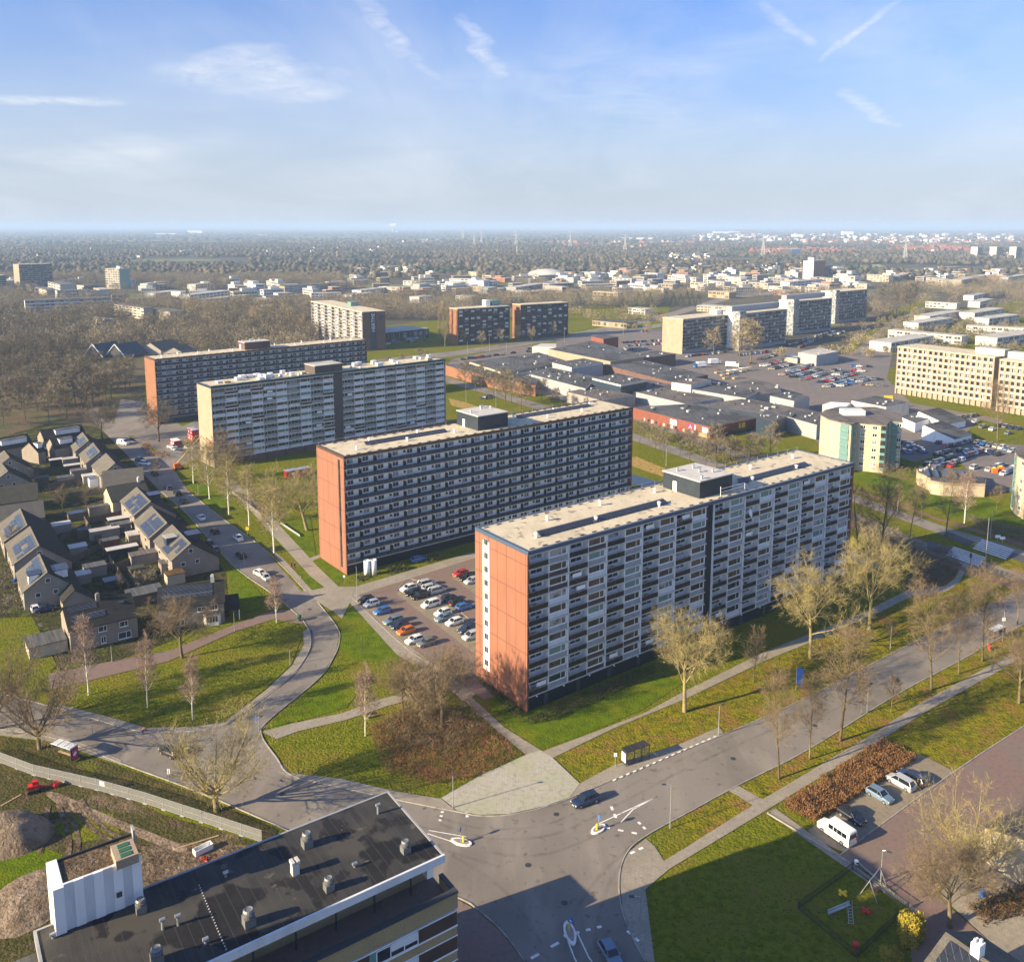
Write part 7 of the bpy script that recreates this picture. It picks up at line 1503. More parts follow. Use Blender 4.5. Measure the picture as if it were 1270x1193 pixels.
# minibus
def minibus(px,py,hdg,desc,col=(.72,.72,.71),L=5.6,H=2.45,place='',dark=True):
    p=g(px,py); t=thing('minibus','van',desc,place,(p.x,p.y,.07),R(90-hdg)); w=1.0
    def ring(x,zb,zt,ww,wt): return [(x,-ww,zb),(x,-ww,zt*.55),(x,-wt,zt-.12),(x,-wt*.8,zt),(x,wt*.8,zt),(x,wt,zt-.12),(x,ww,zt*.55),(x,ww,zb)]
    b=MB(); loft(b,[ring(L/2,.35,.95,.75,.6),ring(L/2-.12,.25,1.15,.92,.75),ring(L/2-.95,.22,1.35,.98,.86),ring(L/2-1.9,.22,H-.04,1.0,.86),ring(0,.22,H,1.0,.87),ring(-L/2+.15,.25,H-.02,1.0,.86),ring(-L/2,.32,H-.15,.95,.8)])
    o=b.build('body','paint',t); o.color=rgba(col); t.color=rgba(col)
    q=MB(); 
    q.add([(L/2-1.0,-.80,1.42),(L/2-1.0,.80,1.42),(L/2-1.82,.74,H-.16),(L/2-1.82,-.74,H-.16)],[(0,1,2,3)]); q.v=[(x+.03,y,z+.02) for x,y,z in q.v]; q.build('windscreen','car_glass',t)
    for sy in (-1,1):
        for (x0,x1) in ((L/2-2.1,L/2-2.9),(L/2-3.0,-.75),(-.8,-L/2+1.25),(-L/2+1.2,-L/2+.4)) if dark else ((L/2-2.1,L/2-2.9),):
            z0,z1=1.38,2.0; y0=1.005; y1=.935; bb=MB(); V=[(x0,sy*y0,z0),(x1,sy*y0,z0),(x1,sy*y1,z1),(x0,sy*y1,z1)]; bb.add(V+[(x,y*1.012,z) for x,y,z in V],[(4,5,6,7),(7,6,5,4)]); bb.build('window','car_glass',t)
        MB().box(-L/2+.3,sy*1.0-.02,.5,L/2-1.2,sy*1.0+.02,.62).build('side_trim','dark_metal',t)
        MB().box(-L/2-.02,sy*.78-.08,.8,-L/2+.1,sy*.78+.08,1.5).build('tail_light','tail_lens',t); MB().box(L/2-.28,sy*.7-.14,.78,L/2-.02,sy*.7+.14,1.0).build('headlight','lamp_lens',t)
    MB().box(-L/2-.03,-.7,1.35,-L/2+.05,.7,2.0).build('rear_window','car_glass',t); MB().box(-L/2-.035,-.27,.6,-L/2,.27,.72).build('number_plate','plate',t)
    for cx in (L/2-1.05,-L/2+1.15):
        for cy in (-.92,.92): MB().tube([(cx,cy-.12,.34),(cx,cy+.12,.34)],.34,14).tube([(cx,cy+(.115 if cy>0 else -.115),.34),(cx,cy+(.135 if cy>0 else -.135),.34)],.2,10,1).build('wheel',['tyre','rim'],t)
    return t
minibus(1037,1037,heading(g(1056,1049),g(1018,1023)),'white minibus with dark windows at the near end of the parking bays')
minibus(153,551.5,SH+150,'white delivery van at the street bend by the wood',dark=False,L=5.2,H=2.2)
# far car parks: one small mesh per car
FCM={}
for k in ('hatch','estate','mpv'):
    b,g_,xs,w,wr=CT[k]['raw']; q=MB(); q.v=b.v+g_.v; o=len(b.v); q.f=list(b.f)+[tuple(i+o for i in f) for f in g_.f]; q.m=[0]*len(b.f)+[1]*len(g_.f)
    for cx in xs:
        for cy in (-w+.1,w-.1): q.tube([(cx,cy-.1,wr),(cx,cy+.1,wr)],wr,8,2)
    FCM[k]=q.mesh('parked_car',['paint','car_glass','tyre'])
cr_=random.Random(21); ncar=0
FARCARS=[]
def carrow(a,b,hdg,place,group,fill=.8,step=2.6,two=False):
    A,B=g(*a),g(*b); d=(B-A); n=int(d.length/step); u=d.normalized()
    for i in range(n):
        if cr_.random()>fill: continue
        c=cr_.choice(('white','white','black','black','silver','silver','grey','grey','dark blue','dark blue','blue','red','grey-blue','beige','brown'))
        FARCARS.append((A+u*(step*(i+.5)),hdg+cr_.choice((0,180)),c,cr_.choice(('hatch','hatch','estate','mpv')),place,group))
pl_='in the parking behind the cream point block'; gr='cars parked behind the cream point block'
for a,b,f in (((1170,556),(1200,550),.9),((1208,556),(1240,566),.8),((1160,566),(1180,560),.9),((1215,530),(1260,541),.7),((1225,585),(1245,577),.7),((1120,549),(1148,563),.9),((1119,560),(1142,568),.8),((1152,578),(1184,566),.9),((1158,583),(1200,570),.85),((1163,551),(1186,545),.85),((1186,560),(1228,563),.85),((1195,568),(1222,560),.8),((1200,548),(1240,556),.9),((1184,520),(1212,516),.8),((1205,524),(1268,534),.85),((1146,577),(1215,582),.9),((1243,590),(1262,580),.85),((1228,552),(1270,566),.5)): carrow(a,b,heading(g(1120,560),g(1160,548)),pl_,gr,f)
pl_='in the market parking square'; gr='cars in the market parking square'
for a,b,f in (((945,455),(978,447),.85),((975,462),(1008,453),.9),((1006,468),(1040,459),.85),((1025,474),(1062,464),.8),((1040,480),(1080,471),.75),((1050,455),(1085,456),.5),((990,458),(1020,449),.8),((1060,470),(1098,472),.6),((955,459),(988,451),.85),((968,466),(1000,457),.9),((982,469),(1017,459),.9),((995,472),(1025,464),.85),((1012,476),(1045,468),.9),((1020,482),(1058,471),.85),((1000,449),(1030,441),.9),((940,447),(965,440),.9),((1035,466),(1070,457),.4),((1045,460),(1080,462),.25),((1068,478),(1100,480),.9),((930,452),(960,452),.5)): carrow(a,b,heading(g(1000,470),g(1030,450))+60,pl_,gr,f,3.0)
pl_='beside the stepped grey slabs'; gr='cars beside the stepped grey slabs'
for a,b,f in (((850,443),(905,437),.9),((912,442),(955,437),.9),((978,430),(1003,420),.85),((990,432),(1016,420),.8),((1010,418),(1040,411),.8),((1000,424),(1050,412),.5)): carrow(a,b,20,pl_,gr,f,3.0)
pl_='in the far parking beside the red brick cube'; gr='cars in the parking beside the red brick cube'
for a,b,f in (((770,426),(822,423),.85),((772,430),(826,427),.8),((776,435),(800,432),.9),((790,412),(830,411),.3)): carrow(a,b,30,pl_,gr,f,3.2)
pl_='in the shaded parking behind the poplars'; gr='cars in the shaded parking behind the poplars'
for a,b,f in (((480,428),(530,422),.85),((482,424),(530,418.9),.85),((484,420),(530,415),.8)): carrow(a,b,30,pl_,gr,f,3.2)
pl_='along the back of the shop halls'; gr='cars along the back of the shop halls'
for a,b,f in (((572,447),(650,437),.9),((655,434),(690,431),.7)): carrow(a,b,70,pl_,gr,f,3.2)
pl_='among the white terraces in the distance'; gr='cars among the far terraces'
for a,b,f in (((690,360),(745,361),.9),((880,364),(930,366),.4)): carrow(a,b,30,pl_,gr,f,5)
FARCARS.sort(key=lambda q:q[0].length)
room=292-sum(1 for o,_,_ in THINGS if o['category']=='car')
for p,h_,c,k,place,group in FARCARS[:room]:
    o=ob('parked_car',FCM[k],None,(p.x,p.y,.07),R(90-h_)); o.color=rgba(CCOL[c]); reg(o,'car',f'small {c} '+{'hatch':'hatchback','estate':'estate car','mpv':'people carrier'}[k],place,group)
b=MB(); mats=['car_glass','tyre']
for p,h_,c,k,_,_ in FARCARS[room:]:
    cm='car_'+c.replace(' ','_').replace('-','_')
    if cm not in MT: MT[cm]=mat(cm,CCOL[c],[],.3,None,.6)
    if cm not in mats: mats.append(cm)
    me=FCM[k]; ca,sa=math.cos(R(90-h_)),math.sin(R(90-h_)); o=len(b.v)
    for v in me.vertices: b.v.append((p.x+v.co.x*ca-v.co.y*sa,p.y+v.co.x*sa+v.co.y*ca,v.co.z+.07))
    for q in me.polygons: b.f.append(tuple(i+o for i in q.vertices)); b.m.append((mats.index(cm),0,1)[q.material_index])
if b.f: o=b.build('distant_cars',mats); o['kind']='stuff'
for (x,y,h_,c) in ((600,495,300,'dark blue'),(608,493,130,'black'),(656,437,80,'black'),(703,415,80,'grey')): 
    p=g(x,y); o=ob('car',FCM['hatch'],None,(p.x,p.y,.09),R(90-h_)); o.color=rgba(CCOL[c]); reg(o,'car',f'{c} car driving on the '+('dual road by the reeds' if x<640 else 'far road by the shops'),'')
# lorries on the market square
def lorry(px,py,hdg,col,desc):
    p=g(px,py); t=thing('lorry','lorry',desc,'',(p.x,p.y,.07),R(90-hdg)); MB().box(-4,-1.25,.9,2.2,1.25,3.6).build('cargo_box','white',t); b=MB().box(2.4,-1.2,.5,4.2,1.2,2.8); o=b.build('cab','tinted',t); o.color=rgba(col); MB().box(3.6,-1.1,1.6,4.23,1.1,2.5).build('windscreen','car_glass',t)
    for x in (-3,-1.8,3.2):
        for y in (-1.1,1.1): MB().tube([(x,y-.15,.48),(x,y+.15,.48)],.48,10).build('wheel','tyre',t)
lorry(868,456,250,(.05,.15,.4),'white lorry with blue cab on the market square'); lorry(886,452,70,(.6,.6,.6),'white lorry with pale cab on the market square'); lorry(908,456,110,(.5,.5,.48),'pale trailer parked by the market stalls')
# ---------------------------------------------------------------- street lamps, signs, small things
def lampmesh(h,arm=1.0):
    b=MB().tube([(0,0,0),(0,0,1.2),(0,0,h)],[.11,.08,.055],8); 
    if arm: b.tube([(0,0,h),(arm*.5,0,h+.12),(arm,0,h+.12)],.04,6)
    q=MB().box(arm-.15,-.12,h+.02,arm+.5,.12,h+.16); return b.mesh('pole','steel'),q.mesh('lamp_head','dark_metal')
LM={}
def lamp(px,py,top=None,h=None,hdg=0,arm=.8,desc='grey street lamp post',place='auto'):
    h=h or hgt(px,py,top); k=(round(h*2)/2,arm)
    if k not in LM: LM[k]=lampmesh(*k)
    t=thing('street_lamp','street lamp',desc,place,g(px,py),R(90-hdg),'street lamps'); ob('pole',LM[k][0],t); ob('lamp_head',LM[k][1],t)
for a in ((562,1002,962,90,0),(831,1027,973,270,.9),(793,1161,1112,270,.9),(891,912,876,60,.5),(1092,1096,1055,120,.6),(1075,884,850,60,.5),(1104,805,777,60,.5),(321,906,889,60,.3),(291,783,760,60,0),(139,821,801,60,0),(360,825,806,60,0),(303,703,688,60,0),(246,613,600,60,.3),(443,740,702,200,0),(459,660,640,60,0),(572,670,640,60,.3),(373,725,712,60,0),(1222,700,640,200,.5),(1228,668,633,200,.5),(1243,795,757,200,.5),(578,500,464,200,.5),(615,505,475,200,.6),(637,487,460,20,.5),(826,578,555,200,.6),(807,545,520,200,.6),(700,425,405,20,.5),(607,436,418,20,.5),(628,440,424,20,.5),(580,440,424,20,.5),(773,415,398,20,.5),(1170,568,552,20,.5),(1006,455,443,20,.4)):
    lamp(a[0],a[1],a[2],None,a[3],a[4])
def isl(px,py,hdg,L,desc,arrow=True):
    p=g(px,py); t=thing('traffic_island','traffic island',desc,'',(p.x,p.y,.06),R(90-hdg)); b=MB(); n=10; pts=[(L*.55*math.cos(a),.75*math.sin(a)*(1 if math.cos(a)>-.4 else .85)) for a in [2*PI*i/14 for i in range(14)]]
    b.prism(pts,0,.2); b.build('kerb','white_line',t); MB().prism([(x*.72,y*.62) for x,y in pts],.203,.22).build('paving','pavement',t)
    MB().lathe([(.16,.2),(.16,1.0),(.13,1.1)],(L*.12,0),10).build('bollard','yellow_paint',t)
    s_=MB().tube([(-.1,0,.2),(-.1,0,2.3)],.05,6).build('pole','steel',t); q=MB().tube([(-.16,0,2.0),(-.11,0,2.0)],.33,14).build('keep_right_sign','blue_paint',t)
    MB().tube([(-.19,.14,2.14),(-.19,-.12,1.88)],.05,4).tube([(-.19,-.12,1.88),(-.19,.08,1.88)],.05,4).build('arrow','white',q)
isl(572,1045,heading(g(555,1041),g(582,1048)),3.0,'white-edged traffic island with yellow bollard on the western road arm'); isl(742,1029,heading(g(760,1015),g(736,1032)),2.6,'white-edged traffic island with yellow bollard by the driving dark car'); isl(707,1158,heading(g(712,1175),g(704,1148)),3.6,'shaded traffic island with yellow bollard and blue arrow sign')
def shelter(px,py,hdg,L,desc,roofm='pale_panel',poster=None):
    p=g(px,py); t=thing('bus_shelter','bus shelter',desc,'',(p.x,p.y,.1),R(90-hdg)); 
    MB().box(-L/2-.1,-.8,2.38,L/2+.1,.8,2.5).build('roof',roofm,t); b=MB()
    for x in np.linspace(-L/2,L/2,4): b.box(x-.05,.65,0,x+.05,.75,2.38); b.box(x-.04,-.78,2.5,x+.04,.78,2.53)
    for x in (-L/2,L/2): b.box(x-.05,-.7,0,x+.05,-.6,2.38)
    b.build('frame','dark_metal',t); MB().box(-L/2,.69,.25,L/2,.71,2.2).build('glass_panel','clear_glass',t); MB().box(-L/2+.3,.2,.45,L/2-.3,.6,.52).build('bench','timber',t)
    q=MB().box(L/2-.04,-.6,.2,L/2+.12,.66,2.3).build('poster_case','dark_metal',t); 
    if poster: MB().box(L/2+.123,-.5,.5,L/2+.15,.56,2.1).build('poster',poster,q)
    if poster=='magenta': MB().tube([(L/2+.16,-.2,1.1),(L/2+.16,.2,1.6)],.2,8).build('poster_figure','white',q)
    return t
shelter(81,940,heading(g(66,933),g(99,944)),4.4,'glass bus shelter with pale roof panes beside the many-stemmed tree','pale_panel','magenta')
shelter(788,943,heading(g(808,935),g(771,948)),4.6,'dark-roofed bus shelter with a poster on the striped kerb','dark_panel','white'); shelter(1236,792,heading(g(1224,797),g(1250,786)),4.0,'pale-roofed bus shelter at the right edge among the bare trees','pale_panel')
def post(px,py,h,m,desc,r=.05,name='post',place='auto',plate=None,cat='post'):
    t=thing(name,cat,desc,place,g(px,py)); MB().tube([(0,0,0),(0,0,h)],r,6).build('pole',m,t)
    if plate: MB().box(-plate[0]/2,-.03,h-plate[1],plate[0]/2,-.0+.03,h+.02).build('plate',plate[2],t)
    return t
post(763,952,2.6,'steel','bus stop pole with a small plate by the dark-roofed shelter',.06,'bus_stop_sign','',(.5,.6,'white'),'sign'); post(210,972,2.6,'steel','white bus stop pole on the verge behind the pollarded tree',.06,'bus_stop_sign','',(.45,.9,'white'),'sign'); post(318,906,2.4,'steel','blue plated sign at the corner of the side street',.05,'road_sign','',(.9,.35,'blue_paint'),'sign')
post(370,960,2.6,'dark_metal','dark thin post at the corner of the pavement',.06); post(450,812,3.2,'dark_metal','thin post on the lawn triangle beside the car park',.06); post(427,724,2.2,'steel','small white sign post at the orange gallery corner',.05,'road_sign','',(.5,.5,'white'),'sign'); post(307,664,2.5,'steel','yellow and red warning sign beside the birch row',.06,'road_sign','',(.9,.9,'yellow_paint'),'sign'); post(115,912,2.8,'steel','slim pole behind the bus shelter',.05)
post(1244,780,2.6,'steel','round white mirror on a pole near the far shelter',.05,'road_sign','',(.7,.7,'white'),'sign')
# banner flags
t=thing('banner','banner','blue advertising banner on the verge between bare trees','',g(987,856)); MB().tube([(0,0,0),(0,0,4.6)],.05,6).build('pole','steel',t); MB().box(.06,-.02,1.4,.75,.02,4.6).box(.85,-.02,.9,1.35,.02,4.4).build('cloth','blue_paint',t)
# people
def person(px,py,desc,top,leg,pose='walk',hdg=60,place=''):
    p=g(px,py); b=MB(); me=bpy.data.meshes.new('person')
    bend=pose=='bend'
    J=dict(pel=(0,0,.95),ch=(.05,0,1.30),nk=(.06,0,1.50),hd=(.08,0,1.66),
           ls=(.05,.19,1.42),le=(.02,.26,1.14),lh=(.14,.25,.90),rs=(.05,-.19,1.42),re=(.0,-.26,1.14),rh=(-.10,-.25,.92),
           lp=(0,.09,.90),lk=(.12,.10,.50),la=(.10,.10,.09),lt=(.27,.10,.04),rp=(0,-.09,.90),rk=(.02,-.10,.48),ra=(-.20,-.10,.10),rt=(-.05,-.10,.04))
    if bend: J.update(ch=(.28,0,1.12),nk=(.42,0,1.22),hd=(.55,0,1.26),ls=(.36,.19,1.20),rs=(.36,-.19,1.20),le=(.42,.24,.92),re=(.42,-.24,.92),lh=(.55,.2,.72),rh=(.55,-.2,.72))
    E=[('pel','ch'),('ch','nk'),('nk','hd'),('nk','ls'),('ls','le'),('le','lh'),('nk','rs'),('rs','re'),('re','rh'),('pel','lp'),('lp','lk'),('lk','la'),('la','lt'),('pel','rp'),('rp','rk'),('rk','ra'),('ra','rt')]
    rad=dict(pel=.15,ch=.17,nk=.065,hd=.105,ls=.075,le=.05,lh=.045,rs=.075,re=.05,rh=.045,lp=.105,lk=.07,la=.05,lt=.045,rp=.105,rk=.07,ra=.05,rt=.045)
    ks=list(J); me.from_pydata([J[k] for k in ks],[(ks.index(a),ks.index(c)) for a,c in E],[]); o=bpy.data.objects.new('person',me); COL.objects.link(o)
    md=o.modifiers.new('skin','SKIN'); o.modifiers.new('sub','SUBSURF').levels=1
    for i,k in enumerate(ks): v=me.skin_vertices[0].data[i]; v.radius=(rad[k],rad[k]); v.use_root=(k=='pel')
    dg=bpy.context.evaluated_depsgraph_get(); m2=bpy.data.meshes.new_from_object(o.evaluated_get(dg)); bpy.data.objects.remove(o)
    m2.materials.clear(); 
    for x in (top,leg,'skin','dark_metal'): m2.materials.append(MT[x])
    hc=Vector(J['hd'])
    for q in m2.polygons:
        c=q.center; hh=(c-hc).length
        q.use_smooth=True
        if hh<.17: q.material_index=2 if (c.x>hc.x and c.z<hc.z+.06) else 3
        elif (c-Vector(J['lh'])).length<.09 or (c-Vector(J['rh'])).length<.09: q.material_index=2
        elif c.z<.10: q.material_index=3
        elif c.z<.93: q.material_index=1
    o=ob('person',m2,None,(p.x,p.y,.1),R(90-hdg)); return reg(o,'person',desc,place)
MT['jeans']=mat('jeans',(.05,.08,.15),[],.9); MT['coat_dark']=mat('coat_dark',(.03,.03,.035),[],.9); MT['coat_orange']=mat('coat_orange',(.62,.18,.04),[],.85); MT['coat_red']=mat('coat_red',(.5,.04,.06),[],.85)
def bicycle(px,py,hdg,desc,m='blue_paint'):
    t=thing('bicycle','bicycle',desc,'',g(px,py,0)+Vector((0,0,.1)),R(90-hdg))
    for x in (-.52,.52):
        b=MB(); b.tube([(x+.33*math.cos(a),0,.35+.33*math.sin(a)) for a in [2*PI*i/18 for i in range(19)]],.025,5,cap=False)
        for a in range(6): b.tube([(x,0,.35),(x+.33*math.cos(a),0,.35+.33*math.sin(a))],.008,3)
        b.build('wheel','tyre',t)
    MB().tube([(-.52,0,.35),(-.15,0,.85),(.35,0,.88),(.0,0,.32),(-.52,0,.35)],.025,5).tube([(.0,0,.32),(-.15,0,.85),(-.17,0,.98)],.022,5).tube([(.52,0,.35),(.34,0,.95)],.024,5).build('frame',m,t)
    MB().box(-.30,-.09,.97,-.02,.09,1.03).build('saddle','dark_metal',t); MB().tube([(.24,.28,1.03),(.34,0,1.0),(.24,-.28,1.03)],.018,5).build('handlebar','steel',t)
person(177,911.5,'person in an orange jacket stooping over a bicycle at the kerb','coat_orange','jeans','bend',70); bicycle(180,912,20,'bicycle with a pale basket held by the person in orange')
person(222,633,'person in dark clothes walking along the street beside a parked car','coat_dark','coat_dark','walk',140); person(361.5,704,'person in a red coat walking on the path by the lawn','coat_red','coat_dark','walk',120); person(365.5,705.5,'person in a dark coat walking beside a red-coated one','coat_dark','jeans','walk',120); person(1203,707,'person in dark clothes waiting at the zebra crossing','coat_dark','coat_dark','walk',30)
person(905,470,'person in a red coat among the market stalls','coat_red','jeans','walk',30); 
# litter bins, bench, ball etc
def binn(px,py,m,desc,h=1.1,r=.28):
    t=thing('litter_bin','bin',desc,'',g(px,py)); MB().lathe([(r*.8,0),(r,h*.8),(r*1.05,h*.82),(r*1.05,h*.9),(r*.6,h)],(0,0),10).build('body',m,t); MB().box(-r*.5,-r-.06,h*.5,r*.5,-r*.9,h*.75).build('opening','dark_metal',t)
binn(371,770,'green_paint','green litter bin on the pavement near the reddish birch',1.5,.5); binn(1061,1180,'red_paint','red litter bin at the playground gate',1.4,.35); binn(1218,1112,'blue_paint','blue bin under the golden tree at the right',1.2,.35); binn(19,723,'blue_paint','blue wheelie bin beside the near gable house',1.2,.5); binn(1227,806,'red_paint','red litter bin beside the far bus shelter',1.2,.4); binn(1062,1072,'white','small white box on the low wall by the playground',.7,.3)
t=thing('bench','bench','dark bench beside the white birch on the bramble bank','',g(462,890),R(20)); MB().box(-.9,-.2,.42,.9,.2,.48).build('seat','fence_wood',t); MB().box(-.9,.2,.5,.9,.26,.9).build('backrest','fence_wood',t)
for x in (-.7,.7): MB().box(x-.05,-.2,0,x+.05,.22,.42).build('leg','dark_metal',t)
# ventilation drums by the gallery flats
t=thing('vent_drum','vent','pair of round white concrete drums before the gallery flats','',g(459.5,713)); 
for x in (-.95,.95): MB().lathe([(.8,0),(.8,4.0),(.68,4.0),(.68,3.8)],(x*.84,x*.25),18).build('drum','white',t,True)
# yellow brick hut beneath the broad tree
t=thing('brick_hut','hut','small yellow hut with slatted door under the broad bramble bank tree','',g(516,868),R(37)); MB().box(0,0,0,6,4,3).build('wall','yellow_brick',t); MB().box(-.2,-.2,3.003,6.2,4.2,3.2).build('roof','gravel',t); MB().box(-.06,.5,.1,-.003,3.4,2.6).build('slatted_door','timber',t)
# playground
def pgfence(pts,desc):
    P=gp(pts); t=thing('playground_fence','fence',desc,'',(P[0].x,P[0].y)); 
    for a,c in zip(P,P[1:]):
        q=c-a; n=int(q.length/.22); u=q.normalized(); b=MB()
        for i in range(n): s_=a+q*(i/n)-P[0]; b.obox(s_,u,.03,.03,.05,1.05)
        m_=(a+c)/2-P[0]; b.obox(m_,u,q.length,.05,.98,1.04); b.obox(m_,u,q.length,.05,.12,.18); b.build('railing','mesh_dark',t)
    for k,a in enumerate(P[:-1]): MB().box(-.07,-.07,0,.07,.07,1.2).build('post','dark_metal',t,False,a-P[0])
pgfence([(990,1127),(1057,1078),(1126,1127),(1062,1188),(990,1127)],'dark green railing enclosing the small playground')
p=g(1036,1140); t=thing('slide','slide','steel children slide with ladder on the playground grass','',(p.x,p.y)); T_=g(1053,1137)-p; E_=g(1027,1134)-p; D_2=g(1059,1158)-p
tp=Vector((T_.x,T_.y,1.9)); en=Vector((E_.x,E_.y,.25)); u=(en-tp); side=Vector((-u.y,u.x,0)).normalized()*.3
b=MB(); b.add([tp-side,tp+side,en+side,en-side,tp-side-Vector((0,0,.05)),tp+side-Vector((0,0,.05)),en+side-Vector((0,0,.05)),en-side-Vector((0,0,.05))],[(0,1,2,3),(7,6,5,4),(0,4,5,1),(2,6,7,3)]); b.tube([tp+side+Vector((0,0,.15)),en+side+Vector((0,0,.15))],.07,5).tube([tp-side+Vector((0,0,.15)),en-side+Vector((0,0,.15))],.07,5); b.build('chute','steel',t)
D3=tp+Vector((D_2.x-T_.x,D_2.y-T_.y,0)).normalized()*1.3; D3.z=0; b=MB(); sv=Vector((-(D3-tp).y,(D3-tp).x,0)).normalized()*.28
for sgn_ in (1,-1): b.tube([tp+sv*sgn_+Vector((0,0,.5)),tp+sv*sgn_,D3+sv*sgn_],.04,5)
for k in range(7): q=tp.lerp(D3,(k+.5)/7); b.tube([q+sv,q-sv],.03,4)
b.build('ladder','steel',t); MB().tube([(en.x*.9+tp.x*.1,en.y*.9+tp.y*.1,0),(en.x*.9+tp.x*.1,en.y*.9+tp.y*.1,.4)],.04,5).build('leg','steel',t)
A,B=g(1077,1115),g(1090,1098); t=thing('swing','swing','grey swing frame with basket seat on the playground','',(A.x,A.y)); d=B-A; u=d.normalized(); w=Vector((-u.y,u.x,0)); 
for q in (Vector(),d):
    for s_ in (-1,1): MB().tube([q+w*s_*1.2,q+Vector((0,0,2.7))],.055,6).build('leg','steel',t)
MB().tube([Vector((0,0,2.7)),d+Vector((0,0,2.7))],.06,6).build('crossbar','steel',t); c=d/2; bb=MB().lathe([(.55,.45),(.6,.5),(.55,.55),(.3,.48)],(c.x,c.y),14); bb.build('basket','brown_panel',t)
for s_ in (-1,1): MB().tube([c+u*.5*s_+Vector((0,0,.5)),c+u*.3*s_+Vector((0,0,2.68))],.02,4).build('chain','dark_metal',t)
def springer(px,py,m,desc):
    t=thing('spring_rider','spring toy',desc,'',g(px,py)); MB().lathe([(.14,0),(.12,.15),(.14,.25),(.12,.4)],(0,0),10).build('spring','dark_metal',t); b=MB()
    for a in range(4): b.tube([(0,0,.45),(.6*math.cos(a*PI/2+.5),.6*math.sin(a*PI/2+.5),.5)],[.16,.2],8)
    b.build('seat',m,t)
springer(1045,1111,'yellow_paint','yellow four-seat spring toy on the playground'); springer(1074,1133,'red_paint','dark red spring toy near the slide ladder')
# building site at the left
def siteline(pts):
    P=gp(pts); t=thing('site_barrier','barrier','long row of mesh fence panels around the digging site','',(P[0].x,P[0].y)); k=0
    for a,c in zip(P,P[1:]):
        q=c-a; n=max(1,round(q.length/3.4)); u=q/n; v=u.normalized()
        for i in range(n):
            o=a+u*i-P[0]; b=MB(); L=u.length
            for z in (.12,1.0,1.95): b.obox(o+u*.5,v,L-.08,.05,z,z+.06)
            for x in np.arange(.05,L,.22): b.obox(o+v*x,v,.02,.02,.12,2.0)
            for x in (.04,L-.04): b.obox(o+v*x,v,.06,.06,0,2.05)
            b.obox(o+u*.5,v,L-.1,.012,.15,1.98,1); b.build('mesh_panel',['steel','mesh_veil'],t); MB().obox(o,v,.75,.25,0,.14).build('foot','grey_panel',t)
            if k==7: MB().obox(o+v*1.2,v,.9,.06,1.1,1.8).build('notice','white',t)
            k+=1
siteline([(-20,938),(0,946),(42,962),(120,980),(180,997),(250,1020),(325,1045)])
siteline2=None
c=g(8,1040); n=26; b=MB(); r=random.Random(4); N=15; vs_=[]
for i in range(N+1):
    for j in range(N+1):
        x=(i/N-.5)*13; y=(j/N-.5)*10; h_=max(0,1-((x/6.2)**2+(y/4.8)**2))**.75*3.6; h_+= (pn(x,y,1.6,3)*.7+pn(x,y,.6,8)*.3)*min(1,h_); vs_.append((x,y,max(-.05,h_-.02)))
b.add(vs_,[(i*(N+1)+j,(i+1)*(N+1)+j,(i+1)*(N+1)+j+1,i*(N+1)+j+1) for i in range(N) for j in range(N)]); o=b.build('sand_heap','sand',None,True,(c.x,c.y,0)); reg(o,'heap','brown heap of dug sand beside the site lawn','')
c=g(35,1118); b=MB(); vs_=[]
for i in range(N+1):
    for j in range(N+1):
        x=(i/N-.5)*11; y=(j/N-.5)*13; h_=max(0,1-((x/5.2)**2+(y/6.2)**2))**.6*.9; h_+=(pn(x,y,1.1,13)*.5+pn(x,y,.5,8)*.25)*min(1,h_*2); vs_.append((x,y,max(-.05,h_-.02)))
b.add(vs_,[(i*(N+1)+j,(i+1)*(N+1)+j,(i+1)*(N+1)+j+1,i*(N+1)+j+1) for i in range(N) for j in range(N)]); o=b.build('spoil_heap','sand',None,True,(c.x,c.y,0)); reg(o,'heap','low churned spoil heap next to the white side wall','')
t=thing('trencher','machine','red trenching machine working inside the mesh fence','',g(43,982),R(25)); MB().box(-.9,-.5,.5,.7,.5,1.3).build('body','red_paint',t); MB().box(-.2,-.4,1.3,.5,.4,1.9).build('engine_cover','red_paint',t)
for y in (-.62,.62): MB().tube([(-.6,y-.15,.35),(-.6,y+.15,.35)],.35,12).tube([(.5,y-.15,.35),(.5,y+.15,.35)],.35,12).box(-.6,y-.14,.02,.5,y+.14,.68).build('track','tyre',t)
MB().tube([(.7,0,.9),(1.9,0,.5),(2.8,0,.8)],[.16,.14,.12],6).build('boom','red_paint',t); MB().lathe([(.5,.1),(.6,.5),(.5,.9)],(3.0,0),10).build('cable_drum','red_paint',t)
for (x,y,h_,dsc,l) in ((14,993,30,'loose timber plank lying on the site soil',3.2),(245,1045,62,'timber plank beside the white crate',6.)):
    p=g(x,y); o=MB().box(-l/2,-.12,.02,l/2,.12,.09).build('timber_plank','timber',None,False,(p.x,p.y,.1),R(90-h_)); reg(o,'plank',dsc,'')
p=g(252,1056); t=thing('crate','crate','white open crate on the dug soil by the terrace flats','',(p.x,p.y,.1),R(90-heading(g(242,1060),g(262,1050)))); MB().box(-1.3,-.5,0,1.3,.5,.08).build('base','white',t)
for (x0,y0,x1,y1) in ((-1.3,-.5,1.3,-.42),(-1.3,.42,1.3,.5),(-1.3,-.42,-1.22,.42),(1.22,-.42,1.3,.42)): MB().box(x0,y0,.083,x1,y1,.8).build('side','white',t)
p=g(256,1068); b=MB(); r=random.Random(8)
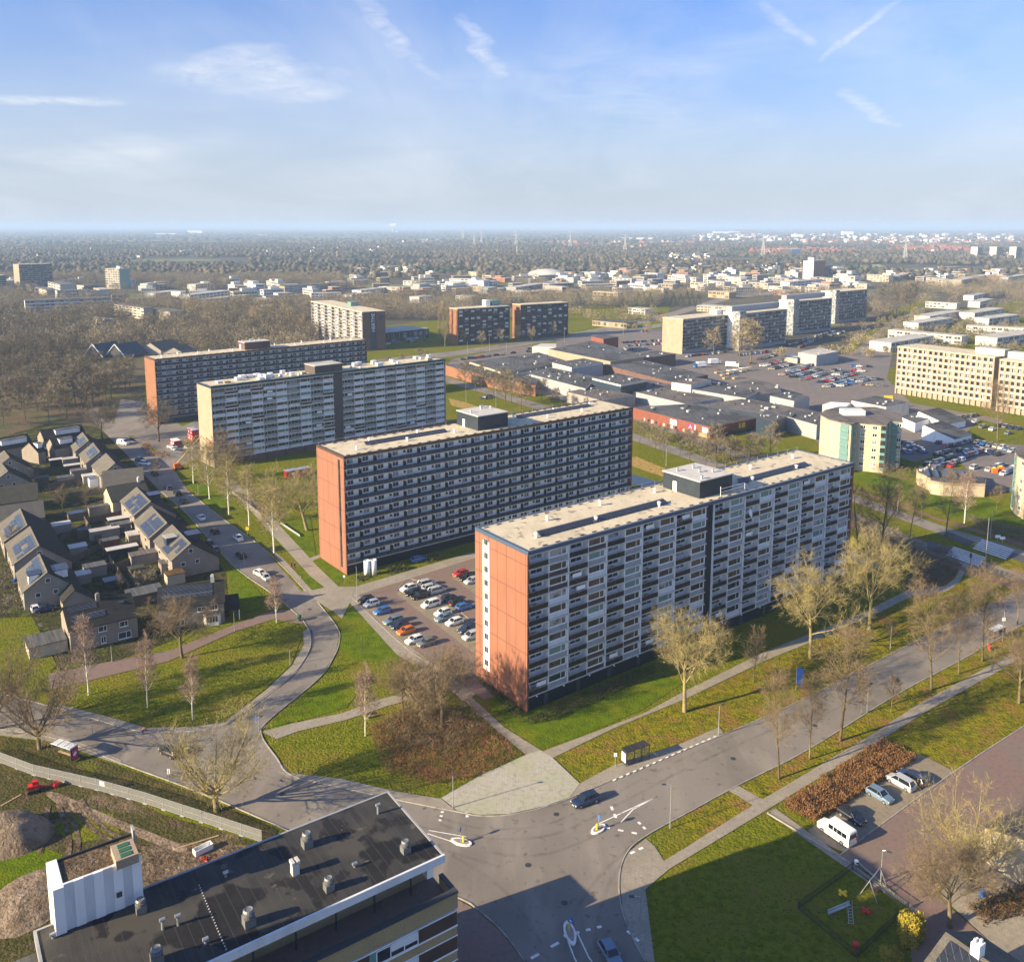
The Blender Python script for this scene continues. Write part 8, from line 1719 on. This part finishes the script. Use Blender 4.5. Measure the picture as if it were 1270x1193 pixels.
for k in range(14): a=Vector((r.uniform(-1,1),r.uniform(-.6,.6),.15+r.random()*.3)); b.tube([a,a+Vector((r.uniform(-.7,.7),r.uniform(-.7,.7),r.uniform(-.1,.2)))],.05,4)
o=b.build('barrier_pile','red_paint',None,False,(p.x,p.y,.1)); reg(o,'barriers','tangled red and white barrier pieces by the white crate','')
# boom lift and red site cabins
p=g(222,582); t=thing('boom_lift','boom lift','orange boom lift raised against the tan end wall','',(p.x,p.y),R(30)); MB().box(-1.6,-1.1,.5,1.6,1.1,1.3).build('chassis','orange_paint',t); MB().box(-1.7,-.9,1.303,.6,.9,2.4).build('turret','orange_paint',t)
for x in (-1.2,1.2):
    for y in (-1.2,1.2): MB().tube([(x,y-.2,.5),(x,y+.2,.5)],.5,12).build('wheel','tyre',t)
bt=proj((p.x,p.y,0)); e1=g(249,541,11)-p; e2=g(262,551,9)-p
q=Matrix.Rotation(-R(30),4,'Z'); e1=q@e1; e2=q@e2
MB().tube([(-.5,0,2.3),e1],[.34,.22],6).build('boom','timber',t); MB().tube([e1,e2],[.2,.16],6).build('jib','orange_paint',t); MB().box(e2.x-.9,e2.y-.5,e2.z-.6,e2.x+.9,e2.y+.5,e2.z-.5).box(e2.x-.9,e2.y-.5,e2.z+.4,e2.x+.9,e2.y+.5,e2.z+.5).box(e2.x-.9,e2.y-.5,e2.z-.5,e2.x-.8,e2.y-.4,e2.z+.4).box(e2.x+.8,e2.y+.4,e2.z-.5,e2.x+.9,e2.y+.5,e2.z+.4).build('basket','orange_paint',t)
def cabin(px,py,z,hdg,L,W,m,desc):
    p=g(px,py); t=thing('site_cabin','cabin',desc,'',(p.x,p.y,z),R(90-hdg)); MB().box(-L/2,-W/2,0,L/2,W/2,2.5).build('wall',m,t); MB().box(-L/2-.05,-W/2-.05,2.503,L/2+.05,W/2+.05,2.65).build('roof','white',t)
    for x in (-L*.3,L*.15): MB().box(x,-W/2-.05,1.0,x+1.1,-W/2-.003,1.9).build('window','white',t)
cabin(218,553,0,143,5,2.6,'red_paint','red site cabin standing alone left of the stacked pair'); cabin(240,547,.0,143,6,2.6,'red_paint','red site cabin, lower one of the stacked pair'); cabin(240,547,2.67,143,6,2.6,'red_paint','red site cabin, upper one of the stacked pair')
cabin(369,590,0,53,9,2.6,'red_paint','long red canopy cabin beside the tan-ended flats lawn')
# market stalls and small kiosks
for i,(x,y,m_) in enumerate(((890,463,'red_panel'),(897,466,'teal_panel'),(905,464,'white'),(913,463,'white'),(921,461,'white'),(929,460,'cream'),(900,470,'red_panel'),(912,470,'blue_panel'))):
    p=g(x,y); t=thing('market_stall','stall',('red','green','white','white','white','cream','red','blue')[i]+' roofed market stall on the square','auto',(p.x,p.y),R(30),'market stalls'); MB().box(-2,-1.3,2.2,2,1.3,2.4).build('canopy',m_,t); MB().box(-1.8,-1,.0,1.8,1,.9).build('counter','timber',t)
    for x_ in (-1.9,1.9): MB().box(x_-.05,-1.2,0,x_+.05,-1.1,2.2).build('post','steel',t)
for i,(x,y) in enumerate(((1233,586),(1241,584))): t=thing('clothing_bank','container','orange collection container, '+('left','right')[i]+' of the pair in the parking','',g(x,y)); MB().box(-.9,-.8,0,.9,.8,1.7).build('body','orange_paint',t); MB().lathe([(.8,1.7),(.5,2.0)],(0,0),10).build('lid','yellow_paint',t)
for i,(x,y) in enumerate(((1237,672),(1243,674))): t=thing('sign_board','sign','white information board by the zebra, '+('left','right')[i]+' one','',g(x,y)); MB().box(-.7,-.05,1.2,.7,.05,2.0).build('board','white',t); MB().tube([(0,.06,0),(0,.06,1.2)],.05,6).build('post','steel',t)
# traffic signals at the crossing
for i,(x,y) in enumerate(((1203,702),)): 
    t=thing('traffic_light','traffic light','dark traffic light at the zebra crossing','',g(x,y)); MB().tube([(0,0,0),(0,0,3.4)],.07,6).build('pole','dark_metal',t); MB().box(-.25,-.2,2.4,.25,.2,3.5).build('signal_head','dark_metal',t)
# bird over the road
p=g(316,966,1.5); o=MB().add([(0,0,0),(.18,.05,.03),(.30,0,0),(-.25,0,.02),(.08,.45,.12),(-.02,.4,.1),(.08,-.45,.12),(-.02,-.4,.1),(.05,0,.07),(.05,0,-.06)],[(0,1,8),(1,2,8),(1,2,9),(0,8,3),(0,9,3),(1,4,5,0),(0,7,6,1),(3,0,9),(1,9,0)]).build('bird','dark_metal',None,False,(p.x,p.y,1.5),R(40)); o.scale=(1.3,)*3; reg(o,'bird','black bird flying low over the road by the pollarded tree','')
# low wall by the playing field, allotment fence
fence([(952,1009),(1062,1076),(1098,1108)],.22,'kerb','low concrete edging wall beside the shaded lawn','low_wall','wall',.2,6)
fence([(1065,1071),(1110,1110)],.25,'kerb','low concrete kerb wall at the playground lane','low_wall','wall',.2,6)
fence([(288,612),(325,642)],1.0,'steel','grey railing beside the reddish hedge','railing','fence',.05,2); fence([(348,650),(372,666)],.7,'grey_panel','grey railing by the leaning golden tree','railing','fence',.04,2)
# ---------------------------------------------------------------- labels: each says which one it is
bpy.context.view_layer.update()
from collections import defaultdict
LANDS=[((3,152),'the front balcony flats'),((-42,217),'the gallery flats orange end'),((-105,240),'the solar-roofed house row'),((-118,215),'the front left house row'),((-145,308),'the back house row'),((-75,175),'the cream mossy-roofed house'),((-60,190),'the bay window house'),((-85,150),'the glass bus shelter'),((20,133),'the dark-roofed bus shelter'),((-75,330),'the tan-ended flats'),((45,355),'the red store'),((135,313),'the cream point block'),((155,290),'the eight-sided centre'),((205,465),'the sunlit tan flats'),((100,470),'the market square'),((115,614),'the first grey slab'),((180,640),'the glass stair towers'),((-100,648),'the lettered flats'),((-30,650),'the dark panelled flats'),((45,550),'the red brick cube'),((0,490),'the white-fronted shop hall'),((-250,560),'the steep black halls'),((60,260),'the far corner of the balcony flats'),((40,110),'the junction'),((90,150),'the beech hedge'),((65,108),'the playground'),((-170,330),'the white van at the bend'),((-195,900),'the pale far blocks'),((130,1000),'the dense dark evergreens'),((60,1100),'the domed sports hall'),((260,900),'the last grey slab'),((330,560),'the white terraces'),((-420,900),'the long shaded grey flats'),((340,1150),'the far tower'),((-20,400),'the dual road')]
def where(o):
    p=o.location; b=min(LANDS,key=lambda L:(L[0][0]-p.x)**2+(L[0][1]-p.y)**2); return 'near '+b[1]
ORD=['','second','third','fourth','fifth','sixth','seventh','eighth','ninth','tenth','eleventh','twelfth','thirteenth','fourteenth','fifteenth','sixteenth','seventeenth','eighteenth','nineteenth','twentieth']
rec=[]
wg=defaultdict(list)
for k,(o,d,pl) in enumerate(THINGS):
    if str(o.get('group','')).startswith('trees of the wood'): wg[o['group']].append((k,o))
for gname,ks in wg.items():
    ds=sorted(o.location.length for _,o in ks); xs=sorted(proj(o.location)[0] for _,o in ks); n=len(ks)
    for k,o in ks:
        dd=o.location.length; px=proj(o.location)[0]
        z=('front' if dd<ds[n//3] else 'middle' if dd<ds[2*n//3] else 'back')+(' left' if px<xs[n//2] else ' right')+' part'
        THINGS[k]=(o,THINGS[k][1]+', '+z,'')
for o,d,pl in THINGS:
    if pl=='auto': L=d+', '+where(o) if len((d+', '+where(o)).split())<=12 else d
    elif pl=='far': 
        px,py=proj(o.location); dd=o.location.length; L=d+(' far left' if px<250 else ' left of centre' if px<520 else ' at centre' if px<760 else ' right of centre' if px<900 else ' at right' if px<1080 else ' far right')+(' behind the slab flats' if dd<1300 else ' before the woods' if dd<1900 else ' among the woods' if dd<3200 else ' beyond the woods' if dd<5200 else ' near the horizon')
    elif pl: L=d+' '+pl
    else: L=d
    rec.append([o,L])
by=defaultdict(list)
for q in rec: by[q[1]].append(q)
for L,qs in by.items():
    if len(qs)==1: continue
    qs.sort(key=lambda q: proj(q[0].matrix_world.translation)[0])
    n=len(qs); words=len(L.split())
    if n>20:
        grp=qs[0][0].get('group') or 'alike '+L
        # too alike to tell apart: halves and thirds of the group share a label
        for q in qs: q[0]['group']=grp
        continue
    for i,q in enumerate(qs):
        if n==2: s=('left','right')[i]+' of two'
        elif i==0: s='leftmost of '+str(n)
        elif i==n-1: s='rightmost of '+str(n)
        elif i<=n//2: s=ORD[i]+' from left'
        else: s=ORD[n-1-i]+' from right'
        q[1]=L+', '+s
for o,L in rec:
    w=L.split()
    if len(w)>16: L=' '.join(w[:16])
    if len(w)<4: L=L+' in view of the road'
    o['label']=L
